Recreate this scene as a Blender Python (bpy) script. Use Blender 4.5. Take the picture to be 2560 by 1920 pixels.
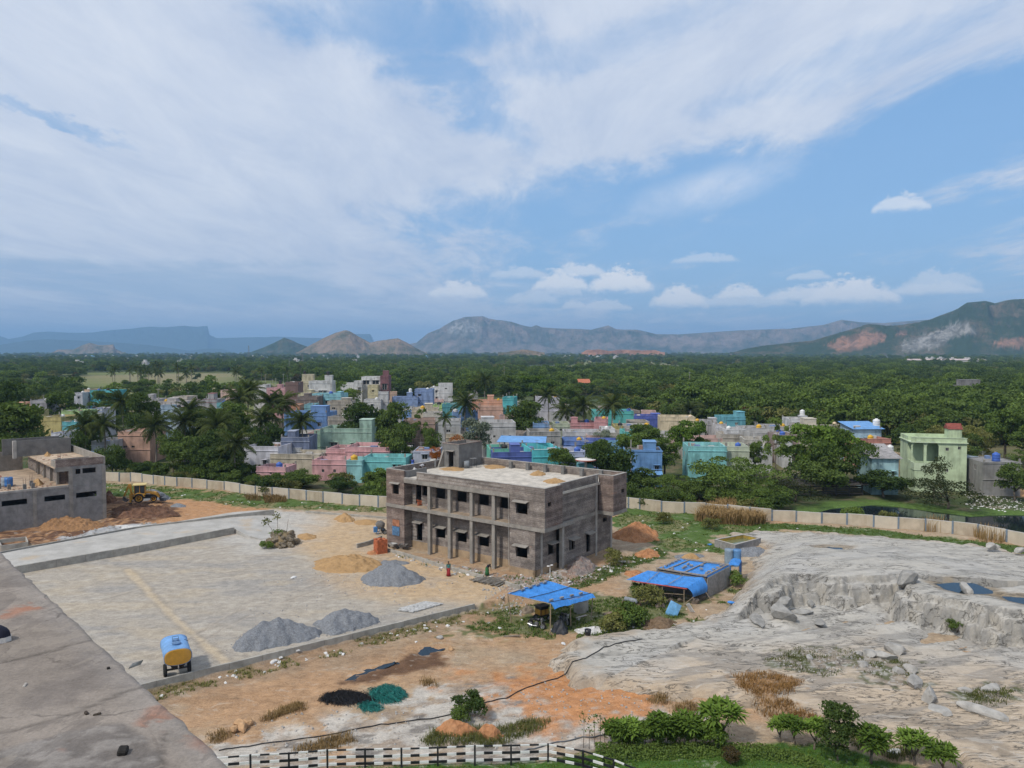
import bpy,bmesh,math,random
import numpy as np
from mathutils import Vector,Matrix
R=math.radians
rnd=random.Random(7)
scene=bpy.context.scene
for o in list(bpy.data.objects): bpy.data.objects.remove(o)
C=scene.collection

# ---------------------------------------------------------------- camera
H,F,HOR=25.0,1925.0,880.0
PITCH=math.atan((960-HOR)/F)
cam_d=bpy.data.cameras.new('camera');cam=bpy.data.objects.new('camera',cam_d);C.objects.link(cam)
cam.location=(0,0,H);cam.rotation_euler=(R(90)-PITCH,0,0)
cam_d.sensor_width=36;cam_d.lens=36*F/2560;cam_d.clip_start=0.1;cam_d.clip_end=60000
scene.camera=cam

# ---------------------------------------------------------------- light and exposure
SUN_EL,SUN_AZ=50.0,226.0        # degrees; azimuth the sun stands at, clockwise from +Y (behind the left shoulder)
SUN_W,SUN_ANGLE,SKY_W,EXPO=2.6,5.0,0.10,0.25
sd=bpy.data.lights.new('sun','SUN');sd.energy=SUN_W;sd.angle=R(SUN_ANGLE);sd.color=(1,.945,.86)
sun=bpy.data.objects.new('sun',sd);C.objects.link(sun)
az,el=R(SUN_AZ),R(SUN_EL)
sdir=Vector((math.sin(az)*math.cos(el),math.cos(az)*math.cos(el),math.sin(el)))
sun.rotation_euler=sdir.to_track_quat('Z','Y').to_euler();sun.location=(0,0,80)
vs=scene.view_settings
vs.view_transform='Standard';vs.look='None';vs.gamma=1;vs.exposure=EXPO;vs.use_curve_mapping=False
cy=scene.cycles
cy.max_bounces=5;cy.diffuse_bounces=2;cy.glossy_bounces=2;cy.transmission_bounces=2;cy.transparent_max_bounces=6
cy.volume_bounces=0;cy.use_denoising=True;cy.caustics_reflective=False;cy.caustics_refractive=False
cy.use_adaptive_sampling=True;cy.adaptive_threshold=0.02

# ---------------------------------------------------------------- node maths
class V:
 """a float socket that can be added, multiplied ..."""
 def __init__(s,nt,k): s.nt,s.k=nt,k
 def m(s,op,o=None,c=None):
  n=s.nt.nodes.new('ShaderNodeMath');n.operation=op
  for i,q in enumerate((s,o,c)):
   if q is None: continue
   if isinstance(q,V): s.nt.links.new(q.k,n.inputs[i])
   else: n.inputs[i].default_value=q
  return V(s.nt,n.outputs[0])
 def __add__(s,o): return s.m('ADD',o)
 def __sub__(s,o): return s.m('SUBTRACT',o)
 def __mul__(s,o): return s.m('MULTIPLY',o)
 def __truediv__(s,o): return s.m('DIVIDE',o)
 def abs(s): return s.m('ABSOLUTE')
 def max(s,o): return s.m('MAXIMUM',o)
 def min(s,o): return s.m('MINIMUM',o)
 def pow(s,o): return s.m('POWER',o)
 def step(s,a,b):
  n=s.nt.nodes.new('ShaderNodeMapRange');n.interpolation_type='SMOOTHSTEP'
  s.nt.links.new(s.k,n.inputs[0]);n.inputs[1].default_value=a;n.inputs[2].default_value=b
  return V(s.nt,n.outputs[0])
def cxyz(nt,x,y,z=0.0):
 n=nt.nodes.new('ShaderNodeCombineXYZ')
 for i,q in enumerate((x,y,z)):
  if isinstance(q,V): nt.links.new(q.k,n.inputs[i])
  else: n.inputs[i].default_value=q
 return n.outputs[0]
def sxyz(nt,k):
 n=nt.nodes.new('ShaderNodeSeparateXYZ');nt.links.new(k,n.inputs[0]);return [V(nt,q) for q in n.outputs]
def nnoise(nt,vec,scale,detail=4,rough=.55,dist=0.0):
 n=nt.nodes.new('ShaderNodeTexNoise');n.inputs['Scale'].default_value=scale;n.inputs['Detail'].default_value=detail
 n.inputs['Roughness'].default_value=rough;n.inputs['Distortion'].default_value=dist
 if vec is not None: nt.links.new(vec,n.inputs['Vector'])
 return V(nt,n.outputs[0])
def mixc(nt,f,a,b,mode='MIX'):
 n=nt.nodes.new('ShaderNodeMix');n.data_type='RGBA';n.blend_type=mode
 for i,q in ((0,f),(6,a),(7,b)):
  if isinstance(q,V): nt.links.new(q.k,n.inputs[i])
  elif isinstance(q,bpy.types.NodeSocket): nt.links.new(q,n.inputs[i])
  elif i==0: n.inputs[0].default_value=q
  else: n.inputs[i].default_value=(*q[:3],1)
 return n.outputs[2]
def vmap(nt,vec,scale=(1,1,1),rot=(0,0,0)):
 n=nt.nodes.new('ShaderNodeMapping');n.inputs['Scale'].default_value=scale;n.inputs['Rotation'].default_value=rot
 nt.links.new(vec,n.inputs[0]);return n.outputs[0]

# ---------------------------------------------------------------- sky with clouds
def make_world():
 w=bpy.data.worlds.new('World');scene.world=w;w.use_nodes=True;nt=w.node_tree;nt.nodes.clear()
 out=nt.nodes.new('ShaderNodeOutputWorld');bg=nt.nodes.new('ShaderNodeBackground')
 sky=nt.nodes.new('ShaderNodeTexSky');sky.sky_type='NISHITA';sky.sun_disc=False
 sky.sun_elevation=el;sky.sun_rotation=az;sky.air_density=1.1;sky.dust_density=1.0;sky.ozone_density=2.2
 tc=nt.nodes.new('ShaderNodeTexCoord');d=tc.outputs['Generated']
 x,y,z=sxyz(nt,d)
 E=z.m('ARCSINE')*57.2958;A=x.m('ARCTAN2',y)*57.2958      # elevation and azimuth in degrees
 zz=z.max(0.0)+0.055
 flat=cxyz(nt,x/zz,y/zz,0.0)                               # cloud layer overhead, seen in perspective
 big=nnoise(nt,vmap(nt,flat,(1.0,.62,1),(0,0,R(22))),.55,7,.60,.5)
 fine=nnoise(nt,vmap(nt,flat,(1.3,.45,1),(0,0,R(24))),2.2,7,.68,.4)
 warp=(nnoise(nt,flat,.8,5,.6)-.5)
 warp2=(nnoise(nt,vmap(nt,d,(1,1,1.6)),9,6,.65)-.5)
 def ell(a,e,ra,re,rot=0,soft=.55,wob=9.0):
  ca,sa=math.cos(R(rot)),math.sin(R(rot))
  da=A+warp*wob*1.2+warp2*10-a;de=E+warp2*(wob*.55)+warp*2-e
  u=(da*ca+de*sa)/ra;v=(de*ca-da*sa)/re
  return ((u*u+v*v).m('SQRT')+(fine-.5)*.9).step(1+soft,1-soft)
 # cloud cover of the thin high sheet, with the open blue reaches of the photograph
 cover=big*.95+fine*.62-.06
 holes=ell(-5.5,19.6,6.5,1.7,-24,.8)*.46
 holes=holes.max(ell(-2.0,17.0,4.2,1.9,-30,.8)*.44).max(ell(-9.5,21.2,3.6,1.2,-10,.8)*.40)
 holes=holes.max(ell(11,11.2,18,2.6,5)*.66).max(ell(27,12.8,16,3.1,16)*.80).max(ell(18,7.8,20,3.0,3)*.74)
 holes=holes.max(ell(-8,22.6,9,2.4,0)*.46).max(ell(6,21,9,1.6,12)*.30).max(ell(22,18.5,9,1.6,14)*.34).max(ell(-30.5,14.2,5.5,.8,-12)*.45)
 holes=holes.max(ell(24,4.2,22,2.4,0)*.70).max(ell(3,5.0,7,2.2,0)*.55)
 thick=(cover+.34-holes).step(.33,1.04)*.92+.04
 # dark-bellied stratus streaks low on the left
 str_n=nnoise(nt,vmap(nt,cxyz(nt,A,E,0.0),(.055,.62,1),(0,0,R(-3))),1.0,6,.58,.3)
 sheet=ell(-22,4.4,19,2.3,-2,.95,7)
 streak=(str_n*sheet).step(.27,.56)
 # small cumulus on the right: puffs with flat bases
 def puff(a,e,ra,rh,k=1.0):
  da=(A-a)/ra;up=(E-e)/rh
  n1=nnoise(nt,vmap(nt,cxyz(nt,A,E,a),(1,1.6,1)),1.5,5,.62)
  dome=(da*da).m('MULTIPLY',-1.0)+1.0
  top=(dome.max(0.0)*(n1*1.7+.05)-up).step(-.10,.34)
  return top*(up+(n1-.5)*.5).step(-.32,.12)*dome.step(.02,.22)*k
 P=[(1.5,3.75,2.2,1.0,.45),(3.7,4.4,1.6,1.3,.55),(-4.0,4.25,2.4,1.2,.85),(.5,5.6,2.4,.9,.45),(3.6,4.75,2.3,1.5,.9),
   (8.0,4.7,2.6,1.7,1.0),(5.0,5.7,2.2,1.0,.7),(7.0,3.2,2.0,.8,.6),(4.6,3.3,1.0,.6,.6),(12.2,3.5,2.3,1.5,1.0),
   (16.0,3.4,4.5,.9,.6),(21.5,3.7,4.0,1.1,.85),(23.6,3.6,3.4,1.7,1.0),(16.4,3.9,1.8,1.1,.9),(28.6,3.9,3.0,1.0,.7),(14.0,6.5,2.6,.7,.4),
   (21.0,5.1,1.6,.6,.5),(26.6,9.4,1.9,1.1,.6),(29.0,4.3,2.5,1.3,.5)]
 cum=None
 for q in P:
  t=puff(*q);cum=t if cum is None else cum.max(t)
 lens=ell(14.2,11.4,4.4,1.1,10,.6,4)*(fine*1.5-.25).max(0.0).min(1.0)
 veil=(E.step(7.0,0.0))*.30
 base=mixc(nt,.62,sky.outputs[0],(1.95,4.15,7.5))
 c=mixc(nt,veil.max(0.0),base,(5.0,6.5,8.0))
 lit=mixc(nt,(fine*.6+big*.5).step(.32,.80),(4.5,5.2,6.6),(6.9,7.25,7.9))
 c=mixc(nt,thick.min(.93),c,lit)
 c=mixc(nt,lens*.8,c,(7.3,7.7,8.5))
 c=mixc(nt,streak*.62,c,(3.1,4.4,6.0))
 c=mixc(nt,cum.min(1.0),c,(8.3,8.35,8.5))
 nt.links.new(c,bg.inputs[0]);bg.inputs[1].default_value=SKY_W
 nt.links.new(bg.outputs[0],out.inputs[0])
 w.cycles.sampling_method='MANUAL';w.cycles.sample_map_resolution=512
make_world()

# ---------------------------------------------------------------- from the photograph to the ground
SC={'s':(0,0,1.0),'d':(0,0,1.15732),'a':(0,880,.28935),'b':(500,880,.28935),'c':(1000,880,.28935),'e':(1500,880,.28935),
   'f':(1920,880,.28935),'m':(0,1340,.34965),'n':(500,1340,.34965),'o':(1150,1340,.34965),'p':(1800,1300,.37369),
   'h':(0,740,.57866),'k':(1280,740,.57866)}
def S(v,x,y):
 ox,oy,k=SC[v];return ox+x*k,oy+y*k
def ray(sx,sy):
 dx,dy=(sx-1280)/F,(960-sy)/F
 return Vector((dx,math.cos(PITCH)+dy*math.sin(PITCH),-math.sin(PITCH)+dy*math.cos(PITCH)))
def G(v,x,y,z=0.0):
 """where the sight line through a point of view v meets height z"""
 r=ray(*S(v,x,y));t=(z-H)/r.z;return Vector((r.x*t,r.y*t,z))
def AT(v,x,y,Y):
 r=ray(*S(v,x,y));t=Y/r.y;return Vector((r.x*t,Y,H+r.z*t))

# ---------------------------------------------------------------- numpy noise
def _h(ix,iy,s):
 n=(ix.astype(np.int64)*374761393+iy.astype(np.int64)*668265263+s*974634257)& 0x7fffffff
 n=((n ^(n >> 13))*1274126177)& 0x7fffffff
 return ((n ^(n >> 16))& 0xffff)/65535.0
def vnoise(x,y,s=0):
 ix,iy=np.floor(x),np.floor(y);fx,fy=x-ix,y-iy
 fx=fx*fx*(3-2*fx);fy=fy*fy*(3-2*fy)
 a,b,c,d=_h(ix,iy,s),_h(ix+1,iy,s),_h(ix,iy+1,s),_h(ix+1,iy+1,s)
 return (a*(1-fx)+b*fx)*(1-fy)+(c*(1-fx)+d*fx)*fy
def fbm(x,y,o=4,s=0,g=.5):
 x=np.asarray(x,float);y=np.asarray(y,float);t=0;a=1;w=0
 for i in range(o): t=t+a*vnoise(x*2**i+17*i,y*2**i-9*i,s+i);w+=a;a*=g
 return t/w
def sstep(a,b,v):
 t=np.clip((v-a)/(b-a),0,1);return t*t*(3-2*t)
def sdist(px,py,poly):
 """signed distance to a polygon, positive inside"""
 d=np.full(px.shape,1e9);ins=np.zeros(px.shape,bool);n=len(poly)
 for i in range(n):
  (ax,ay),(bx,by)=poly[i][:2],poly[(i+1)% n][:2]
  ex,ey=bx-ax,by-ay;L=ex*ex+ey*ey+1e-12
  t=np.clip(((px-ax)*ex+(py-ay)*ey)/L,0,1)
  d=np.minimum(d,np.hypot(px-ax-t*ex,py-ay-t*ey))
  if ay!=by: ins ^=((ay>py)!=(by>py))&(px<ex*(py-ay)/(by-ay)+ax)
 return np.where(ins,d,-d)
def ldist(px,py,line):
 d=np.full(px.shape,1e9);tt=np.zeros(px.shape);sg=np.zeros(px.shape);n=len(line)-1
 for i in range(n):
  (ax,ay),(bx,by)=line[i][:2],line[i+1][:2];ex,ey=bx-ax,by-ay;L=ex*ex+ey*ey+1e-12
  t=np.clip(((px-ax)*ex+(py-ay)*ey)/L,0,1);q=np.hypot(px-ax-t*ex,py-ay-t*ey)
  k=q<d;d=np.where(k,q,d);tt=np.where(k,(i+t)/n,tt);sg=np.where(k,np.sign(ex*(py-ay)-ey*(px-ax)),sg)
 return d,tt,sg

# ---------------------------------------------------------------- materials
MATS={}
def nmat(name):
 m=bpy.data.materials.new(name);m.use_nodes=True;nt=m.node_tree
 b=nt.nodes['Principled BSDF'];MATS[name]=m
 return m,nt,b
def bump(nt,b,h,strength=.4,dist=.05):
 n=nt.nodes.new('ShaderNodeBump');n.inputs['Strength'].default_value=strength;n.inputs['Distance'].default_value=dist
 nt.links.new(h.k,n.inputs['Height']);nt.links.new(n.outputs[0],b.inputs['Normal'])
def gpos(nt): return nt.nodes.new('ShaderNodeNewGeometry').outputs['Position']
def M(name,col,rough=.85,var=.18,scale=1.5,grime=0.0,gcol=(.10,.09,.075),bmp=.0,metal=0.0,spec=.3,obj=False):
 """plain procedural surface: base colour, blotchy variation, grime streaks running down"""
 if name in MATS: return MATS[name]
 m,nt,b=nmat(name)
 if obj: p=nt.nodes.new('ShaderNodeTexCoord').outputs['Object']
 else: p=gpos(nt)
 n=nnoise(nt,p,scale,5,.6)
 lo=tuple(q*(1-var) for q in col);hi=tuple(min(q*(1+var),.95) for q in col)
 c=mixc(nt,n.step(.28,.72),lo,hi)
 if grime:
  g=nnoise(nt,vmap(nt,p,(1,1,.16)),.9,6,.65);g2=nnoise(nt,p,.35,3,.6)
  c=mixc(nt,((g*.7+g2*.5).step(.53,.76))*grime,c,gcol)
 nt.links.new(c,b.inputs['Base Color']);b.inputs['Roughness'].default_value=rough;b.inputs['Metallic'].default_value=metal
 b.inputs['Specular IOR Level'].default_value=spec
 if bmp: bump(nt,b,nnoise(nt,p,scale*6,4,.6),bmp,.03)
 return m

# ---------------------------------------------------------------- mesh building
class MB:
 def __init__(s): s.v=[];s.f=[];s.mi=[]
 def add(s,vs,fs,mi=0,mat=None):
  k=len(s.v)
  s.v.extend([tuple(mat @ Vector(q)) for q in vs] if mat is not None else [tuple(q) for q in vs])
  s.f.extend([tuple(i+k for i in f) for f in fs]);s.mi.extend([mi]*len(fs));return s
 def box(s,x0,x1,y0,y1,z0,z1,mi=0,mat=None):
  v=[(x0,y0,z0),(x1,y0,z0),(x1,y1,z0),(x0,y1,z0),(x0,y0,z1),(x1,y0,z1),(x1,y1,z1),(x0,y1,z1)]
  return s.add(v,[(0,3,2,1),(4,5,6,7),(0,1,5,4),(1,2,6,5),(2,3,7,6),(3,0,4,7)],mi,mat)
 def cbox(s,x0,x1,y0,y1,z0,z1,c=.02,mi=0,mat=None):
  """box with chamfered vertical and top edges"""
  o=[(x0+c,y0),(x1-c,y0),(x1,y0+c),(x1,y1-c),(x1-c,y1),(x0+c,y1),(x0,y1-c),(x0,y0+c)]
  i=[(min(max(x,x0+c),x1-c),min(max(y,y0+c),y1-c)) for x,y in o]
  v=[(x,y,z0) for x,y in o]+[(x,y,z1-c) for x,y in o]+[(x,y,z1) for x,y in i]
  f=[(k,(k+1)% 8,8+(k+1)% 8,8+k) for k in range(8)]+[(8+k,8+(k+1)% 8,16+(k+1)% 8,16+k) for k in range(8)]
  return s.add(v,f+[tuple(range(16,24)),tuple(range(7,-1,-1))],mi,mat)
 def prism(s,pts,z0,z1,mi=0,mat=None):
  n=len(pts)
  v=[(x,y,z0) for x,y in pts]+[(x,y,z1) for x,y in pts]
  return s.add(v,[(k,(k+1)% n,n+(k+1)% n,n+k) for k in range(n)]+[tuple(range(n,2*n)),tuple(range(n-1,-1,-1))],mi,mat)
 def tube(s,path,r,n=6,mi=0,mat=None,cap=True):
  """tube along points; r a number or one per point"""
  P=[Vector(p) for p in path];rs=r if hasattr(r,'__len__') else [r]*len(P);vs=[];fs=[]
  up=Vector((0,0,1));a=None
  for i,p in enumerate(P):
   t=(P[min(i+1,len(P)-1)]-P[max(i-1,0)]).normalized()
   if a is None:
    a=t.cross(up)
    if a.length<.05: a=t.cross(Vector((1,0,0)))
   else: a=a-t*a.dot(t)
   a.normalize();b=t.cross(a)
   for k in range(n):
    q=2*math.pi*k/n;vs.append(p+(a*math.cos(q)+b*math.sin(q))*rs[i])
  for i in range(len(P)-1):
   for k in range(n): fs.append((i*n+k,i*n+(k+1)% n,(i+1)*n+(k+1)% n,(i+1)*n+k))
  if cap: fs+=[tuple(range(n-1,-1,-1)),tuple(range((len(P)-1)*n,len(P)*n))]
  return s.add(vs,fs,mi,mat)
 def lathe(s,prof,n=16,mi=0,mat=None):
  """profile of (r, z) turned about z"""
  vs=[(r*math.cos(2*math.pi*k/n),r*math.sin(2*math.pi*k/n),z) for r,z in prof for k in range(n)];m=len(prof)
  fs=[(i*n+k,i*n+(k+1)% n,(i+1)*n+(k+1)% n,(i+1)*n+k) for i in range(m-1) for k in range(n)]
  return s.add(vs,fs+[tuple(range(n-1,-1,-1)),tuple(range((m-1)*n,m*n))],mi,mat)
 def mesh(s,name,mats,smooth=False):
  me=bpy.data.meshes.new(name);me.from_pydata(s.v,[],s.f)
  for m in (mats if isinstance(mats,(list,tuple)) else [mats]): me.materials.append(m)
  if any(s.mi): me.polygons.foreach_set('material_index',s.mi)
  if smooth: me.polygons.foreach_set('use_smooth',[True]*len(me.polygons))
  me.update();return me
 def build(s,name,mats,parent=None,smooth=False): return link(name,s.mesh(name,mats,smooth),parent)
def link(name,me,parent=None):
 o=bpy.data.objects.new(name,me);C.objects.link(o)
 if parent is not None: o.parent=parent
 return o
def tag(o,label=None,cat=None,group=None,kind=None):
 if label: o['label']=label
 if cat: o['category']=cat
 if group: o['group']=group
 if kind: o['kind']=kind
 return o
def thing(name,label,cat,loc=(0,0,0),rz=0.0,group=None):
 o=bpy.data.objects.new(name,None);C.objects.link(o);o.location=loc;o.rotation_euler=(0,0,rz);o.empty_display_size=.3
 return tag(o,label,cat,group)
def spot(x,y):
 """where something stands, told by things one can find"""
 k=x/max(y,1)
 for lim,w in ((-.5,'above the concrete building'),(-.38,'behind the excavator'),(-.26,'by the palm grove'),(-.12,'by the pink houses'),(.03,'behind the unfinished building'),(.14,'past the right corner of the unfinished building'),(.25,'above the blue tarpaulin shed'),(.36,'over the middle of the rock'),(.47,'by the light blue house')):
  if k<lim: return w
 return 'by the lime green house'
def copy_tree(o,parent=None):
 c=o.copy();C.objects.link(c)
 if parent is not None: c.parent=parent
 for ch in o.children: copy_tree(ch,c)
 return c
def fastmesh(name,v,f,mats,smooth=False):
 """v (n,3), f (m,3|4) arrays"""
 me=bpy.data.meshes.new(name);n=f.shape[1]
 me.vertices.add(len(v));me.vertices.foreach_set('co',np.ascontiguousarray(v,np.float32).ravel())
 me.loops.add(f.size);me.loops.foreach_set('vertex_index',np.ascontiguousarray(f,np.int32).ravel())
 me.polygons.add(len(f));me.polygons.foreach_set('loop_start',np.arange(0,f.size,n,dtype=np.int32))
 me.polygons.foreach_set('loop_total',np.full(len(f),n,np.int32))
 if smooth: me.polygons.foreach_set('use_smooth',np.ones(len(f),bool))
 for m in (mats if isinstance(mats,(list,tuple)) else [mats]): me.materials.append(m)
 me.update(calc_edges=True);return me
def gridfaces(nx,ny):
 i=np.arange(nx*ny).reshape(ny,nx)
 return np.stack([i[:-1,:-1].ravel(),i[:-1,1:].ravel(),i[1:,1:].ravel(),i[1:,:-1].ravel()],1)
def vcol(me,rgb,name='tone'):
 a=me.color_attributes.new(name,'FLOAT_COLOR','POINT');q=np.ones((len(rgb),4),np.float32);q[:,:rgb.shape[1]]=rgb
 a.data.foreach_set('color',q.ravel())
def attr(nt,name):
 n=nt.nodes.new('ShaderNodeAttribute');n.attribute_name=name;return n.outputs['Color']
SC.update({'q':(960,1130,.28935),'r':(1240,1360,.15671),'t':(1540,1320,.16878),'u':(0,1060,.20492)})
def poly(v,pts,z=0.0): return [tuple(G(v,x,y,z))[:2] for x,y in pts]
# ---------------------------------------------------------------- lines and zones on the ground
WALL_H=1.7
_wall_px=[('a',-1400,1010),('a',-300,1010),('a',600,1020),('a',905,1035),('a',1030,1040),('a',1130,1040),('a',1230,1050),('a',1327,1062),('a',1425,1075),('a',1530,1085),
   ('a',1660,1092),('a',1790,1102),('a',1940,1116),('a',2075,1135),('b',480,1155),('b',625,1170),('b',770,1183),('b',920,1196),('b',1065,1208),
   ('b',1230,1222),('b',1380,1234),('b',1540,1246),('b',1700,1254),('b',1870,1258),('c',320,1262),('c',500,1263),('c',690,1263),('c',880,1262),('c',1070,1261),
   ('c',1260,1258),('c',1450,1254),('c',1640,1250),('c',1830,1250),('e',248,1255),('e',346,1265),('e',532,1288),('e',729,1298),('e',920,1304),('e',1105,1320),('e',1295,1343),
   ('e',1487,1361),('e',1697,1368),('e',1917,1383),('e',2135,1393),('f',914,1407),('f',1128,1423),('f',1363,1440),('f',1597,1465),
   ('f',1820,1490),('f',2066,1533),('f',2320,1580),('f',2600,1640),('f',2900,1720)]
WALL=[tuple(G(v,x,y,WALL_H))[:2] for v,x,y in _wall_px]
INSIDE=WALL+[(140,70),(140,20),(-160,20),(-160,150)]
KERB=[tuple(G('d',-60,1582))[:2],tuple(G('d',338,1476))[:2],tuple(G('d',700,1388))[:2],tuple(G('d',1025,1309))[:2]]
YARD=poly('d',[(-300,1290),(20,1195),(505,1156),(590,1104),(840,1118),(848,1188),(1110,1258),(1030,1309),(700,1388),(338,1476),(-300,1640)])
SANDZ=poly('d',[(690,1108),(840,1120),(850,1180),(1110,1262),(1040,1300),(850,1300),(790,1260),(690,1240),(640,1170)])
LAWN=poly('d',[(1330,1085),(1500,1105),(1660,1134),(1760,1140),(1560,1160),(1560,1195),(1440,1190),(1330,1130)])
STRIP_L=poly('d',[(100,1035),(225,1042),(480,1062),(835,1095),(835,1106),(640,1100),(520,1094),(420,1080),(225,1074),(100,1074)])
STRIP_R=poly('d',[(1640,1128),(1900,1144),(2212,1180),(2500,1240),(2500,1258),(2212,1197),(1900,1158),(1640,1142)])
DUG=poly('d',[(215,1078),(330,1082),(385,1105),(370,1122),(260,1140),(225,1160),(130,1180),(-40,1195),(-100,1160),(220,1130)])
JCBZ=poly('d',[(225,1070),(420,1078),(590,1098),(500,1130),(340,1140),(225,1120)])
GRAV_L=poly('d',[(130,1168),(320,1132),(420,1128),(330,1150),(120,1185)])
RUBBLE=poly('d',[(840,1190),(1100,1245),(1300,1220),(1345,1195),(1360,1215),(1240,1262),(1100,1280),(860,1205)])
WEEDS=poly('d',[(1230,1255),(1360,1200),(1420,1185),(1440,1200),(1330,1245),(1240,1275)])
CANW=poly('d',[(1040,1318),(1120,1300),(1350,1290),(1420,1270),(1600,1250),(1625,1265),(1500,1345),(1380,1385),(1150,1372),(1000,1345)])
OR1=poly('d',[(1000,1440),(1220,1420),(1430,1490),(1380,1540),(1250,1580),(1090,1540),(1050,1480)])
OR2=poly('d',[(380,1500),(760,1420),(960,1360),(1000,1400),(800,1480),(640,1530),(420,1545)])
PUD=poly('d',[(730,1468),(880,1400),(950,1395),(960,1425),(850,1450)])
PAVZ=poly('d',[(540,1120),(600,1106),(700,1112),(790,1116),(740,1135),(700,1165),(640,1185),(560,1190),(500,1165)])
ROCKP=poly('d',[(480,1600),(700,1560),(900,1500),(1020,1450),(1180,1440),(1300,1500),(1500,1540),(1300,1610),(1000,1630),(500,1640)])
GARDEN=poly('d',[(380,1700),(520,1652),(1190,1628),(1300,1610),(1800,1612),(2000,1668),(2100,1900),(300,1900)])
ROCK=poly('d',[(1180,1420),(1235,1386),(1400,1352),(1500,1338),(1585,1300),(1608,1215),(1640,1180),(1555,1152),(1640,1146),(1900,1156),(2100,1176),(2420,1238),
      (2700,1500),(2700,1900),(2150,1800),(2040,1655),(1830,1600),(1620,1535),(1400,1505),(1240,1470)])
PUDS=[poly('d',[(858,1428),(872,1415),(885,1407),(905,1404),(925,1398),(945,1399),(957,1404),(935,1413),(915,1420),(885,1432)],-.55),poly('d',[(748,1467),(770,1455),(800,1443),(830,1435),(850,1428),(858,1433),(830,1444),(800,1455),(765,1468)],-.55)]
POND=poly('f',[(390,1375),(560,1330),(930,1300),(1130,1318),(1300,1340),(1760,1400),(2060,1385),(2400,1390),(3000,1450),(3000,1800),(2300,1560),(1820,1485),(1300,1430),(700,1385)])
TRACK=poly('f',[(1740,1130),(1850,1115),(1990,1120),(2212,1195),(2700,1290),(2700,1340),(2212,1250),(1800,1210)])

def zt_np(x,y):
 x=np.asarray(x,float);y=np.asarray(y,float)
 d,t,s=ldist(x,y,KERB)
 front=np.where(s<0,d,-d)
 z=-.5*sstep(-.02,.16,front)*sstep(16,3,x-KERB[-1][0])*(y<95)
 yd=sdist(x,y,YARD)
 rough=sstep(0,1.5,-yd)*(1-.75*sstep(140,170,y))
 z=z+rough*(fbm(x/3.1,y/3.1,4,3)-.5)*.42+rough*(fbm(x/.7,y/.7,2,5)-.5)*.09
 z=z-.95*sstep(-1.2,1.2,sdist(x,y,POND))
 for q in PUDS: pd=sdist(x,y,q);k=sstep(-3.2,-1.6,pd);z=z*(1-k)-.44*k-.22*sstep(-.8,.7,pd+(fbm(x/.8,y/.5,3,44)-.5)*1.9)
 z=z+.9*sstep(-2.5,1.5,sdist(x,y,DUG))*fbm(x/1.6,y/1.6,4,41)*(y<140)
 return z
def zt(x,y): return float(zt_np(np.array([x]),np.array([y]))[0])

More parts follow.
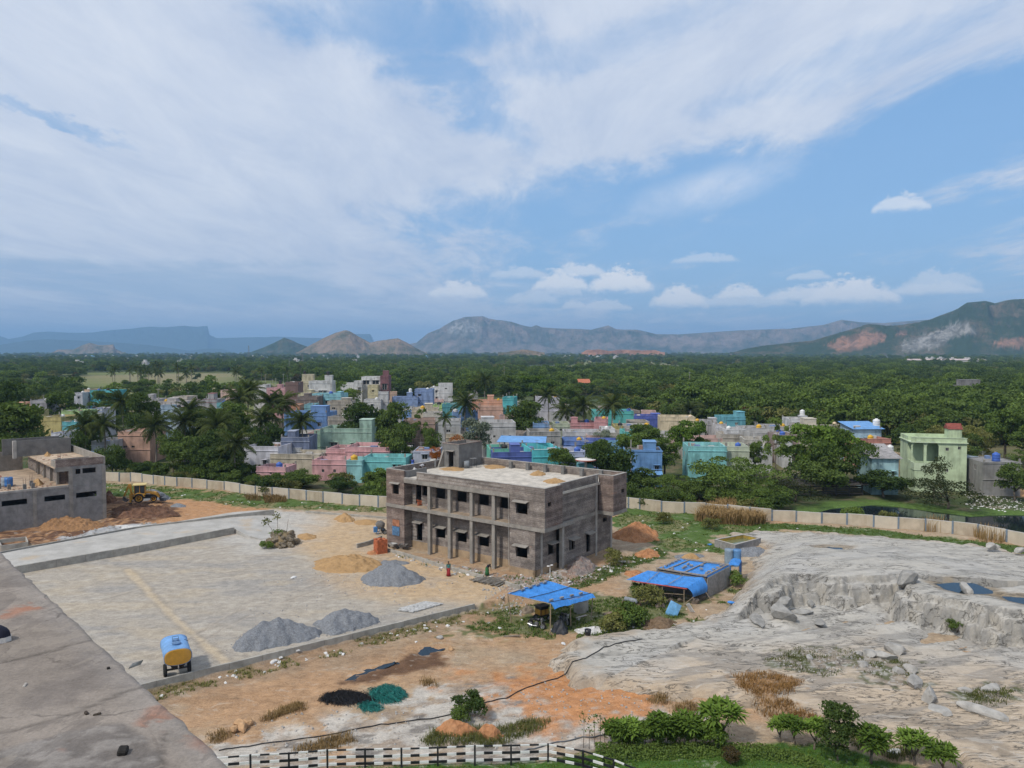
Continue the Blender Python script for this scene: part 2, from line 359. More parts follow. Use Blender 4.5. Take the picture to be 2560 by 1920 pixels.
def make_ground():
 def axis(lo,hi,step,far,k):
  a=list(np.arange(lo,hi+1e-6,step));s=step
  up=[a[-1]];
  while up[-1]<far: s*=k;up.append(up[-1]+s)
  s=step;dn=[a[0]]
  while dn[-1]>-far: s*=k;dn.append(dn[-1]-s)
  return np.array(dn[:0:-1]+a+up[1:])
 xs=axis(-62,72,.24,22000,1.12)
 ys=[30.0]
 while ys[-1]<62: ys.append(ys[-1]+.2)
 while ys[-1]<175: ys.append(ys[-1]+.2*(ys[-1]/62)**1.35)
 s=.8
 while ys[-1]<20000: s*=1.10;ys.append(ys[-1]+s)
 s=.5;dn=[30.0]
 while dn[-1]>-3000: s*=1.5;dn.append(dn[-1]-s)
 ys=np.array(dn[:0:-1]+ys)
 X,Y=np.meshgrid(xs,ys);X=X.ravel();Y=Y.ravel();Z=zt_np(X,Y)
 n1,n2,n3=fbm(X/9,Y/9,4,11),fbm(X/2.2,Y/2.2,4,12),fbm(X/.6,Y/.6,3,13)
 nb=fbm(X/60,Y/60,4,14)
 col=np.empty((len(X),3))
 def c3(*a): return np.array(a)
 def paint(m,c): col[:]=col*(1-m[:,None])+np.asarray(c)*m[:,None]
 # far land: scrub, dark under the trees, drier open pieces
 col[:]=c3(.055,.075,.028);paint(sstep(.52,.68,nb),c3(.12,.12,.055));paint(sstep(.5,.7,n2)*.5,c3(.20,.155,.10))
 paint(sstep(230,420,Y)*.75,c3(.055,.080,.030));fo=fbm(X/160,Y/260,3,91);paint(sstep(.485,.52,fo)*(Y>300)*.9,c3(.16,.18,.065));paint(sstep(.60,.64,fo+(nb-.5)*.2)*(Y>300)*.7,c3(.24,.20,.12))
 paint(sstep(-1,2,sdist(X,Y,TRACK)+(n2-.5)*3),c3(.47,.27,.13))
 ins=sstep(-.4,.4,sdist(X,Y,INSIDE))
 paint(ins,c3(.345,.26,.175));paint(ins*sstep(.46,.66,n1)*.7,c3(.385,.235,.13));paint(ins*sstep(.55,.7,n2)*.6,c3(.42,.345,.255))
 def zone(P,c,soft=1.0,amp=2.5,amp2=1.0,k=1.0,n=None):
  paint(k*sstep(-soft,soft,sdist(X,Y,P)+(n2-.5)*2*amp+(n3-.5)*2*amp2),c)
 zone(ROCKP,c3(.44,.41,.365),.4,4.0,1.6,.9)
 rp=sstep(-1,1,sdist(X,Y,ROCKP))
 paint(rp*sstep(.52,.60,fbm(X/1.1,Y/.7,4,71))*.7,c3(.27,.20,.14));paint(rp*sstep(.60,.68,fbm(X/1.6,Y/1.0,4,72))*.8,c3(.17,.155,.14))
 zone(OR1,c3(.44,.205,.085),1.5,4.5,2.4,.92);zone(OR2,c3(.385,.235,.13),1.2,3,1.2,.8)
 pz=sstep(-2.0,2.0,sdist(X,Y,PAVZ)+(n2-.5)*5+(n1-.5)*5)
 zone(JCBZ,c3(.40,.225,.115),.8,2.2,.8);zone(STRIP_L,c3(.075,.12,.03),.6,2.4,1.2)
 paint(sstep(-.4,.8,sdist(X,Y,STRIP_L)+(n2-.5)*5)*sstep(.55,.66,n2)*.7,c3(.26,.20,.11))
 zone(LAWN,c3(.075,.125,.03),.6,3.0,1.0);paint(sstep(0,1,sdist(X,Y,LAWN))*sstep(.5,.66,n2)*.6,c3(.23,.19,.10))
 zone(STRIP_R,c3(.07,.115,.03),.4,1.2,.6)
 zone(CANW,c3(.10,.125,.045),.8,5.5,3.0,.85);zone(WEEDS,c3(.07,.10,.035),.6,2.5,1.2)
 zone(RUBBLE,c3(.27,.19,.145),.6,2.0,1.2,.9);paint(sstep(-.5,.5,sdist(X,Y,RUBBLE))*sstep(.52,.62,n3),c3(.38,.34,.31))
 kd,kt_,ks=ldist(X,Y,KERB);edge=(ks<0)*sstep(2.4,.2,kd)*sstep(.40,.56,n2)
 paint(edge*.8,c3(.085,.11,.04));paint((ks<0)*sstep(7,1,kd+(n2-.5)*7)*.55,c3(.24,.155,.095));k2=(ks<0)*sstep(9,2,kd+(n2-.5)*10)*sstep(.47,.58,n3)*sstep(-12,2,X)
 paint(k2*.7,c3(.11,.13,.05))
 # yard: rolled stone dust, paler tracks, sand blown over its right end
 ym=sstep(-.15,.15,sdist(X,Y,YARD));paint(ym,c3(.36,.322,.27))
 st=fbm(X/7,Y/1.6,5,21);paint(ym*sstep(.44,.66,st)*.75,c3(.285,.27,.25));paint(ym*sstep(.5,.72,fbm(X/5,Y/2.5,4,22))*.5,c3(.42,.35,.255))
 paint(ym*sstep(.60,.74,fbm(X/1.5,Y/.8,4,23))*.45,c3(.46,.42,.36))
 paint(pz*.92,c3(.43,.405,.365));sz=sstep(-3,3,sdist(X,Y,SANDZ)+(n1-.5)*7+(n2-.5)*4)*ym;paint(sz*.85,c3(.475,.335,.195));paint(sz*sstep(.56,.7,n2)*.45,c3(.40,.33,.26))
 L=poly('d',[(275,1230),(370,1330),(500,1440)]);ld,lt,ls=ldist(X,Y,L);paint(ym*sstep(.55,.1,np.abs(ld+(n2-.5)*.7))*.55,c3(.50,.39,.25));paint(ym*sstep(.16,.05,np.abs(ld-.5+(n2-.5)*.5))*.5,c3(.22,.19,.16))
 for rp_ in ([(120,1330),(400,1250),(700,1215),(860,1215)],[(330,1440),(520,1330),(700,1260),(840,1200)],[(560,1300),(700,1290),(900,1250),(1000,1265)]):
  rd,_,rs_=ldist(X,Y,poly('d',rp_));rd=np.abs(rd*rs_+(n1-.5)*1.6)
  for off in (.75,): paint(ym*sstep(.22,.08,np.abs(rd-off))*.38*sstep(.38,.55,n2),c3(.235,.20,.165));paint(ym*sstep(.16,.06,np.abs(rd-off-.28))*.3,c3(.46,.40,.32))
 zone(DUG,c3(.125,.068,.042),.5,1.6,.8);paint(sstep(-.3,.6,sdist(X,Y,DUG)+(n2-.5)*3)*sstep(.5,.62,n3)*sstep(-30,-42,X),c3(.33,.19,.10))
 zone(GRAV_L,c3(.36,.36,.36),.3,1.2,1.0);zone(PUD,c3(.13,.075,.045),.5,1.2,.6)
 zone(GARDEN,c3(.055,.115,.022),.3,.8,.4)
 pd=sdist(X,Y,POND);paint(sstep(3.5,.5,np.abs(pd+.5)+(n2-.5)*3),c3(.085,.14,.035));paint(sstep(.2,1.5,pd),c3(.03,.03,.02))
 me=fastmesh('ground',np.stack([X,Y,Z],1),gridfaces(len(xs),len(ys)),ground_mat(),True);vcol(me,np.clip(col,0,1));vcol(me,np.stack([ym*(1-sz*.8),sstep(-.4,.4,sdist(X,Y,INSIDE)),rp],1),'sort')
 tag(link('ground',me),kind='structure')
def ground_mat():
 m,nt,b=nmat('ground');p=gpos(nt);c=attr(nt,'tone')
 s=nnoise(nt,p,7.0,6,.72);s2=nnoise(nt,p,1.1,6,.66);s3=nnoise(nt,vmap(nt,p,(.5,1.4,1),(0,0,.5)),2.6,5,.7)
 s4=nnoise(nt,p,19,3,.7);pv,ins,rk=sxyz(nt,attr(nt,'sort'))
 k=(s*.9+s2*.75+s3*.5+s4*.7-1.42)*1.35
 c2=mixc(nt,1.0,c,cxyz(nt,k+1.0,k+1.0,k*.96+1.0),'MULTIPLY')
 crisp=nnoise(nt,vmap(nt,p,(.7,1.3,1),(0,0,.5)),.9,9,.74,.8)
 c2=mixc(nt,crisp.step(.545,.575)*(pv*-.2+.30),c2,mixc(nt,1.0,c2,(.52,.46,.40),'MULTIPLY'));c2=mixc(nt,crisp.step(.43,.40)*(pv*-.16+.28)*ins,c2,(.50,.455,.39))
 br=nt.nodes.new('ShaderNodeTexBrick');nt.links.new(vmap(nt,p,(1,1,1),(0,0,.62)),br.inputs[0]);br.inputs['Scale'].default_value=1;br.inputs['Brick Width'].default_value=.44;br.inputs['Row Height'].default_value=.22;br.inputs['Mortar Size'].default_value=.022
 br.inputs['Color1'].default_value=(.8,.8,.8,1);br.inputs['Color2'].default_value=(1.1,1.1,1.1,1);br.inputs['Mortar'].default_value=(.62,.6,.58,1)
 c2=mixc(nt,pv*nnoise(nt,p,.35,5,.6).step(.34,.6)*.2,c2,mixc(nt,1.0,c2,br.outputs['Color'],'MULTIPLY'))
 vor=nt.nodes.new('ShaderNodeTexVoronoi');vor.inputs['Scale'].default_value=3.4;nt.links.new(p,vor.inputs['Vector'])
 peb=V(nt,vor.outputs['Distance']).step(.20,.10)*nnoise(nt,p,.8,3).step(.52,.66)
 c3_=mixc(nt,peb*.42,c2,(.42,.39,.34))
 nt.links.new(c3_,b.inputs['Base Color']);b.inputs['Roughness'].default_value=.95;b.inputs['Specular IOR Level'].default_value=.12
 bump(nt,b,s*.6+s2+peb*.3,.55,.14);return m
make_ground()

# ---------------------------------------------------------------- granite outcrop
CLIFF_T=[tuple(G('p',x,y,3.3))[:2] for x,y in [(285,395),(400,350),(520,330),(700,345),(1000,345),(1250,345),(1300,450),(1560,500),(1800,545),(2034,570),(2400,640),(3000,760)]]
POOLS=[([('p',1440,425),('p',1560,415),('p',1700,420),('p',1830,470),('p',1850,495),('p',1620,492),('p',1500,462)],2.55),
   ([('p',665,190),('p',740,180),('p',820,182),('p',835,205),('p',780,216),('p',690,212)],.9),
   ([('p',1870,505),('p',2040,515),('p',2300,540),('p',2300,600),('p',2034,562),('p',1930,540)],2.5)]
POOLW=[([tuple(G(v,x,y,z))[:2] for v,x,y in q],z) for q,z in POOLS]
def rockz(x,y):
 sdv=sdist(x,y,ROCK)
 d,t,s=ldist(x,y,CLIFF_T)
 wig=(fbm(x/2.3,y/2.3,3,31)-.5)*1.9+(fbm(x/.55,y/.55,3,32)-.5)*.22
 back=np.where(s>0,d,-d)+wig                                  # distance behind the edge of the ledge
 endl=sstep(0.0,.12,t) if True else 1
 lx=x-CLIFF_T[0][0]-(y-CLIFF_T[0][1])*.55
 e0=np.array(CLIFF_T[1])-np.array(CLIFF_T[0]);e0=e0/np.hypot(*e0);bey=np.maximum(0,-((x-CLIFF_T[0][0])*e0[0]+(y-CLIFF_T[0][1])*e0[1]))
 top=2.6*(1-sstep(2,30,back))*sstep(-5.5,1.5,lx)*sstep(6,0,bey)+.25+.2*sstep(0,4,bey)
 blk=_h(np.floor(t*26+(fbm(x/3,y/3,2,40)-.5)*2.5),np.zeros_like(t),5);blk2=_h(np.floor(t*41+7+(fbm(x/2,y/2,2,42)-.5)*2),np.zeros_like(t),6)
 back=back+(blk-.5)*.6
 face=.42*sstep(-2.3+blk2*.9,-1.75+blk2*.9,back)+.33*sstep(-1.1,-.75,back+(blk2-.5)*.9)+.25*sstep(-.35,.05,back)
 low=.42+.25*(fbm(x/9,y/9,3,33)-.5)*2
 # layered sheets peeling off the slab in front of the ledge
 a=(x*.93+y*.36);bq=(y*.93-x*.36)
 f1=fbm(a/6.5,bq/1.5,4,34);terr=(f1*17);terr=(np.floor(terr)+sstep(.70,.95,terr-np.floor(terr)))/17
 low=low+(terr-.5)*1.9*sstep(9,2,-back)*sstep(.2,1.2,-back)+(fbm(a/3,bq/.8,4,35)-.5)*.28
 face=face*sstep(7,1,bey)+(1-sstep(7,1,bey))*sstep(-4,4,back);z=low*(1-face)+(top+(fbm(a/5,bq/1.6,4,36)-.5)*.5*sstep(1,6,back))*face
 z=z+face*(1-sstep(.0,.6,back))*(fbm(x/1.3,y/1.3,3,37)-.5)*.35
 z=z+(fbm(x/.4,y/.4,2,38)-.5)*.05
 for q,zp in POOLW: pd=sdist(x,y,q);z=z*(1-sstep(-2.2,.2,pd))+(zp-.28*sstep(-.4,1,pd))*sstep(-2.2,.2,pd)
 e=sstep(-.9,1.6,sdv+(fbm(x/1.7,y/1.7,3,39)-.5)*3.2)
 return z*e-.8*(1-e)+.02,back,face,sdv
def rz1(x,y): return float(max(rockz(np.array([x]),np.array([y]))[0][0],zt(x,y)))
def make_rock():
 xs=np.arange(-4,74,.17);ys=[44.0]
 while ys[-1]<118: ys.append(ys[-1]+.15*(ys[-1]/55))
 X,Y=np.meshgrid(xs,np.array(ys));X=X.ravel();Y=Y.ravel()
 Z,back,face,sdv=rockz(X,Y)
 keep=sdv>-3.0
 nx=len(xs);F_=gridfaces(nx,len(ys));F_=F_[keep[F_].all(1)]
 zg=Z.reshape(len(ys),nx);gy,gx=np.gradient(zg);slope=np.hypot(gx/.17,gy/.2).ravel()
 col=np.empty((len(X),3));col[:]=(.415,.39,.345)
 def paint(m,c): col[:]=col*(1-m[:,None])+np.asarray(c)*m[:,None]
 a=(X*.93+Y*.36);bq=(Y*.93-X*.36)
 n1=fbm(X/5,Y/5,4,51);n2=fbm(a/4.2,bq/.75,5,52);n3=fbm(X/.8,Y/.8,4,53)
 paint(sstep(.50,.66,n1)*.55,(.40,.385,.36))
 low=sstep(0,-2,back)
 tan=sstep(67,56,Y+(n1-.5)*12)*low;paint(tan*.85,(.44,.345,.245))
 paint(low*sstep(.53,.63,n2)*.55,(.20,.19,.175));paint((1-low)*sstep(.56,.68,n2)*.55,(.26,.25,.225))
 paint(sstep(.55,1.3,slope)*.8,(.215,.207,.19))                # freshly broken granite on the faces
 paint(sstep(.7,1.6,slope)*sstep(.5,.62,n3)*.6,(.36,.33,.28))
 W1=poly('p',[(300,930),(560,860),(760,870),(1000,900),(1250,960),(1330,1060),(1250,1140),(1100,1090),(900,1010),(700,1060),(450,1000)],.4)
 W2=poly('p',[(1640,1180),(1780,1110),(1980,1120),(1930,1220),(1740,1260)],.4)
 for W in (W1,W2):
  wm=sstep(-.5,.8,sdist(X,Y,W)+(n3-.5)*4.5+(n1-.5)*4);paint(wm*.8,(.20,.165,.125));paint(wm*sstep(.5,.6,n3)*.8,(.085,.10,.04));paint(wm*sstep(.60,.68,fbm(X/.3,Y/.3,2,54))*.6,(.42,.40,.37))
 DG=poly('p',[(60,1040),(300,1030),(540,1080),(520,1140),(380,1170),(520,1260),(700,1340),(560,1370),(300,1270),(200,1170)],.3)
 paint(sstep(-.3,.6,sdist(X,Y,DG)+(n3-.5)*3)*.9,(.30,.17,.075))
 ST=poly('p',[(480,1140),(760,1190),(1200,1290),(1600,1400),(2034,1580),(2034,1650),(1700,1530),(1200,1360),(700,1230)],.3)
 paint(sstep(-.3,.4,sdist(X,Y,ST)+(n3-.5)*1.6)*.7,(.235,.195,.15))
 for q,zp in POOLW:
  pd=sdist(X,Y,q)+(n3-.5)*1.5;paint(sstep(-1.6,-.3,pd)*.75,(.22,.165,.10));paint(sstep(-.1,.4,pd),(.035,.045,.05))
 paint((sdv<3)*sstep(3,.5,sdv+(n3-.5)*3)*.6,(.36,.27,.18))
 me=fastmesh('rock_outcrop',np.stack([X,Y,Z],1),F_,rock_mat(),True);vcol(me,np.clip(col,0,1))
 bm=bmesh.new();bm.from_mesh(me);bmesh.ops.delete(bm,geom=[v for v in bm.verts if not v.link_faces],context='VERTS');bm.to_mesh(me);bm.free()
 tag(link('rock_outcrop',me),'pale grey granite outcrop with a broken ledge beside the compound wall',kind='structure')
 wm,nt,b=nmat('water');b.inputs['Base Color'].default_value=(.012,.018,.022,1);b.inputs['Roughness'].default_value=.06;b.inputs['Specular IOR Level'].default_value=.3
 bump(nt,b,nnoise(nt,gpos(nt),5,3),.05,.02)
 for q,zp in POOLW:
  o=MB().add([(x,y,zp-.05) for x,y in q],[tuple(range(len(q)))[::-1]]).build('rock_pool_water',wm);tag(o,kind='structure')
 q=[(x,y,-.42) for x,y in POND];o=MB().add(q,[tuple(range(len(q)))]).build('pond_water',wm);tag(o,kind='structure')
 for Q in PUDS:
  c=np.mean(Q,0);q=[(c[0]+(x-c[0])*1.12,c[1]+(y-c[1])*1.3,-.55) for x,y in Q]
  o=MB().add(q,[tuple(range(len(q)))]).build('puddle_water',wm);tag(o,kind='structure')
def rock_mat():
 m,nt,b=nmat('granite');p=gpos(nt);c=attr(nt,'tone')
 pr=vmap(nt,p,(.55,1.9,1),(0,0,R(21)));s=nnoise(nt,p,4.5,7,.72);s2=nnoise(nt,pr,1.2,7,.68,.6)
 s4=nnoise(nt,p,16,4,.72);k=(s*.6+s2*.8+s4*.6-1.0)*.85
 c2=mixc(nt,1.0,c,cxyz(nt,k+1.0,k+1.0,k*.97+1.0),'MULTIPLY')
 cr=nnoise(nt,pr,.8,9,.74,1.0);c2=mixc(nt,cr.step(.57,.61)*.22,c2,mixc(nt,1.0,c2,(.48,.46,.43),'MULTIPLY'));c2=mixc(nt,cr.step(.44,.41)*.30,c2,(.58,.55,.50))
 ck=(nnoise(nt,pr,.62,6,.6,1.2)-.5).abs().step(.022,.004)*nnoise(nt,p,.25,2).step(.38,.5)
 c2=mixc(nt,ck*.8,c2,(.07,.065,.055))
 nt.links.new(c2,b.inputs['Base Color']);b.inputs['Roughness'].default_value=.9;b.inputs['Specular IOR Level'].default_value=.2
 vo=nt.nodes.new('ShaderNodeTexVoronoi');vo.inputs['Scale'].default_value=.9;nt.links.new(vmap(nt,p,(.8,1.3,.8),(.3,.2,R(21))),vo.inputs['Vector'])
 bump(nt,b,s*.5+s2-ck*.5+V(nt,vo.outputs['Distance'])*.4,.6,.13);return m
make_rock()

# ---------------------------------------------------------------- hills
def hill(name,v,pts,D,depth,mat,label,base_y=246,seed=1,amp=.10,scars=()):
 P=[S(v,x,y) for x,y in pts] if v else [S(*q) for q in pts]
 x0,x1=P[0][0],P[-1][0];nx=max(60,int((x1-x0)/2.2));ny=64
 u=np.linspace(x0,x1,nx);prof=np.interp(u,[q[0] for q in P],[q[1] for q in P])
 hgt=np.maximum(0,(HOR+2-prof))*D/F+24
 uw=(u-1280)/F*D;w=np.linspace(-1,1,ny)
 X,W=np.meshgrid(uw,w);Hh=np.tile(hgt,(ny,1))
 n=fbm(X/(depth*.22)+seed*7,W*4.5,6,seed,.55);n2=fbm(X/(depth*.06),W*16,4,seed+9,.6)
 ridge=1-np.abs(2*n-1)
 sh=np.clip(1-np.abs(W)**1.15,0,1);flank=sstep(0,.12,np.abs(W))
 Z=Hh*sh*(1+flank*((ridge-.55)*.75+(n2-.5)*.22))+(n2-.5)*amp*Hh*.35
 Z=np.minimum(Z,Hh*(1.02-.25*np.abs(W)))-12*(1-sh)
 Yv=D+W*depth*(.55+.45*np.clip(Hh/max(hgt.max(),1),0,1))
 me=fastmesh(name,np.stack([X.ravel()*(Yv.ravel()/D),Yv.ravel(),Z.ravel()],1),gridfaces(nx,ny),mat,True)
 tone=np.zeros((nx*ny,3));px=X.ravel()/D*F+1280;py=HOR-(Z.ravel()-H)/Yv.ravel()*F
 for sp,ch in scars:
  q=[S(*t) for t in sp];jj=fbm(px/6,py/4,4,77)-.5
  tone[:,ch]=np.maximum(tone[:,ch],sstep(-2,2,sdist(px,py,q)+jj*14)*(W.ravel()<.2))
 vcol(me,tone,'scar');return tag(link(name,me),label,kind='structure')
def hill_mat(name,green,rock,mix,scale,scar=False):
 m,nt,b=nmat(name);p=gpos(nt)
 n=nnoise(nt,p,scale,8,.68);n2=nnoise(nt,p,scale*9,5,.7)
 c=mixc(nt,(n*.75+n2*.35).step(mix-.10,mix+.12),green,rock)
 c=mixc(nt,n2.step(.55,.62)*.6,c,tuple(q*.55 for q in green))
 if scar:
  r=attr(nt,'scar');x,y,z=sxyz(nt,r)
  st=nnoise(nt,vmap(nt,p,(1,1,.35)),.02,7,.7)
  oc=mixc(nt,st.step(.38,.62),(.14,.09,.055),(.34,.19,.12));gc=mixc(nt,st.step(.38,.66),(.10,.095,.07),(.36,.34,.31))
  c=mixc(nt,x,c,oc);c=mixc(nt,y,c,gc)
 nt.links.new(c,b.inputs['Base Color']);b.inputs['Roughness'].default_value=1;b.inputs['Specular IOR Level'].default_value=0
 bump(nt,b,n+n2*.5,.6,25);return m
hm1=hill_mat('far_range',(.045,.06,.03),(.16,.12,.09),.78,.0016)
hm2=hill_mat('rocky_hill',(.05,.07,.028),(.27,.19,.125),.52,.008)
hm3=hill_mat('mountain',(.045,.062,.035),(.25,.19,.155),.54,.004,True)
hm4=hill_mat('scrub_hill',(.038,.060,.024),(.20,.145,.10),.61,.008,True)
hill('mesa_range','h',[(-300,200),(-150,170),(0,175),(40,190),(100,180),(150,162),(210,158),(300,163),(400,162),(480,152),(560,147),(650,137),(720,140),(800,133),(850,136),(896,134),(902,137),(906,172),
  (940,186),(1050,183),(1200,180),(1330,184),(1450,188),(1500,178),(1530,168),(1600,168),(1608,180),(1616,205),(1700,225),(1800,246)],15500,1500,hm1,'long blue flat-topped range with a steep end cliff on the horizon',seed=3,amp=.02)
hill('far_ridge','h',[(-300,232),(0,215),(120,196),(200,190),(330,195),(520,205),(640,215),(800,236),(820,240),(900,230),(960,232),(1010,246)],11500,900,hm1,'low blue ridge in front of the flat-topped range',seed=5,amp=.04)
hill('rocky_knoll','h',[(225,250),(250,235),(320,234),(360,215),(390,205),(430,216),(470,214),(492,212),(502,232),(545,250)],5600,260,hm2,'small reddish rocky knoll far out on the plain',seed=8)
hill('scrub_knoll','h',[(1070,250),(1140,225),(1190,203),(1230,183),(1265,196),(1300,212),(1340,225),(1400,250)],4700,300,hm4,'green scrub-covered knoll beside the brown rocky hill',seed=11)
hill('brown_hill','h',[(1280,250),(1340,216),(1400,185),(1450,163),(1495,151),(1515,157),(1550,178),(1600,204),(1640,196),(1690,190),(1720,186),(1760,205),(1800,228),(1845,250)],4300,380,hm2,'brown rocky hill with twin summits in the middle distance',seed=14)
hill('granite_mountain',None,[('h',1740,246),('h',1770,210),('h',1800,205),('h',1850,165),('h',1900,145),('h',1960,110),('h',2010,96),('h',2085,92),('h',2110,102),('k',0,117),('k',40,130),('k',80,138),('k',105,131),('k',130,140),('k',200,145),
  ('k',290,147),('k',340,150),('k',415,132),('k',450,148),('k',540,150),('k',620,168),('k',720,170),('k',900,158),('k',1000,152),('k',1200,145),('k',1340,130),('k',1420,108),('k',1500,118),('k',1600,122),('k',1780,108),('k',2000,120),('k',2300,160)],
  8200,900,hm3,'long blue-grey mountain ridge with a bare granite peak',seed=17,amp=.05,
  scars=[([('h',1930,165),('h',1955,118),('h',2030,104),('h',2075,130),('h',2060,150),('h',2000,165)],1)])
hill('quarried_hill','k',[(940,250),(1000,232),(1100,215),(1300,195),(1450,150),(1530,125),(1600,130),(1680,130),(1800,105),(1900,70),(1960,35),(2040,28),(2080,38),(2130,25),(2212,15),(2400,-10),(2600,40),(2900,120),(3300,250)],3600,620,hm4,
  'dark green hill with orange and grey quarry faces',seed=21,amp=.05,
  scars=[([('k',1350,215),('k',1420,178),('k',1530,158),('k',1612,165),('k',1612,195),('k',1540,215),('k',1480,238),('k',1410,240)],0),([('k',1650,165),('k',1690,152),('k',1700,165),('k',1660,175)],0),
   ([('k',1680,235),('k',1690,190),('k',1790,170),('k',1880,128),('k',1960,115),('k',2000,160),('k',1900,180),('k',1850,225),('k',1720,243)],1),([('k',2070,215),('k',2100,190),('k',2212,180),('k',2212,220)],0)])
hill('red_bank','k',[(300,250),(320,236),(380,233),(420,240),(470,234),(560,237),(620,236),(660,250)],3300,60,M('red_earth_far',(.24,.12,.07),var=.45,scale=.02),'bare red earth bank far across the wooded plain',seed=25)
hill('low_mound','k',[(-60,252),(0,240),(50,233),(110,242),(140,252)],3000,90,hm2,'low brown mound far across the wooded plain',seed=27)

# ---------------------------------------------------------------- haze over the plain
def make_haze():
 o=MB().box(-26500,26500,-7500,26000,-3,720).build('haze',bpy.data.materials.new('haze'));tag(o,kind='stuff')
 m=o.data.materials[0];m.use_nodes=True;nt=m.node_tree;nt.nodes.clear()
 out=nt.nodes.new('ShaderNodeOutputMaterial');vol=nt.nodes.new('ShaderNodeVolumePrincipled')
 vol.inputs['Color'].default_value=(.36,.64,1.0,1);vol.inputs['Density'].default_value=HAZE;vol.inputs['Anisotropy'].default_value=0.0
 nt.links.new(vol.outputs[0],out.inputs['Volume']);m.cycles.homogeneous_volume=True
HAZE=1.0e-4
make_haze()
# ---------------------------------------------------------------- shared surfaces
def brick_mat(name='raw_brick',a=(.245,.21,.184),b_=(.14,.12,.108),c_=(.38,.345,.31),red=(.27,.14,.095)):
 m,nt,b=nmat(name);p=gpos(nt);x,y,z=sxyz(nt,p)
 band=nnoise(nt,vmap(nt,p,(.10,.10,1.55)),1.0,5,.62);blot=nnoise(nt,p,.8,6,.68);fine=nnoise(nt,vmap(nt,p,(1,1,3.2)),4.0,4,.7)
 c=mixc(nt,(band*.62+blot*.42).step(.44,.58),b_,a)
 c=mixc(nt,(band*.35+blot*.55+fine*.25).step(.62,.76)*.85,c,c_)
 c=mixc(nt,nnoise(nt,vmap(nt,p,(.18,.18,1.1)),1.7,5,.65).step(.63,.72)*.6,c,red)
 tc=cxyz(nt,x*.6+y*.8,z,0.0)
 br=nt.nodes.new('ShaderNodeTexBrick');nt.links.new(tc,br.inputs[0]);br.inputs['Scale'].default_value=1.0
 br.inputs['Brick Width'].default_value=.46;br.inputs['Row Height'].default_value=.2;br.inputs['Mortar Size'].default_value=.018
 k=V(nt,br.outputs['Fac'])
 c=mixc(nt,k*.5*blot.step(.35,.6),c,(.36,.335,.305));c=mixc(nt,1.0,c,cxyz(nt,fine*1.5+.25,fine*1.5+.25,fine*1.5+.25),'MULTIPLY')
 nt.links.new(c,b.inputs['Base Color']);b.inputs['Roughness'].default_value=.95;b.inputs['Specular IOR Level'].default_value=.15
 bump(nt,b,fine*.6-k*.6+blot*.5,.6,.03);return m
def concrete_mat(name,col,streak=.5,dark=(.11,.105,.095),light=None):
 m,nt,b=nmat(name);p=gpos(nt)
 n=nnoise(nt,p,.9,7,.68);g=nnoise(nt,vmap(nt,p,(1,1,.12)),2.3,6,.66);f=nnoise(nt,p,9,4,.7)
 c=mixc(nt,n.step(.3,.7),tuple(q*.74 for q in col),tuple(min(1,q*1.2) for q in col))
 c=mixc(nt,(g*.75+n*.3).step(.56,.74)*streak,c,dark);c=mixc(nt,(g*.6+f*.4).step(.56,.7)*.35,c,light or tuple(min(1,q*1.35) for q in col))
 nt.links.new(c,b.inputs['Base Color']);b.inputs['Roughness'].default_value=.92;b.inputs['Specular IOR Level'].default_value=.2
 bump(nt,b,f*.5+n,.4,.025);return m
BRICK=brick_mat();BRICKR=brick_mat('raw_brick_reddish',(.23,.175,.148),(.13,.098,.085),(.33,.285,.255))
CONC=concrete_mat('concrete',(.27,.25,.222));CONCD=concrete_mat('concrete_dark',(.175,.17,.162),.4);CONCL=concrete_mat('concrete_pale',(.36,.34,.31),.4)
PLINTH=concrete_mat('stained_plinth',(.34,.25,.16),.5)
ROOFM=concrete_mat('roof_screed',(.50,.455,.39),.12,(.27,.20,.13),(.62,.60,.56))
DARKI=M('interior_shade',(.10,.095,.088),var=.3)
def wall_holes(mb,o,du,L,z0,z1,th,holes=(),mi=0,dn=None):
 """upright wall from o along unit du, outer face towards dn, with rectangular openings (a0, a1, b0, b1)"""
 du=Vector(du);o=Vector(o);dn=Vector(dn) if dn is not None else Vector((du.y,-du.x,0))
 ca=sorted({0,L,*[min(max(q,0),L) for h in holes for q in h[:2]]});cb=sorted({z0,z1,*[min(max(q,z0),z1) for h in holes for q in h[2:4]]})
 def solid(i,j):
  if not (0 <= i<len(ca)-1 and 0 <= j<len(cb)-1): return False
  a,b=(ca[i]+ca[i+1])/2,(cb[j]+cb[j+1])/2
  return not any(h[0]<a<h[1] and h[2]<b<h[3] for h in holes)
 def pt(a,b,w): q=o+du*a-dn*w;return (q.x,q.y,b)
 flip=du.cross(Vector((0,0,1))).dot(dn)<0
 for i in range(len(ca)-1):
  for j in range(len(cb)-1):
   if not solid(i,j): continue
   a,A,b,B=ca[i],ca[i+1],cb[j],cb[j+1];Q=[]
   Q.append([pt(a,b,0),pt(A,b,0),pt(A,B,0),pt(a,B,0)]);Q.append([pt(A,b,th),pt(a,b,th),pt(a,B,th),pt(A,B,th)])
   if not solid(i-1,j): Q.append([pt(a,b,th),pt(a,b,0),pt(a,B,0),pt(a,B,th)])
   if not solid(i+1,j): Q.append([pt(A,b,0),pt(A,b,th),pt(A,B,th),pt(A,B,0)])
   if not solid(i,j-1): Q.append([pt(a,b,0),pt(a,b,th),pt(A,b,th),pt(A,b,0)])
   if not solid(i,j+1): Q.append([pt(a,B,0),pt(A,B,0),pt(A,B,th),pt(a,B,th)])
   for q in Q: mb.add(q[::-1] if flip else q,[(0,1,2,3)],mi)
 return mb
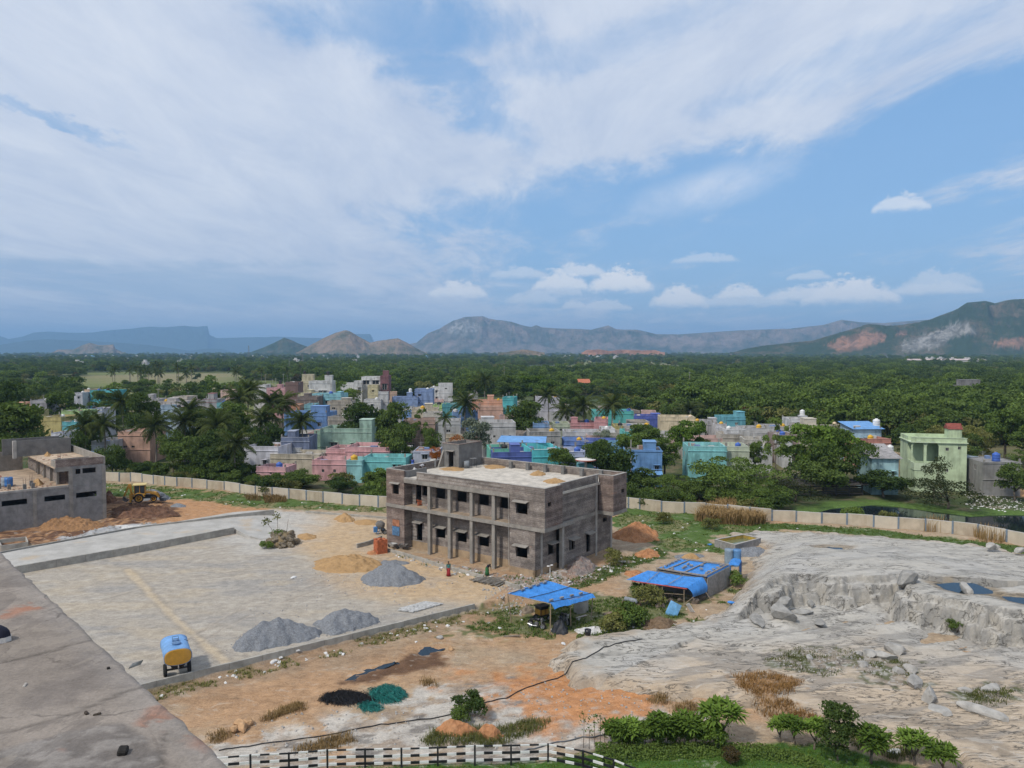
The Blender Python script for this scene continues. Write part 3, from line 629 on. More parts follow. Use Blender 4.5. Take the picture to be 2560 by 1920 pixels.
def frame(ox,oy,ux,uy,z=0.0):
 """local axes: x along (ux,uy), y to its left-hand side chosen by caller through sign"""
 return Matrix(((ux,-uy,0,ox),(uy,ux,0,oy),(0,0,1,z),(0,0,0,1)))

# ---------------------------------------------------------------- the unfinished brick building
# local axes: s along the long front from its near corner (x = s), t into the depth (y = -t), o outwards past the side (x = -o)
UB,VB=Vector((-.799,.602,0)),Vector((.602,.799,0));AB=Vector((3.6,83.8,0))
def BP(s,t,z=0.0): q=AB+UB*s+VB*t;return (q.x,q.y,z)
BMX=Matrix(((UB.x,VB.x,0,AB.x),(UB.y,VB.y,0,AB.y),(0,0,1,0),(0,0,0,1)))   # (s, t, z) -> world
def main_building():
 B=thing('unfinished_building','unfinished two-storey grey brick building with a flat open roof','building',(0,0,0))
 Z1,Z2,ZP=5.55,9.05,10.0;DEEP,LEN=15.6,24.8
 UPW=(6.85,8.2);LOW=(1.9,3.2)
 def part(name,mat,fn,par=B,smooth=False): mb=MB();fn(mb);return mb.build(name,mat,par,smooth)
 def chj(s0,s1,t,z,out=.6,par=B):   # sloping sunshade on a front wall
  v=[(s0,t,z),(s1,t,z),(s1,t-out,z-.1),(s0,t-out,z-.1),(s0,t,z+.09),(s1,t,z+.09),(s1,t-out,z-.03),(s0,t-out,z-.03)]
  return MB().add(v,[(0,1,2,3),(7,6,5,4),(3,2,6,7),(1,0,4,5),(0,3,7,4),(2,1,5,6)],0,BMX).build('sunshade',CONC,par)
 def chs(t0,t1,s,z,out=.6):           # the same on the side wall (outwards is -s)
  v=[(s,t0,z),(s,t1,z),(s-out,t1,z-.1),(s-out,t0,z-.1),(s,t0,z+.09),(s,t1,z+.09),(s-out,t1,z-.03),(s-out,t0,z-.03)]
  return MB().add(v,[(3,2,1,0),(4,5,6,7),(7,6,2,3),(5,4,0,1),(4,7,3,0),(6,5,1,2)],0,BMX).build('sunshade',CONC,B)
 fn,sn=-VB,-UB
 # front walls: near bay, veranda back wall, left wing
 part('near_bay_wall',BRICK,lambda m:(wall_holes(m,BP(0,0),UB,4.85,Z1+.02,ZP,.23,[(2.35,3.95,*UPW)],0,fn),wall_holes(m,BP(1.3,0),UB,3.55,.7,Z1-.42,.23,[(1.05,2.65,*LOW)],0,fn)))
 part('veranda_wall_upper',BRICK,lambda m: wall_holes(m,BP(4.85,1.35),UB,16.75,Z1+.02,Z2-.2,.23,[(.85,2.4,*UPW),(4.1,5.65,*UPW),(7.55,9.1,*UPW),(11.0,12.55,*UPW),(13.9,14.9,6.9,8.2),(15.05,16.0,5.75,8.2)],0,fn))
 part('veranda_wall_lower',BRICK,lambda m: wall_holes(m,BP(4.85,1.35),UB,16.75,.9,Z1-.42,.23,[(4.1,5.65,*LOW),(7.55,9.1,*LOW),(11.0,12.55,*LOW),(14.9,15.9,1.0,3.3)],0,fn))
 part('veranda_plinth',PLINTH,lambda m: wall_holes(m,BP(4.85,1.29),UB,16.75,-.2,.9,.3,(),0,fn))
 part('wing_wall',BRICKR,lambda m:(wall_holes(m,BP(21.6,0),UB,3.2,Z1+.02,ZP,.23,[(.95,2.1,*UPW)],0,fn),wall_holes(m,BP(21.6,0),UB,3.2,-.1,Z1-.42,.23,[(.85,2.1,1.7,3.6)],0,fn)))
 # returns of the wing and the near bay towards the veranda, hind and far walls
 part('veranda_side_wall',BRICK,lambda m: wall_holes(m,BP(21.6,.24),VB,1.1,-.1,Z2,.23,(),0,-UB));part('veranda_side_wall',BRICK,lambda m: wall_holes(m,BP(4.84,.24),VB,1.1,-.1,Z2,.23,(),0,UB))
 part('far_end_wall',BRICK,lambda m: wall_holes(m,BP(24.8,.24),VB,DEEP-.5,-.1,ZP,.23,[(3,4.4,*UPW),(8,9.4,*UPW)],0,UB))
 part('rear_wall',BRICK,lambda m: wall_holes(m,BP(.5,DEEP),UB,24.2,-.1,ZP,.23,[(3,4.4,*UPW),(9,10.4,*UPW),(15,16.4,*UPW)],0,VB))
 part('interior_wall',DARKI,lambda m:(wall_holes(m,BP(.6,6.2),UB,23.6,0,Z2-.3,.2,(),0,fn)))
 # side walls: overhanging near bay, main plane, overhanging rear bay
 part('side_bay_wall',BRICKR,lambda m:(wall_holes(m,BP(0,.24),VB,3.3,Z1+.02,ZP,.23,[(.35,1.05,7.9,8.4)],0,sn),wall_holes(m,BP(.24,3.54),UB,.2,Z1+.02,ZP,.2,(),0,VB)))
 part('side_wall_upper',BRICK,lambda m: wall_holes(m,BP(.45,3.56),VB,8.6,Z1+.02,ZP-.02,.23,(),0,sn))
 part('side_wall_lower',BRICK,lambda m:(wall_holes(m,BP(1.3,.24),VB,4.0,.7,Z1-.42,.23,[(2.35,3.6,*LOW)],0,sn),wall_holes(m,BP(.45,4.45),VB,11.1,.4,Z1-.42,.23,[(1.2,2.45,*LOW),(5.0,5.95,.9,3.1),(8.9,9.9,3.9,4.4)],0,sn)))
 part('side_plinth',PLINTH,lambda m:(wall_holes(m,BP(1.25,-.05),VB,4.4,-.2,.72,.3,(),0,sn),wall_holes(m,BP(1.25,-.05),UB,3.6,-.2,.72,.3,(),0,fn),wall_holes(m,BP(.41,4.45),VB,11.1,-.2,.42,.3,(),0,sn)))
 part('rear_bay_wall',BRICKR,lambda m:(wall_holes(m,BP(-1.6,12.3),VB,3.3,Z1+.02,ZP,.23,[(2.0,2.7,7.6,8.1)],0,sn),wall_holes(m,BP(-1.36,12.3),UB,1.8,Z1+.02,ZP,.23,(),0,fn),wall_holes(m,BP(-1.36,DEEP),UB,1.9,Z1+.02,ZP,.23,(),0,VB)))
 # floor slab edges (beams) and roof
 part('floor_slab',CONC,lambda m:(m.box(-.05,24.85,-.08,6.1,Z1-.42,Z1,0,BMX),m.box(.4,24.85,6.1,DEEP,Z1-.42,Z1,0,BMX),m.box(-1.66,.4,12.24,DEEP+.05,Z1-.42,Z1,0,BMX)))
 part('veranda_floor',M('veranda_floor',(.31,.24,.175),var=.3,scale=.8),lambda m: m.box(4.9,21.56,.05,1.33,Z1,Z1+.03,0,BMX))
 part('roof_slab',ROOFM,lambda m:(m.box(.24,24.55,.24,DEEP-.24,Z2-.25,Z2,0,BMX),m.box(-1.36,.24,12.54,DEEP-.24,Z2-.25,Z2,0,BMX)))
 part('roof_beam',CONC,lambda m: m.box(4.86,21.6,-.06,.30,Z2-.55,Z2-.05,0,BMX))
 part('front_parapet',BRICK,lambda m: m.box(4.85,19.4,.0,.22,Z2-.05,ZP,0,BMX))
 part('roof_edge',CONCL,lambda m: m.box(19.4,21.62,-.03,.26,Z2-.05,Z2+.12,0,BMX))
 for q in ((4.85,19.4,-.03,.26),(-.03,4.85,-.03,.26),(21.6,24.83,-.03,.26),(24.54,24.83,.26,DEEP-.26),(.3,24.83,DEEP-.26,DEEP+.03),(-1.63,.3,DEEP-.26,DEEP+.03),(-1.63,-1.34,12.56,DEEP-.26),(-1.63,.7,12.27,12.56),(-.03,.26,.26,3.54),(.42,.71,3.54,12.27),(-.03,.42,3.30,3.54)):
  MB().box(q[0],q[1],q[2],q[3],ZP,ZP+.05,0,BMX).build('coping',CONCL,B)
 # columns of the veranda and the corners
 for s in (7.26,10.6,14.07,17.4):
  MB().box(s-.22,s+.22,.04,.46,-.2,Z1-.43,0,BMX).box(s-.22,s+.22,.04,.46,Z1+.031,Z2-.56,0,BMX).build('column',CONC,B)
 for s,t,z1 in ((.62,4.3,5.12),(.62,11.7,9.95),(.62,15.35,5.12),(1.48,1.2,5.12)):
  MB().box(s-.25,s+.2,t-.2,t+.2,-.2,z1,0,BMX).build('column',CONCL,B)
 for s0,s1,z in ((2.15,4.15,8.3),(2.15,4.15,3.32)): chj(s0,s1,0,z)
 for c in (6.49,9.74,13.17,16.6): chj(c-1.0,c+1.0,1.35,8.3,.5)
 for c in (9.74,13.17,16.6): chj(c-1.0,c+1.0,1.35,3.32,.65)
 chj(18.6,21.2,1.35,8.3,.35);chj(19.5,21.0,1.35,3.45,.7);chj(22.3,24.0,0,8.3,.35)
 for t0,t1,s,z in ((2.3,4.1,1.3,3.32),(5.4,7.2,.45,3.32),(9.1,10.8,.45,3.3)): chs(t0,t1,s,z,.7)
 # patched opening in the wing: bricks above, blue sheet below
 MB().box(22.47,23.68,-.03,.12,2.75,3.55,0,BMX).build('brick_infill',M('orange_infill',(.34,.15,.085),var=.35,scale=3),B)
 mb=MB()
 for k in range(12): mb.box(22.42+k*.108,22.42+k*.108+.07,-.09,-.05,1.55,2.7,0,BMX)
 mb.box(22.42,23.72,-.05,-.03,1.55,2.7,0,BMX).build('blue_sheet',M('blue_sheet',(.12,.25,.42),var=.35,scale=4,grime=.4),B)
 # stair head on the roof
 hs,ht,wd,dp=24.45,10.4,3.0,5.0;ZH=12.3
 hd=MB();wall_holes(hd,BP(hs-wd,ht),UB,wd,Z2,ZH,.2,[(1.0,1.9,Z2+.05,Z2+2.15)],0,fn);wall_holes(hd,BP(hs-wd,ht+.2),VB,dp-.2,Z2,ZH,.2,(),0,-UB)
 wall_holes(hd,BP(hs,ht+.2),VB,dp-.2,Z2,ZH,.2,(),0,UB);wall_holes(hd,BP(hs-wd+.2,ht+dp),UB,wd-.4,Z2,ZH,.2,(),0,VB)
 hr=hd.build('stair_head',CONCD,B)
 MB().box(hs-wd+.2,hs-.2,ht+.2,ht+dp-.2,ZH-.8,ZH-.6,0,BMX).build('stair_head_roof',ROOFM,hr)
 for q in ((hs-wd-.06,hs+.06,ht-.06,ht+.21),(hs-wd-.06,hs+.06,ht+dp-.2,ht+dp+.06),(hs-wd-.06,hs-wd+.2,ht+.21,ht+dp-.2),(hs-.2,hs+.06,ht+.21,ht+dp-.2)): MB().box(*q,ZH,ZH+.08,0,BMX).build('brick_rim',BRICKR,hr)
 MB().box(hs-2.3,hs-.7,ht-.5,ht-.003,Z2+2.3,Z2+2.38,0,BMX).build('sunshade',CONC,hr)
 MB().add([(hs-.25,ht-1.1,Z2),(hs-.25,ht-.003,Z2),(hs-.25,ht-.003,Z2+2.3),(hs,ht-1.1,Z2),(hs,ht-.003,Z2),(hs,ht-.003,Z2+2.3)],[(0,1,2),(5,4,3),(0,2,5,3),(1,4,5,2)],0,BMX).build('buttress',CONC,hr)
 # short column stubs on the roof, along the rear parapet and behind the front one
 for k in range(6): s=1.6+2.85*k;MB().box(s-.22,s+.22,DEEP-1.0,DEEP-.6,Z2,Z2+(1.05,.95,1.1,1.0,1.0,.9)[k],0,BMX).build('column_stub',CONCD,B)
 for k,s in enumerate((2.2,5.6,9.0,12.4,15.8)): MB().box(s-.3,s+.3,.9,1.3,Z2,Z2+.22,0,BMX).box(s-.2,s+.22,.95,1.2,Z2+.22,Z2+.36+.06*(k % 2),0,BMX).build('brick_stub',BRICKR,B)
 MB().box(1.2,3.3,1.7,1.85,Z2,Z2+.5,0,BMX).build('low_brick_wall',CONC,B)
 MB().box(21.6,21.85,.3,4.2,Z2,ZP-.1,0,BMX).build('inner_parapet',CONCD,B)
 # stair flight and landing inside the open bay on the upper floor are in the dark; vertical conduit on the near bay
 MB().tube([BP(5.0,-.05,8.9),BP(4.95,-.08,8.4),BP(4.93,-.08,.8)],.03).build('conduit',CONCL,B)
 return B
main_building()

# ---------------------------------------------------------------- the concrete building at the left
CW,CI=Vector((-.738,-.675,0)),Vector((-.675,.738,0));CO=Vector((-60.2,113.3,0))
CMX=Matrix(((CW.x,CI.x,0,CO.x),(CW.y,CI.y,0,CO.y),(0,0,1,0),(0,0,0,1)))
def CP(s,t,z=0.0): return tuple(CMX @ Vector((s,t,z)))
GREYW=concrete_mat('grey_render',(.235,.228,.22),.45)
def left_building():
 B=thing('concrete_building','half-built grey concrete building with an open terrace at the edge of the yard','building')
 fn,bn=-CI,CI;ZT,ZR,ZP=5.6,8.5,9.6
 def part(name,mat,fn_,par=B): mb=MB();fn_(mb);return mb.build(name,mat,par)
 part('lower_front_wall',GREYW,lambda m: wall_holes(m,CP(0,0),CW,20,-.6,ZT,.25,[(1.2,3.9,3.85,4.6),(5.3,7.9,3.85,4.6),(10.0,13.0,3.85,4.6),(14.4,17.2,3.85,4.6)],0,fn))
 part('upper_front_wall',GREYW,lambda m: wall_holes(m,CP(0,0),CW,4.6,ZT+.02,ZR,.25,[(1.25,3.0,7.35,8.1),(3.25,3.9,7.35,8.1)],0,fn))
 part('right_wall',GREYW,lambda m: wall_holes(m,CP(0,.26),CI,23.7,-.6,ZR,.25,[(4,5.5,2,3.4),(10,11.5,2,3.4)],0,-CW))
 part('left_wall',GREYW,lambda m: wall_holes(m,CP(20,.26),CI,23.7,-.6,ZT,.25,(),0,CW))
 part('rear_wall',GREYW,lambda m: wall_holes(m,CP(0,24),CW,20,-.6,ZT,.25,(),0,bn))
 part('rear_wall_upper',GREYW,lambda m: wall_holes(m,CP(0,24),CW,5.4,ZT+.02,ZR,.25,(),0,bn))
 part('terrace_return_wall',BRICKR,lambda m: wall_holes(m,CP(4.6,2.4),CW,.9,ZT+.16,ZR-.2,.2,(),0,fn))
 part('terrace_wall',BRICK,lambda m: wall_holes(m,CP(5.5,2.4),CI,21.4,ZT+.16,ZR-.2,.23,[(.9,2.0,ZT+.2,7.8),(4.9,6.0,ZT+.2,7.8),(9.2,10.4,ZT+.2,7.8),(13.8,15,ZT+.2,7.8)],0,CW))
 part('terrace_partition',BRICKR,lambda m: wall_holes(m,CP(4.56,.27),CI,2.1,ZT+.16,ZR-.2,.2,[(.7,1.6,ZT+.2,7.7)],0,CW))
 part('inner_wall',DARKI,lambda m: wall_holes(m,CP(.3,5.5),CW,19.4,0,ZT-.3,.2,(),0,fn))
 part('terrace_floor',M('terrace_screed',(.36,.27,.19),var=.3,scale=.7),lambda m: m.box(.26,19.74,.26,23.7,ZT-.22,ZT+.15,0,CMX))
 part('terrace_edge',CONCL,lambda m: m.box(4.85,20.05,-.05,.26,ZT,ZT+.28,0,CMX))
 part('roof_slab',M('roof_dust',(.43,.33,.235),var=.3,scale=.6),lambda m: m.box(-.05,6.5,.22,24.1,ZR-.18,ZR+.02,0,CMX))
 part('roof_beam',CONC,lambda m: m.box(4.6,6.5,-.03,.21,ZR-.6,ZR+.02,0,CMX))
 part('brick_parapet',BRICKR,lambda m: m.box(.25,6.4,-.02,.2,ZR+.02,ZP,0,CMX))
 part('side_parapet',CONC,lambda m: m.box(-.04,.2,-.04,24,ZR+.02,ZP,0,CMX))
 part('inner_parapet',CONC,lambda m:(m.box(1.5,6.4,2.6,2.8,ZR+.02,ZP-.15,0,CMX),m.box(6.2,6.4,.2,2.6,ZR+.02,ZP-.15,0,CMX)))
 hr=part('stair_head_wall',CONCD,lambda m:(m.box(.6,8.2,17.2,17.45,ZR+.02,11.0,0,CMX),m.box(1.6,9.6,20.4,20.65,ZR+.02,11.1,0,CMX),m.box(.6,.85,17.45,20.4,ZR+.02,11.0,0,CMX)))
 MB().box(8.2,8.7,17.0,17.6,ZR-.2,11.05,0,CMX).build('column',CONCL,hr)
 part('rear_parapet',CONC,lambda m: m.box(6.5,19,22.5,22.75,ZT+.15,ZR+.4,0,CMX))
 for s0 in (0.0,4.35,8.9,13.4): MB().box(s0-.06,s0+.42,-.07,.3,-.6,ZR-.2 if s0<5 else ZT,0,CMX).build('column',CONC,B)
 for s0 in (6.0,10.2,14.4,18.6): MB().box(5.52,5.86,s0-3.7,s0-3.4,ZT+.15,ZR-.19,0,CMX).build('column',CONC,B)
 for k,(s,t) in enumerate(((9.0,1.4),(10.1,.9),(11.7,2.4),(12.6,4.0),(4.9,5.0),(8.8,3.6))):
  z=ZT+.15 if s>6 else ZR+.02;st=MB().box(s-.2,s+.2,t-.2,t+.2,z,z+.75,0,CMX).build('column_stub',CONCD,B)
  mb=MB()
  for a in (-.14,.14):
   for b in (-.14,.14): mb.tube([CP(s+a,t+b,z+.7),CP(s+a*1.1,t+b*1.1,z+1.5+.2*rnd.random())],.014,4)
  mb.build('reinforcing_bars',M('rusty_bar',(.13,.075,.05)),st)
 for k in range(5):
  a=4+k*3.6;MB().tube([CP(6.45,a,ZR-.1),CP(7.0,a+.4,ZR-.5),CP(7.3,a+.9,ZR-1.1)],.04,5).build('formwork_prop',M('timber_grey',(.22,.17,.12)),B)
 return B
left_building()

# ---------------------------------------------------------------- paving, kerbs, retaining walls
PAVE=None
def pave_mat():
 m,nt,b=nmat('pale_pavers');p=gpos(nt)
 br=nt.nodes.new('ShaderNodeTexBrick');nt.links.new(vmap(nt,p,(1,1,1),(0,0,.5)),br.inputs[0]);br.inputs['Scale'].default_value=1
 br.inputs['Brick Width'].default_value=.24;br.inputs['Row Height'].default_value=.12;br.inputs['Mortar Size'].default_value=.008
 n=nnoise(nt,p,.5,6,.66);f=nnoise(nt,p,5,4,.7);k=V(nt,br.outputs['Fac'])
 c=mixc(nt,n.step(.3,.7),(.34,.325,.295),(.47,.45,.415));c=mixc(nt,f.step(.5,.75)*.5,c,(.33,.30,.265));c=mixc(nt,k*.45,c,(.25,.235,.21))
 c=mixc(nt,nnoise(nt,p,.22,4).step(.56,.70)*.55,c,(.45,.33,.20))
 nt.links.new(c,b.inputs['Base Color']);b.inputs['Roughness'].default_value=.9;bump(nt,b,f-k*.5,.4,.02);return m
PAVE=pave_mat();KERBM=concrete_mat('kerb_concrete',(.36,.34,.30),.35)
def quad_strip(A,Bp,zA,zB,n=24):
 v=[];f=[]
 for i in range(n+1):
  t=i/n
  for L_,zz in ((A,zA),(Bp,zB)):
   k=t*(len(L_)-1);j=min(int(k),len(L_)-2);a=k-j
   q=[L_[j][c]*(1-a)+L_[j+1][c]*a for c in (0,1)];z=np.interp(t,[0,.55,.72,1],zz);v.append((q[0],q[1],z))
 for i in range(n): f.append((2*i,2*i+1,2*i+3,2*i+2))
 return v,f
def paving():
 # the raised strip along the left, dropping to yard level past the end of its retaining wall
 rear=poly('d',[(-160,1228),(20,1193),(290,1143),(560,1106),(700,1109),(845,1116)],.75);front=poly('d',[(-160,1262),(55,1222),(300,1180),(505,1141),(640,1170),(845,1150)],.75)
 f2=poly('d',[(505,1150),(530,1160),(560,1165),(600,1160)],.06);r2=poly('d',[(505,1114),(560,1107),(590,1105),(620,1107)],.06)
 v,f=quad_strip(front[:4],rear[:3]+[r2[0]],(.8,.8,.78,.62),(.8,.8,.78,.62))
 k=len(v);v2,f_2=quad_strip(f2,r2,(.62,.25,.08,-.06),(.62,.3,.1,-.06),16)
 f2_=[tuple(i+k for i in q) for q in f_2]
 vv=v+v2;sk=len(vv);fr=[k+2*i for i in range(17)];vv=vv+[(vv[i][0],vv[i][1],-.2) for i in fr];f2_+=[(fr[i],fr[i+1],sk+i+1,sk+i) for i in range(16)]
 me=bpy.data.meshes.new('paving');me.from_pydata(vv,[],f+f2_);me.materials.append(PAVE);tag(link('paving',me),kind='structure')
 W=thing('retaining_wall','low grey concrete retaining wall along the raised pale paving','wall')
 for i in range(3):
  a,b=Vector((*front[i],0)),Vector((*front[i+1],0));d=(b-a).normalized();L=(b-a).length;n=max(1,round(L/3.4))
  for j in range(n):
   q=frame(*(a+d*L*j/n).xy,d.x,d.y);MB().cbox(.01,L/n-.01,-.22,0.03,-.1,.92,.02,0,q).build('segment',KERBM,W)
 K=thing('rear_kerb','long low kerb along the far edge of the pale paving','kerb');segs(K,poly('d',[(-160,1226),(20,1191),(290,1141),(592,1103)],.8),3.0,.14,-.1,.98)
 K=thing('far_kerb','low kerb behind the sandy end of the yard','kerb');segs(K,poly('d',[(660,1106),(740,1112),(845,1120)],.1),2.5,.16,-.1,.3)
 K=thing('front_kerb','long pale concrete kerb wall along the near edge of the yard','kerb');segs(K,[(*q,0) for q in KERB],2.6,.18,-.9,.24)
 K=thing('building_kerb','low block kerb between the rubble and the sandy yard','kerb');segs(K,poly('q',[(20,850),(140,880),(310,930),(480,985),(640,1030),(860,1085)],.1),.9,.2,-.2,.38);segs(K,poly('q',[(1050,1135),(1110,1160),(1180,1172)],.1),.9,.2,-.2,.38)
 K=thing('brick_edging','short brick edging wall running out from the building wing','wall');segs(K,poly('n',[(1120,75),(1200,55),(1300,15)],.2),.5,.2,-.1,.55)
 T=thing('water_trough','small open concrete trough beside the pale paving','trough')
 q=poly('m',[(10,105),(200,78),(185,40),(-10,62)],.3)
 for i in range(4):
  a,b=Vector((*q[i],0)),Vector((*q[(i+1)% 4],0));d=(b-a).normalized();MB().box(0,(b-a).length-.12,-.06,.06,-.1,.95,0,frame(*a.xy,d.x,d.y)).build('side',KERBM,T)
def segs(K,pts,step,w,z0,z1):
 for i in range(len(pts)-1):
  a,b=Vector((*pts[i][:2],0)),Vector((*pts[i+1][:2],0));d=(b-a).normalized();L=(b-a).length;n=max(1,round(L/step))
  for j in range(n):
   q=frame(*(a+d*L*j/n).xy,d.x,d.y);h=rnd.uniform(-.012,.012);MB().cbox(.008,L/n-.008,-w/2,w/2,z0,z1+h,.015,0,q).build('segment',KERBM,K)
paving()

# ---------------------------------------------------------------- compound wall
def compound_wall():
 W=thing('compound_wall','long cream compound wall with blue-grey posts behind the building site','wall')
 creams=[M('cream_panel',(.50,.43,.33),var=.10,scale=.8,grime=.45,gcol=(.34,.26,.18)),M('cream_panel_worn',(.46,.39,.295),var=.14,scale=.8,grime=.7,gcol=(.30,.23,.16)),M('cream_panel_pale',(.53,.465,.37),var=.08,scale=.8,grime=.3,gcol=(.38,.30,.21))];post=M('post_blue_grey',(.17,.215,.26),var=.2,grime=.3);cap=M('wall_cap',(.56,.53,.48),var=.1)
 iron=M('iron_bar',(.08,.07,.065))
 for i in range(len(WALL)-1):
  a,b=Vector((*WALL[i],0)),Vector((*WALL[i+1],0));d=(b-a).normalized();L=(b-a).length;n=1 if L<7 else max(1,round(L/4.2))
  for j in range(n):
   q=frame(*(a+d*L*j/n).xy,d.x,d.y);l=L/n;h=WALL_H+rnd.uniform(-.1,.08);q=q @ Matrix.Rotation(rnd.uniform(-.02,.02),4,'X')
   p=MB().box(.12,l-.12,-.06,.06,-.6,h-.06,0,q).build('panel',rnd.choice(creams),W);MB().box(.12,l-.12,-.075,.075,h-.06,h,0,q).build('cap',cap,p)
   ps=MB().cbox(-.12,.12,-.13,.11,-.6,h+.02,.02,0,q).build('post',post,W)
   if (a.x+b.x)/2>20: MB().tube([q @ Vector((0,0,h)),q @ Vector((.02,.05,h+.45))],.018,4).build('bar',iron,ps)
compound_wall()

# ---------------------------------------------------------------- roof terrace the camera stands on
def terrace():
 ZS=H-1.5;a=G('d',0,1189,ZS);b=G('d',508,1659,ZS);d=(b-a).normalized();n=Vector((-d.y,d.x,0))
 if n.x>0: n=-n
 A=a-d*3.0;L=(b-a).length+6.0
 nx,ny=420,220;u=np.linspace(0,L,nx);w=np.linspace(0,4.2,ny);U,Wd=np.meshgrid(u,w);U=U.ravel();Wd=Wd.ravel()
 n_e=1;edge=np.where(Wd<.001,(fbm(U*9,U*0,4,61)-.5)*.03,0)
 X=A.x+d.x*U+n.x*(Wd+edge);Y=A.y+d.y*U+n.y*(Wd+edge)
 col=np.empty((len(X),3));col[:]=(.225,.192,.162)
 def paint(m,c): col[:]=col*(1-m[:,None])+np.asarray(c)*m[:,None]
 n1,n2,n3=fbm(X*1.3,Y*1.3,5,62),fbm(X*4,Y*4,5,63),fbm(X*16,Y*16,4,64)
 paint(sstep(.45,.62,n1)*.6,(.29,.25,.212));paint(sstep(.55,.66,n2)*.5,(.15,.13,.117));paint(sstep(.18,.04,Wd)*.35,(.28,.26,.24))
 RP=[tuple(G('m',x,y,ZS))[:2] for x,y in [(-300,1560),(0,1510),(300,1450),(560,1390),(760,1330),(940,1290),(1060,1370),(1130,1440),(1160,1560),(1170,1900),(-300,1900)]]
 rm=sstep(-.01,.03,sdist(X,Y,RP)+(n2-.5)*.16);paint(rm*.9,(.15,.133,.12));paint(rm*sstep(.48,.6,n3)*.7,(.27,.245,.22));
 for px,py,r in ((1150,1255,.05),(1110,1320,.05),(1250,1300,.07),(1370,1400,.09),(1440,1480,.07),(1440,1530,.06),(1210,1370,.04),(40,590,.12),(100,530,.10),(220,490,.10),(460,1525,.05)):
  q=G('m',px,py,ZS);paint(sstep(r*1.2,r*.3,np.hypot((X-q.x),(Y-q.y))+(n2-.5)*r*3.5)*.5*sstep(.46,.56,n3),(.30,.13,.075))
 ck=[[(0,900),(140,880),(340,830),(520,770),(730,735)],[(0,1410),(180,1370),(380,1320),(600,1240),(860,1130),(1070,1065)],[(1120,1430),(1150,1520),(1165,1660)]]
 zc=np.zeros(len(X))
 for c in ck:
  P=[tuple(G('m',x,y,ZS))[:2] for x,y in c];dd,_,_=ldist(X+(n2-.5)*.12,Y+(n2-.5)*.12,P);m_=sstep(.020,.006,dd);paint(m_*.55,(.06,.052,.047));zc+=m_
 Z=ZS+(n1-.5)*.008+rm*(n3-.5)*.012-zc*.002-sstep(.02,0,Wd)*.015
 m,nt,bb=nmat('terrace_concrete');p=gpos(nt);s=nnoise(nt,p,60,5,.78);s2=nnoise(nt,p,6,8,.74);s3=nnoise(nt,vmap(nt,p,(1.6,.8,1)),1.6,9,.72,.6);k=(s*.8+s2*.9+s3*.8-1.25)*1.25+.44
 tn=mixc(nt,1.0,attr(nt,'tone'),cxyz(nt,k+.56,k+.56,k+.56),'MULTIPLY');vo=nt.nodes.new('ShaderNodeTexVoronoi');vo.feature='DISTANCE_TO_EDGE';vo.inputs['Scale'].default_value=.75;nz=nt.nodes.new('ShaderNodeTexNoise');nz.inputs['Scale'].default_value=2.2;nz.inputs['Detail'].default_value=6;nt.links.new(p,nz.inputs[0]);ad=nt.nodes.new('ShaderNodeVectorMath');ad.operation='MULTIPLY_ADD';nt.links.new(nz.outputs['Color'],ad.inputs[0]);ad.inputs[1].default_value=(.9,.9,0);nt.links.new(p,ad.inputs[2]);nt.links.new(ad.outputs[0],vo.inputs['Vector'])
 tn=mixc(nt,V(nt,vo.outputs['Distance']).step(.011,.004)*s2.step(.46,.58)*.5,tn,(.05,.043,.038));tn=mixc(nt,s3.step(.55,.585)*.42,tn,(.105,.09,.08));tn=mixc(nt,s3.step(.43,.40)*.35,tn,(.33,.285,.235));nt.links.new(tn,bb.inputs['Base Color']);bb.inputs['Roughness'].default_value=.93;bb.inputs['Specular IOR Level'].default_value=.2
 bump(nt,bb,s*.4+s2,.5,.012)
 me=fastmesh('roof_terrace',np.stack([X,Y,Z],1),gridfaces(nx,ny)[:,::-1].copy(),m,True);vcol(me,np.clip(col,0,1));t=tag(link('roof_terrace',me),kind='structure')
 mb=MB();P=[A,A+d*L,A+d*L+n*4.2,A+n*4.2]
 mb.prism([(q.x+n.x*.02,q.y+n.y*.02) for q in P][::-1],ZS-.22,ZS-.03);mb.build('slab_edge',CONC,t)
 mb=MB();P=[A+n*.3,A+d*L+n*.3,A+d*L+n*4.0,A+n*4.0];mb.prism([(q.x,q.y) for q in P][::-1],-.5,ZS-.23);mb.build('wall',CONCL,t)
 # the toe of a shoe at the edge of view
 q=G('m',82,748,ZS);sh=thing('shoe','dark navy canvas shoe with a white sole on the concrete roof','shoe',(q.x,q.y,ZS),R(8))
 nvy=M('navy_canvas',(.012,.014,.028),.8,.3,30);wh=M('white_rubber',(.55,.53,.50),.7,.1,20)
 def outl(k,sx=1.0): return [(-.285+.02*k,0)]+[(x,y*sx) for x,y in [(-.27,-.032),(-.2,-.036),(-.12,-.046),(-.05,-.046),(-.015,-.028),(0,0),(-.015,.03),(-.05,.048),(-.12,.044),(-.2,.034),(-.27,.03)]]
 o=outl(0);MB().prism([(x,y) for x,y in o],0,.026).build('sole',wh,sh)
 rows=[(1.0,.026),(.97,.045),(.88,.062),(.7,.078)];v=[];f=[]
 for k,z in rows:
  for x,y in o: xx=-.15+(x+.15)*(k if x>-.15 else 1);v.append((xx-.002,y*k*.97,z+max(0,(-x-.1))*.28*(z-.026)/.05))
 nn=len(o)
 for i in range(3):
  for k in range(nn): f.append((i*nn+k,i*nn+(k+1)% nn,(i+1)*nn+(k+1)% nn,(i+1)*nn+k))
 f.append(tuple(range(3*nn,4*nn)));MB().add(v,f).build('upper',nvy,sh,True)
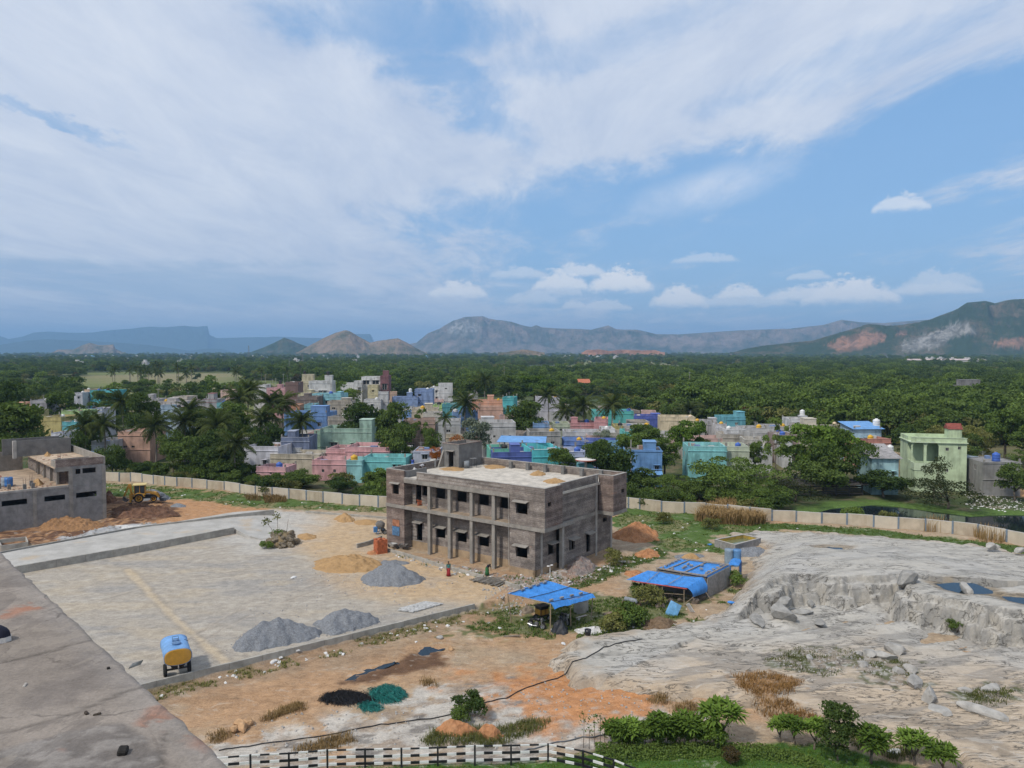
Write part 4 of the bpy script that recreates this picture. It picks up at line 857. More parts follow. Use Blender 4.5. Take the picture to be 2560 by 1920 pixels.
 # scraps lying on the slab
 for nm,px,py,L_,w_,h_,c,lab in (('stone_chip',878,1550,.045,.035,.02,(.02,.018,.016),'small black lump lying on the concrete roof'),('stub',617,1273,.026,.012,.01,(.045,.035,.028),'short dark stub near a crack on the roof, the left one of two'),('stub',695,1280,.03,.01,.008,(.05,.04,.03),'short dark stub near a crack on the roof, the right one of two'),('pebble',776,950,.014,.012,.01,(.03,.028,.026),'tiny black pebble by the middle crack of the roof'),('leaf_scrap',178,1070,.035,.012,.006,(.40,.37,.33),'pale curled scrap on the roof near the shoe')):
  q=G('m',px,py,ZS);ob=MB().cbox(-L_/2,L_/2,-w_/2,w_/2,0,h_,min(w_,h_)*.3).build(nm,M(nm+str(px),c,.9,.3,40));ob.location=q;ob.rotation_euler=(.1,-.12,rnd.uniform(0,3));tag(ob,lab,'debris')
 # tin scrap just past the roof edge, hanging over it
 q=G('m',948,950,ZS);tn=MB().add([(0,0,0),(.05,.015,.015),(.065,.01,.038),(.02,.0,.025),(0,.004,-.004),(.05,.019,.011),(.065,.014,.034),(.02,.004,.021)],[(0,1,2,3),(7,6,5,4),(0,4,5,1),(1,5,6,2),(2,6,7,3),(3,7,4,0)]).build('tin_scrap',M('tin',(.38,.38,.37),.5,.3,20));tn.location=q+Vector((-.02,0,.002));tag(tn,'bent pale tin scrap sticking out over the roof edge','debris')
terrace()
# ---------------------------------------------------------------- foliage
nrg=np.random.default_rng(5)
def leaf_mat(name,dark,light,transl=.25):
 m=bpy.data.materials.new(name);m.use_nodes=True;nt=m.node_tree;nt.nodes.clear();MATS[name]=m
 out=nt.nodes.new('ShaderNodeOutputMaterial');p=gpos(nt);oi=nt.nodes.new('ShaderNodeObjectInfo');rn=V(nt,oi.outputs['Random'])
 t,_,_=sxyz(nt,attr(nt,'leaf'))
 n=nnoise(nt,p,.55,3,.6);k=(t*.5+n*.5+rn*.75-.38)
 c=mixc(nt,k.max(0.0).min(1.0),dark,light)
 d=nt.nodes.new('ShaderNodeBsdfDiffuse');tr=nt.nodes.new('ShaderNodeBsdfTranslucent');mx=nt.nodes.new('ShaderNodeMixShader')
 nt.links.new(c,d.inputs[0]);nt.links.new(mixc(nt,.5,c,(.10,.16,.02)),tr.inputs[0]);mx.inputs[0].default_value=transl
 nt.links.new(d.outputs[0],mx.inputs[1]);nt.links.new(tr.outputs[0],mx.inputs[2]);nt.links.new(mx.outputs[0],out.inputs[0]);return m
LM={'dark': leaf_mat('leaf_dark',(0.038,0.064,0.022),(0.118,0.166,0.044)),'mid': leaf_mat('leaf_mid',(0.056,0.090,0.024),(0.175,0.247,0.059)),
   'bright': leaf_mat('leaf_bright',(0.055,0.095,0.020),(0.166,0.255,0.047)),'olive': leaf_mat('leaf_olive',(0.080,0.093,0.033),(0.228,0.225,0.075)),
   'silver': leaf_mat('leaf_silver',(.06,.08,.05),(.26,.29,.22)),'rust': leaf_mat('leaf_rust',(.05,.045,.02),(.16,.10,.055)),
   'dry': leaf_mat('leaf_dry',(.12,.08,.035),(.36,.24,.11),.1),'palm': leaf_mat('leaf_palm',(0.027,0.040,0.015),(0.094,0.114,0.037)),
   'flower': leaf_mat('leaf_flower',(.08,.06,.02),(.50,.13,.03)),'thorn': leaf_mat('leaf_thorn',(0.029,0.037,0.017),(0.087,0.093,0.040))}
BARK=M('bark',(.13,.105,.08),var=.35,scale=3,bmp=.5);BARKP=M('palm_bark',(.20,.175,.15),var=.3,scale=2.5,bmp=.4)
def quads(pos,nrm,size,name,mat,asp=.62):
 """a leaf-shaped quad at each position"""
 n=len(pos);r=nrg.normal(size=(n,3));a=np.cross(nrm,r);a /= np.linalg.norm(a,axis=1)[:,None]+1e-9;b=np.cross(nrm,a);b /= np.linalg.norm(b,axis=1)[:,None]+1e-9
 s=(np.asarray(size)*nrg.uniform(.6,1.3,n))[:,None]/2
 v=np.stack([pos-a*s,pos+b*s*asp-a*s*.1,pos+a*s,pos-b*s*asp-a*s*.1],1).reshape(-1,3)
 f=np.arange(n*4).reshape(n,4);me=fastmesh(name,v,f,mat)
 t=np.repeat(nrg.random(n),4);vcol(me,np.stack([t,t,t],1),'leaf');return me
def crown(name,mat,rad,top,base,lumps,per,leaf,flat=1.0,seed=0,droop=0.0,lr=(.30,.48)):
 """crown of leaf clumps: lumps spread through a squashed dome from height base to top"""
 g=np.random.default_rng(seed);P=[];N=[];cs=[]
 for k in range(lumps):
  th=g.uniform(0,2*math.pi);rr=rad*(1-lr[0])*math.sqrt(g.random());f=g.random()
  dome=math.sqrt(max(0,1-(rr/rad)**2))
  z=base+(top-base)*((.22+.72*f)*(.35+.65*dome));q=np.array([rr*math.cos(th),rr*math.sin(th),z]);r=rad*g.uniform(*lr);cs.append((q,r))
  d=g.normal(size=(per,3));d /= np.linalg.norm(d,axis=1)[:,None];d[:,2]=np.where(d[:,2]<-.35,-d[:,2],d[:,2])
  rad_=r*np.clip(g.normal(.86,.16,per),.3,1.2);w=d*rad_[:,None]*np.array([1,1,.72*flat]);w[:,2]-=droop*np.hypot(w[:,0],w[:,1])
  P.append(q+w);N.append(d*.7+g.normal(size=(per,3))*.55)
 P=np.concatenate(P);N=np.concatenate(N);N /= np.linalg.norm(N,axis=1)[:,None]
 return quads(P,N,np.full(len(P),leaf),name,mat),cs
def trunk(cs,h,r,seed=0,nb=6,lean=.3):
 g=random.Random(seed);mb=MB();b=Vector((g.uniform(-lean,lean),g.uniform(-lean,lean),h))
 mb.tube([(0,0,-.3),(b.x*.3,b.y*.3,h*.35),(b.x*.7,b.y*.8,h*.75),tuple(b)],[r*1.25,r,r*.85,r*.7],7)
 for q,rr in sorted(cs,key=lambda t:-t[1])[:nb]:
  e=Vector(q);m_=(b+e)/2+Vector((g.uniform(-.3,.3),g.uniform(-.3,.3),.2));mb.tube([tuple(b-Vector((0,0,.15))),tuple(m_),tuple(e)],[r*.5,r*.32,r*.1],5)
 return mb.mesh('trunk',BARK,True)
TREES={}
def proto(key,mat,rad,top,base,lumps,per,leaf,tr=.2,th=None,**kw):
 me,cs=crown('crown',LM[mat],rad,top,base,lumps,per,leaf,**kw);TREES[key]=(trunk(cs,th or base*1.05,tr,kw.get('seed',0)),me)
proto('mango','dark',4.2,8.4,2.0,22,330,.42,.26,2.8,seed=1)
proto('neem','mid',4.4,9.0,2.6,22,300,.38,.22,3.4,seed=2,lr=(.22,.36))
proto('rain','bright',5.2,8.0,3.0,26,290,.40,.24,3.2,seed=3,flat=.7,lr=(.20,.34))
proto('thorn','olive',4.0,5.2,.6,24,230,.30,.14,1.6,seed=4,flat=.7,lr=(.20,.36))
proto('bushy','dark',3.2,5.6,.4,18,260,.34,.14,1.4,seed=5)
proto('airy','mid',2.2,7.0,2.4,14,130,.30,.10,4.2,seed=6,lr=(.18,.34))
proto('silver','silver',2.8,6.6,1.6,14,200,.36,.14,2.6,seed=7)
proto('scrub','mid',1.5,1.9,0.0,11,170,.20,.05,.5,seed=8,lr=(.28,.46))
proto('scrubd','dark',1.6,2.2,0.0,11,170,.22,.05,.5,seed=9,lr=(.28,.46))
proto('scrubo','olive',1.7,1.7,0.0,11,160,.20,.05,.5,seed=10,lr=(.28,.46))
proto('bare','thorn',3.4,4.8,.4,20,120,.22,.10,1.2,seed=11,flat=.8,lr=(.24,.4))
proto('rusty','rust',3.0,5.0,.8,16,220,.30,.14,1.6,seed=12)
proto('feather','mid',4.6,4.6,.2,30,230,.24,.12,1.0,seed=13,flat=.55,droop=.12,lr=(.18,.32))
proto('slim','dark',1.15,3.7,.0,22,210,.17,.06,.6,seed=14,lr=(.35,.6))
proto('flower','flower',1.9,8.4,6.0,13,160,.20,.09,6.0,seed=15)
def tree(key,x,y,sc,label,group=None,name=None,rz=None,z=None,cat='tree',sz=1.0):
 t=thing(name or 'broadleaf_tree',label,cat,(x,y,zt(x,y) if z is None else z),rnd.uniform(0,6.28) if rz is None else rz,group);t.scale=(sc,sc,sc*sz)
 a,b=TREES[key];link('trunk',a,t);link('crown',b,t);return t
def tat(key,v,px,py,D,width,label,**kw):
 """tree whose crown centre shows at a point of view v, at depth D, its crown this wide in metres"""
 q=AT(v,px,py,D);a,b=TREES[key]
 if not hasattr(tat,'dim'): tat.dim={}
 if key not in tat.dim:
  c=np.empty(len(b.vertices)*3);b.vertices.foreach_get('co',c);c=c.reshape(-1,3);tat.dim[key]=(np.percentile(c[:,0],97)-np.percentile(c[:,0],3),np.percentile(c[:,2],55))
 w0,zc=tat.dim[key];sc=width/w0;sz=max(.45,min(1.9,q.z/(zc*sc)))
 return tree(key,q.x,D,sc,label,sz=sz,**kw)

# ---- coconut palms
def frond_mesh(elev,L,sag,seed):
 g=random.Random(seed);mb=MB();pts=[];n=12;x=z=0;a=elev
 for i in range(n+1):
  pts.append(Vector((x,0,z)));x+=L/n*math.cos(a);z+=L/n*math.sin(a);a-=sag/n*(.6+.9*i/n)
 mb.tube(pts,[.045-.0032*i for i in range(n+1)],3,cap=False)
 for i in range(1,34):
  t=i/34;k=t*n;j=min(int(k),n-1);p=pts[j].lerp(pts[j+1],k-j);d=(pts[j+1]-pts[j]).normalized()
  ln=L*.24*math.sin(math.pi*(.16+.80*t))**.8*g.uniform(.8,1.15)
  for s in (-1,1):
   if g.random()<.06: continue
   out=(Vector((0,s,0))*.78+d*.55+Vector((0,0,-.38-.3*g.random()))).normalized();w=d*.055
   e=p+out*ln*.6;e2=p+out*ln+Vector((0,0,-ln*.22));mb.add([p-w,p+w,e+w*.8,e-w*.8,e2],[(0,1,2,3),(3,2,4)])
 me=mb.mesh('frond',LM['palm']);n_=len(me.vertices);t=nrg.random(n_)*.35+.3*g.random()+.2;vcol(me,np.stack([t,t,t],1),'leaf');return me
FR=[frond_mesh(e,L,s,i) for i,(e,L,s) in enumerate([(1.15,3.5,.9),(.85,4.0,1.2),(.5,4.2,1.3),(.15,4.2,1.2),(-.25,3.9,1.0),(-.7,3.4,.7)])]
NUT=MB()
for k in range(9): NUT.lathe([(.0,-.16),(.10,-.11),(.13,0),(.09,.10),(0,.14)],6,0,Matrix.Translation((.28*math.cos(k*2.4),.28*math.sin(k*2.4),-.25-.12*(k % 3))))
NUTM=NUT.mesh('coconuts',M('coconut',(.19,.15,.05),var=.4,scale=3),True)
def palm(x,y,h,label,sc=1.0,n=20,lean=None):
 t=thing('coconut_palm',label,'palm',(x,y,zt(x,y)),rnd.uniform(0,6.28),'coconut palms around the village')
 l=rnd.uniform(.2,.9) if lean is None else lean;mb=MB()
 path=[(l*(k/7)**1.8,.12*math.sin(k),-.3+(h+.3)*k/7) for k in range(8)];mb.tube(path,[.22*sc,.16*sc,.145*sc,.14*sc,.135*sc,.13*sc,.125*sc,.12*sc],7);mb.build('trunk',BARKP,t,True)
 top=Vector(path[-1])
 for k in range(n):
  lev=min(5,int(6*(k+rnd.random())/n));o=link('frond',FR[lev],t);o.location=top+Vector((0,0,.05*(5-lev)));o.rotation_euler=(rnd.uniform(-.25,.25),rnd.uniform(-.12,.12),k*2.39996+rnd.uniform(-.3,.3));s=sc*rnd.uniform(.85,1.1);o.scale=(s,s,s)
 o=link('coconuts',NUTM,t);o.location=top;o.scale=(sc,)*3;return t
PALMS=[('a',730,640,164,1.0,'coconut palm leaning behind the concrete building, leftmost of the near palms'),('a',905,630,163,1.0,'coconut palm with a thin curved trunk rising over the compound wall end'),
   ('a',1350,640,163,1.05,'coconut palm in front of the tall salmon house wall'),('a',1600,600,168,1.0,'coconut palm just right of the salmon house, by tall reeds'),('a',1670,500,192,1.05,'tall coconut palm before the grey house with a red parapet'),
   ('a',1880,640,160,1.1,'broad coconut palm in the thick of the left palm grove'),('a',1070,430,205,1.15,'coconut palm standing before the turquoise house at the field edge'),('b',300,790,146,1.0,'low coconut palm nearest the compound wall in the grove'),
   ('b',310,410,205,1.15,'coconut palm with spread fronds left of the white cube house'),('b',400,340,225,1.2,'tall upright coconut palm behind the left grove'),('b',515,580,176,1.05,'coconut palm with a bare straight trunk beside the white bungalow'),
   ('b',600,430,196,1.05,'coconut palm rising behind the middle of the grove'),('b',715,440,200,1.1,'coconut palm in front of the dark brick house'),('b',885,600,172,.95,'coconut palm in front of the deep blue house'),('b',150,600,166,1.1,'coconut palm with dense drooping fronds left in the grove'),
   ('b',640,520,182,.9,'smaller coconut palm wedged between two taller ones in the grove'),('c',395,570,178,.62,'thin short-crowned palm beside the grey plaster house'),('c',560,440,212,1.1,'coconut palm standing over the teal house in the village middle'),
   ('c',730,255,330,1.3,'far coconut palm behind the orange house'),('c',1285,370,250,1.0,'coconut palm in front of the pale lilac house'),('c',1440,510,214,1.0,'leftmost of the three palms by the rose-pink house'),
   ('c',1600,460,214,1.1,'middle one of the three palms by the rose-pink house'),('c',1830,460,218,1.2,'tall palm in front of the turquoise long house, rightmost of three'),('e',770,500,262,1.15,'coconut palm behind the cream block at the wood edge'),('e',960,510,258,1.15,'pale bushy palm at the wood edge left of the turquoise stair house')]
for v,px,py,D,sc,lab in PALMS:
 q=AT(v,px,py,D);palm(q.x,D,max(3.0,q.z),lab,sc*1.2,28 if sc>.9 else 15)
for k in range(26):
 q=AT('a',960+420*rnd.random() if k<15 else rnd.uniform(1500,2600),rnd.uniform(100,180) if k<15 else rnd.uniform(110,190),rnd.uniform(520,640))
 t=palm(q.x,q.y,max(6,q.z-.5),'distant dark coconut palm in the plantation beyond the fields',1.35,12);t['group']='palms of the far plantation'

# ---- single trees of the village and the wood
G1='trees among the houses'
for a in [('mango','a',90,640,150,12.5,'large dark mango tree behind the concrete building'),('mango','a',20,430,205,12,'dark tree at the picture edge above the yellow house'),('bushy','a',640,780,152,5,'dark bush between the two leftmost palms'),
    ('neem','a',540,430,235,11,'green tree left of the turquoise house by the fields'),('mango','a',1230,500,200,8,'leafy dark tree left of the light blue gatehouse'),('rain','a',2020,560,186,9,'light green tree deep in the palm grove'),
    ('bushy','a',1490,800,158,5,'dense bush beside the salmon house'),('bushy','a',960,900,152,6,'dark bush under the blue tarpaulin roof'),('neem','b',240,560,178,9,'leafy tree filling the gap in the palm grove'),('bushy','b',580,740,168,8,'dark rounded tree right of the bare palm trunk'),
    ('mango','b',1430,580,186,12.5,'broad leafy tree behind the mint green house'),('mango','b',1650,580,184,10,'dark twin tree right of the mint green house tower'),('bushy','b',1710,760,160,7.5,'dense dark tree beside the yellow water tank'),('neem','b',1270,380,290,9,'small tree beside the white and maroon house'),
    ('airy','b',1900,620,178,4.5,'thin roadside tree before the brown plaster house'),('mango','c',270,740,158,4.5,'small mango tree in front of the grey plaster house'),('silver','c',650,680,168,7.5,'silvery-leaved tree in front of the whitewashed stained house'),
    ('mango','c',1080,540,205,11.5,'tall dark tree left of the pale lilac house'),('rain','c',1160,270,335,21,'huge bright rain tree rising behind the orange house'),('mango','c',930,300,325,14,'dark tree left of the huge rain tree'),('neem','c',1470,360,300,12,'light green tree behind the palms in the middle'),
    ('mango','c',600,280,345,14,'dark tree behind the small white villa'),('neem','c',1390,930,136,5.0,'round bush behind the roof parapet of the unfinished building'),('neem','c',1700,850,146,5.5,'leafy bush left of the bright blue house'),('bushy','c',1790,940,132,7,'dark bush next to the unfinished building corner'),
    ('neem','c',2110,710,172,9,'leafy tree above the bright blue house'),('silver','c',1740,730,185,5,'pale shrub between the blue houses'),('neem','e',400,730,172,8,'leafy tree between the blue house and cream block'),('rain','e',780,690,165,9.5,'bright spreading tree above the turquoise cottage'),
    ('neem','e',560,840,150,6,'leafy tree right of the bright blue house'),('airy','e',1520,740,142,4.0,'slender tall tree standing apart before the grey roofs'),('rain','e',1880,740,146,12,'big bright-topped shade tree near the pond'),('feather','e',2000,860,140,14,'wide dark spreading tree shading the track near the pond'),
    ('feather','e',1200,1040,131,14,'wide feathery thorn tree just outside the compound wall'),('feather','e',950,1150,131,9,'feathery thorn bush left of the wide thorn tree'),('feather','e',1380,1200,124,9,'feathery thorn bush right of the wide thorn tree'),('feather','e',620,1130,133,8,'sprawling green scrub bush behind the wall by the brick corner'),
    ('bushy','e',350,1090,132,5,'dark bush behind the wall nearest the brick building'),('bare','e',1690,1180,128,9,'brown leafless scrub by the pond bank'),('bushy','f',1000,1110,131,7,'dark bush on the pond bank before the pale blue house'),('bare','f',1560,1180,122,9.5,'big dark thorn bush overhanging the black pond'),
    ('bare','f',1440,980,128,4,'leafless tree in front of the lime green house'),('bushy','f',2140,1080,128,5,'banana clump beside the grey hut with a yellow tank'),('neem','e',1340,850,152,4,'yellow-leaved shrub right of the turquoise cottage'),('bushy','e',1950,1020,133,7,'dark undergrowth tree beneath the big shade tree'),
    ('bushy','a',1000,930,152,3.5,'small dark bush at the foot of the salmon house'),('bushy','a',1620,850,154,8,'dark thicket under the palms beside tall reeds'),('mango','a',1850,800,152,9,'dark tree low in the thick of the palm grove'),('bushy','b',130,880,150,8,'dark thicket nearest the wall in the palm grove'),('bushy','b',200,1000,145,5,'leafy thicket at the wall left of the white bungalow'),('bushy','b',880,1090,140,5,'dense bush between the pink hut and the cyan house'),('neem','b',1540,1060,136,5,'tall reedy bush at the wing of the brick building'),('bushy','b',1200,1130,135,4.5,'low dense bush below the cyan house'),('mango','a',1780,640,172,9,'dark tree behind the broad palm of the grove'),('mango','a',790,720,170,5.5,'dark tree between the two leftmost palms'),('neem','e',250,800,150,6,'leafy tree beside the low blue shed'),
    ('flower','c',520,790,136,3.4,'orange flowering shrub behind the stair head on the roof'),('flower','c',310,890,128,1.8,'orange flowering shrub at the rear corner of the unfinished building'),('rusty','f',1910,400,330,9,'rust-red tree beside the fenced field'),('bushy','f',1540,390,335,8,'round tree beside the unfinished block house in the wood')]:
 key,v,px,py,D,w,lab=a;tat(key,v,px,py,D,w*(.76 if D>150 else .95),lab,group=G1,name='bush' if 'bush' in lab or 'shrub' in lab or 'scrub' in lab else 'broadleaf_tree',cat='bush' if 'bush' in lab or 'shrub' in lab or 'scrub' in lab else 'tree')
# the wood on the right, behind the last houses: single trees in front, one mass behind
FIELDS=[poly('a',[(150,250),(640,240),(980,290),(980,345),(560,330),(230,330)]),poly('c',[(80,225),(500,205),(520,262),(250,262),(90,258)]),poly('f',[(1150,268),(1420,262),(1490,330),(1460,440),(1240,410)]),poly('f',[(1800,460),(2100,450),(2110,510),(1800,505)]),poly('c',[(1500,290),(1700,290),(1700,330),(1500,330)]),poly('a',[(1080,300),(2300,265),(2300,290),(1100,335)])]
VILL=[(-95,140),(-115,235),(-60,330),(-85,430),(60,430),(35,300),(60,262),(76,225),(78,180),(76,150),(70,100),(60,126),(0,122)]
woodn=0
while woodn<165:
 D=rnd.uniform(150,420);x=D*rnd.uniform(.02,.74);a=np.array([x]);b=np.array([D])
 if sdist(a,b,VILL)[0]>-4 or any(sdist(a,b,f)[0]>-2 for f in FIELDS[2:5]): continue
 if D<185 and x<84: continue
 k=rnd.choice(['thorn','feather','feather','bushy','neem','thorn','mango' if D>300 else 'thorn']);s=rnd.uniform(.85,1.25)*(1.15 if D<330 else 1.25)
 tree(k,x,D,s,'%s in the %s wood, %s' %({'thorn': 'olive thorn tree','feather': 'feathery green tree','bushy': 'dark bushy tree','neem': 'tall green tree','mango': 'dark round tree'}[k],'near' if D<260 else 'middle' if D<340 else 'deep',spot(x,D)),'trees of the wood right of the village','wood_tree');woodn+=1
leftn=0
while leftn<70:
 D=rnd.uniform(230,520);x=-D*rnd.uniform(.0,.74);a=np.array([x]);b=np.array([D])
 if sdist(a,b,VILL)[0]>-3 or any(sdist(a,b,f)[0]>-6 for f in FIELDS): continue
 if D<260 and x>-95: continue
 k=rnd.choice(['thorn','bushy','neem','mango','feather']);tree(k,x,D,rnd.uniform(.8,1.2),'%s in the %s scrubland beyond the village, %s' %({'thorn': 'olive thorn tree','feather': 'feathery green tree','bushy': 'dark bushy tree','neem': 'tall green tree','mango': 'dark round tree'}[k],'nearer' if D<360 else 'farther',spot(x,D)),'trees of the scrubland behind the village','scrubland_tree');leftn+=1
# bushes in the strip between the compound wall and the first houses
bn=0;wall_np=np.array(WALL)
while bn<150:
 i=rnd.randrange(4,len(WALL)-3);a,b=Vector((*WALL[i],0)),Vector((*WALL[i+1],0));d=(b-a).normalized();n=Vector((-d.y,d.x,0));n=n if n.y>0 else-n
 q=a.lerp(b,rnd.random())+n*rnd.uniform(1.6,12)
 if-37<q.x<-26 and rnd.random()<.75: continue
 if sdist(np.array([q.x]),np.array([q.y]),POND)[0]>-4.5 or q.x>58 or sdist(np.array([q.x]),np.array([q.y]),TRACK)[0]>-1.5: continue
 if rnd.random()<.5 and q.x>25: continue
 k=rnd.choice(['scrub','scrubd','scrubo','scrubd','scrub']);s=rnd.uniform(.8,1.75);tree(k,q.x,q.y,s,'%s %s bush behind the compound wall, %s' %('low' if s<1.2 else 'tall',{'scrub': 'green','scrubd': 'dark green','scrubo': 'olive'}[k],spot(q.x,q.y)),'bushes behind the compound wall','low_bush',cat='bush');bn+=1

def woodland():
 pts=[];sc=[];kd=[];g=np.random.default_rng(3);keys=['thorn','bushy','neem','mango','feather','rusty']
 n=60000;D=205*np.exp(g.random(n)*math.log(5200/205));X=D*g.uniform(-.78,.78,n)
 dens=np.minimum(1,(D/900));keep=g.random(n)<np.clip(.28+dens*.72,0,1)
 keep &=~((D<430)&(sdist(X,D,VILL)>-5))
 for f in FIELDS: keep &=~(sdist(X,D,f)>-3)
 keep &=~((D<300)&(X<40));keep &=~((D<200))
 open_=fbm(X/160,D/260,3,91);keep &=~((open_>.50)&(D>300)&(X<90)&(g.random(n)<.90))&~((open_>.53)&(D>430)&(g.random(n)<.92))
 X,D=X[keep],D[keep];n=len(X);z=np.zeros(n)
 me=bpy.data.meshes.new('woodland');me.from_pydata(list(zip(X.tolist(),D.tolist(),z.tolist())),[],[])
 s=g.uniform(.55,1.55,n)*np.interp(D,[200,900,2500,5200],[1.0,1.05,1.5,2.1]);k=g.choice(len(keys),n,p=[.27,.2,.19,.17,.13,.04])
 for nm,ty,va in (('size','FLOAT',s),('turn','FLOAT',g.uniform(0,6.28,n)),('sort','INT',k)):
  me.attributes.new(nm,ty,'POINT').data.foreach_set('value',va.astype(np.int32 if ty=='INT' else np.float32))
 o=tag(link('woodland',me),'dense green woodland covering the plain out to the hills',kind='stuff')
 ng=bpy.data.node_groups.new('woodland','GeometryNodeTree');ng.interface.new_socket('Geometry',in_out='INPUT',socket_type='NodeSocketGeometry');ng.interface.new_socket('Geometry',in_out='OUTPUT',socket_type='NodeSocketGeometry')
 N=ng.nodes.new;gi,go=N('NodeGroupInput'),N('NodeGroupOutput');iop=N('GeometryNodeInstanceOnPoints');join=N('GeometryNodeJoinGeometry')
 for key in reversed(keys):
  me_far=far_crown(key);src=bpy.data.objects.get('woodland_source_'+key) or far_source(key,me_far);oi=N('GeometryNodeObjectInfo');oi.inputs[0].default_value=src;oi.transform_space='ORIGINAL'
  gt=N('GeometryNodeGeometryToInstance');ng.links.new(oi.outputs['Geometry'],gt.inputs[0]);ng.links.new(gt.outputs[0],join.inputs[0])
 def at_(nm,ty): a=N('GeometryNodeInputNamedAttribute');a.data_type=ty;a.inputs[0].default_value=nm;return a.outputs[0]
 ng.links.new(gi.outputs[0],iop.inputs['Points']);ng.links.new(join.outputs[0],iop.inputs['Instance']);iop.inputs['Pick Instance'].default_value=True
 ng.links.new(at_('sort','INT'),iop.inputs['Instance Index']);ng.links.new(at_('size','FLOAT'),iop.inputs['Scale'])
 cx=N('ShaderNodeCombineXYZ');ng.links.new(at_('turn','FLOAT'),cx.inputs[2]);ng.links.new(cx.outputs[0],iop.inputs['Rotation']);ng.links.new(iop.outputs[0],go.inputs[0])
 md=o.modifiers.new('scatter','NODES');md.node_group=ng
FARP={'thorn':('olive',4.0,5.6,.2,12,90,.62),'bushy':('dark',3.6,6.2,.2,11,95,.66),'neem':('mid',4.2,8.6,.8,13,95,.7),'mango':('dark',4.4,8.4,.5,13,95,.72),'feather':('mid',4.6,4.8,.1,14,85,.6),'rusty':('rust',3.2,5.2,.4,10,90,.6)}
def far_crown(key): m_,r,t,b,l,p,s=FARP[key];return crown('crown',LM[m_],r,t,b,l,p,s,seed=40+len(key))[0]
def far_source(key,me):
 """a real tree of the wood's edge whose crown the far wood repeats"""
 i=list(FARP).index(key);x,y=[(150,214),(160,232),(172,250),(-178,262),(-190,282),(186,268)][i]
 t=thing('wood_edge_tree','leafy green tree at the outer edge of the wood beyond the village','tree',(x,y,0),0,'trees at the outer edge of the wood');o=link('crown',me,t);link('trunk',TREES[key][0],t);return o
woodland()
# ---------------------------------------------------------------- village
PANE=M('window_pane',(.02,.022,.025),.25,.2,5,spec=.5);FRAMEW=M('window_frame',(.42,.40,.37),var=.15);ROOFG=concrete_mat('house_roof',(.40,.375,.345),.35)
def paint(col,grime=.5):
 col=tuple(q*.86+.065 for q in col);n='paint_%02d%02d%02d' % tuple(int(q*99) for q in col);return M(n,tuple(q*.92 for q in col),.85,.10,.9,grime,tuple(q*.38 for q in col))
wm=MB();wm.box(-.5,.5,-.02,.05,-.5,-.44,0).box(-.5,.5,-.02,.05,.44,.5,0).box(-.5,-.44,-.02,.05,-.44,.44,0).box(.44,.5,-.02,.05,-.44,.44,0).box(-.025,.025,-.02,.05,-.44,.44,0);WFR=wm.mesh('window',FRAMEW)
WPA=MB().add([(-.5,.06,-.5),(.5,.06,-.5),(.5,.06,.5),(-.5,.06,.5)],[(0,1,2,3)]).mesh('pane',PANE)
def window(par,x,y,z,w,h,rz,mb=None):
 o=link('window',WFR,par);o.location=(x,y,z);o.scale=(w,1,h);o.rotation_euler=(0,0,rz);link('pane',WPA,o);return o
tk={}
def tank_mesh(c):
 if c not in tk:
  col={'y':(.62,.36,.03),'k':(.02,.02,.022),'w':(.68,.68,.66),'b':(.05,.12,.42),'c':(.66,.52,.36)}[c]
  p=[(.46,0),(.5,.05),(.5,.3),(.475,.33),(.5,.36),(.5,.62),(.475,.65),(.5,.68),(.5,.86),(.42,.98),(.2,1.05),(.19,1.13),(0,1.13)]
  tk[c]=MB().lathe(p,14).mesh('tank',M('tank_'+c,col,.5,.12,2,.2,obj=True),True)
 return tk[c]
def tank(x,y,z,c,s,label): o=link('water_tank',tank_mesh(c),None);o.location=(x,y,z);o.scale=(s,s,s*1.1);return tag(o,label,'water tank','roof water tanks')
CN={'y': 'yellow','k': 'black','w': 'white','b': 'blue','c': 'cream'}
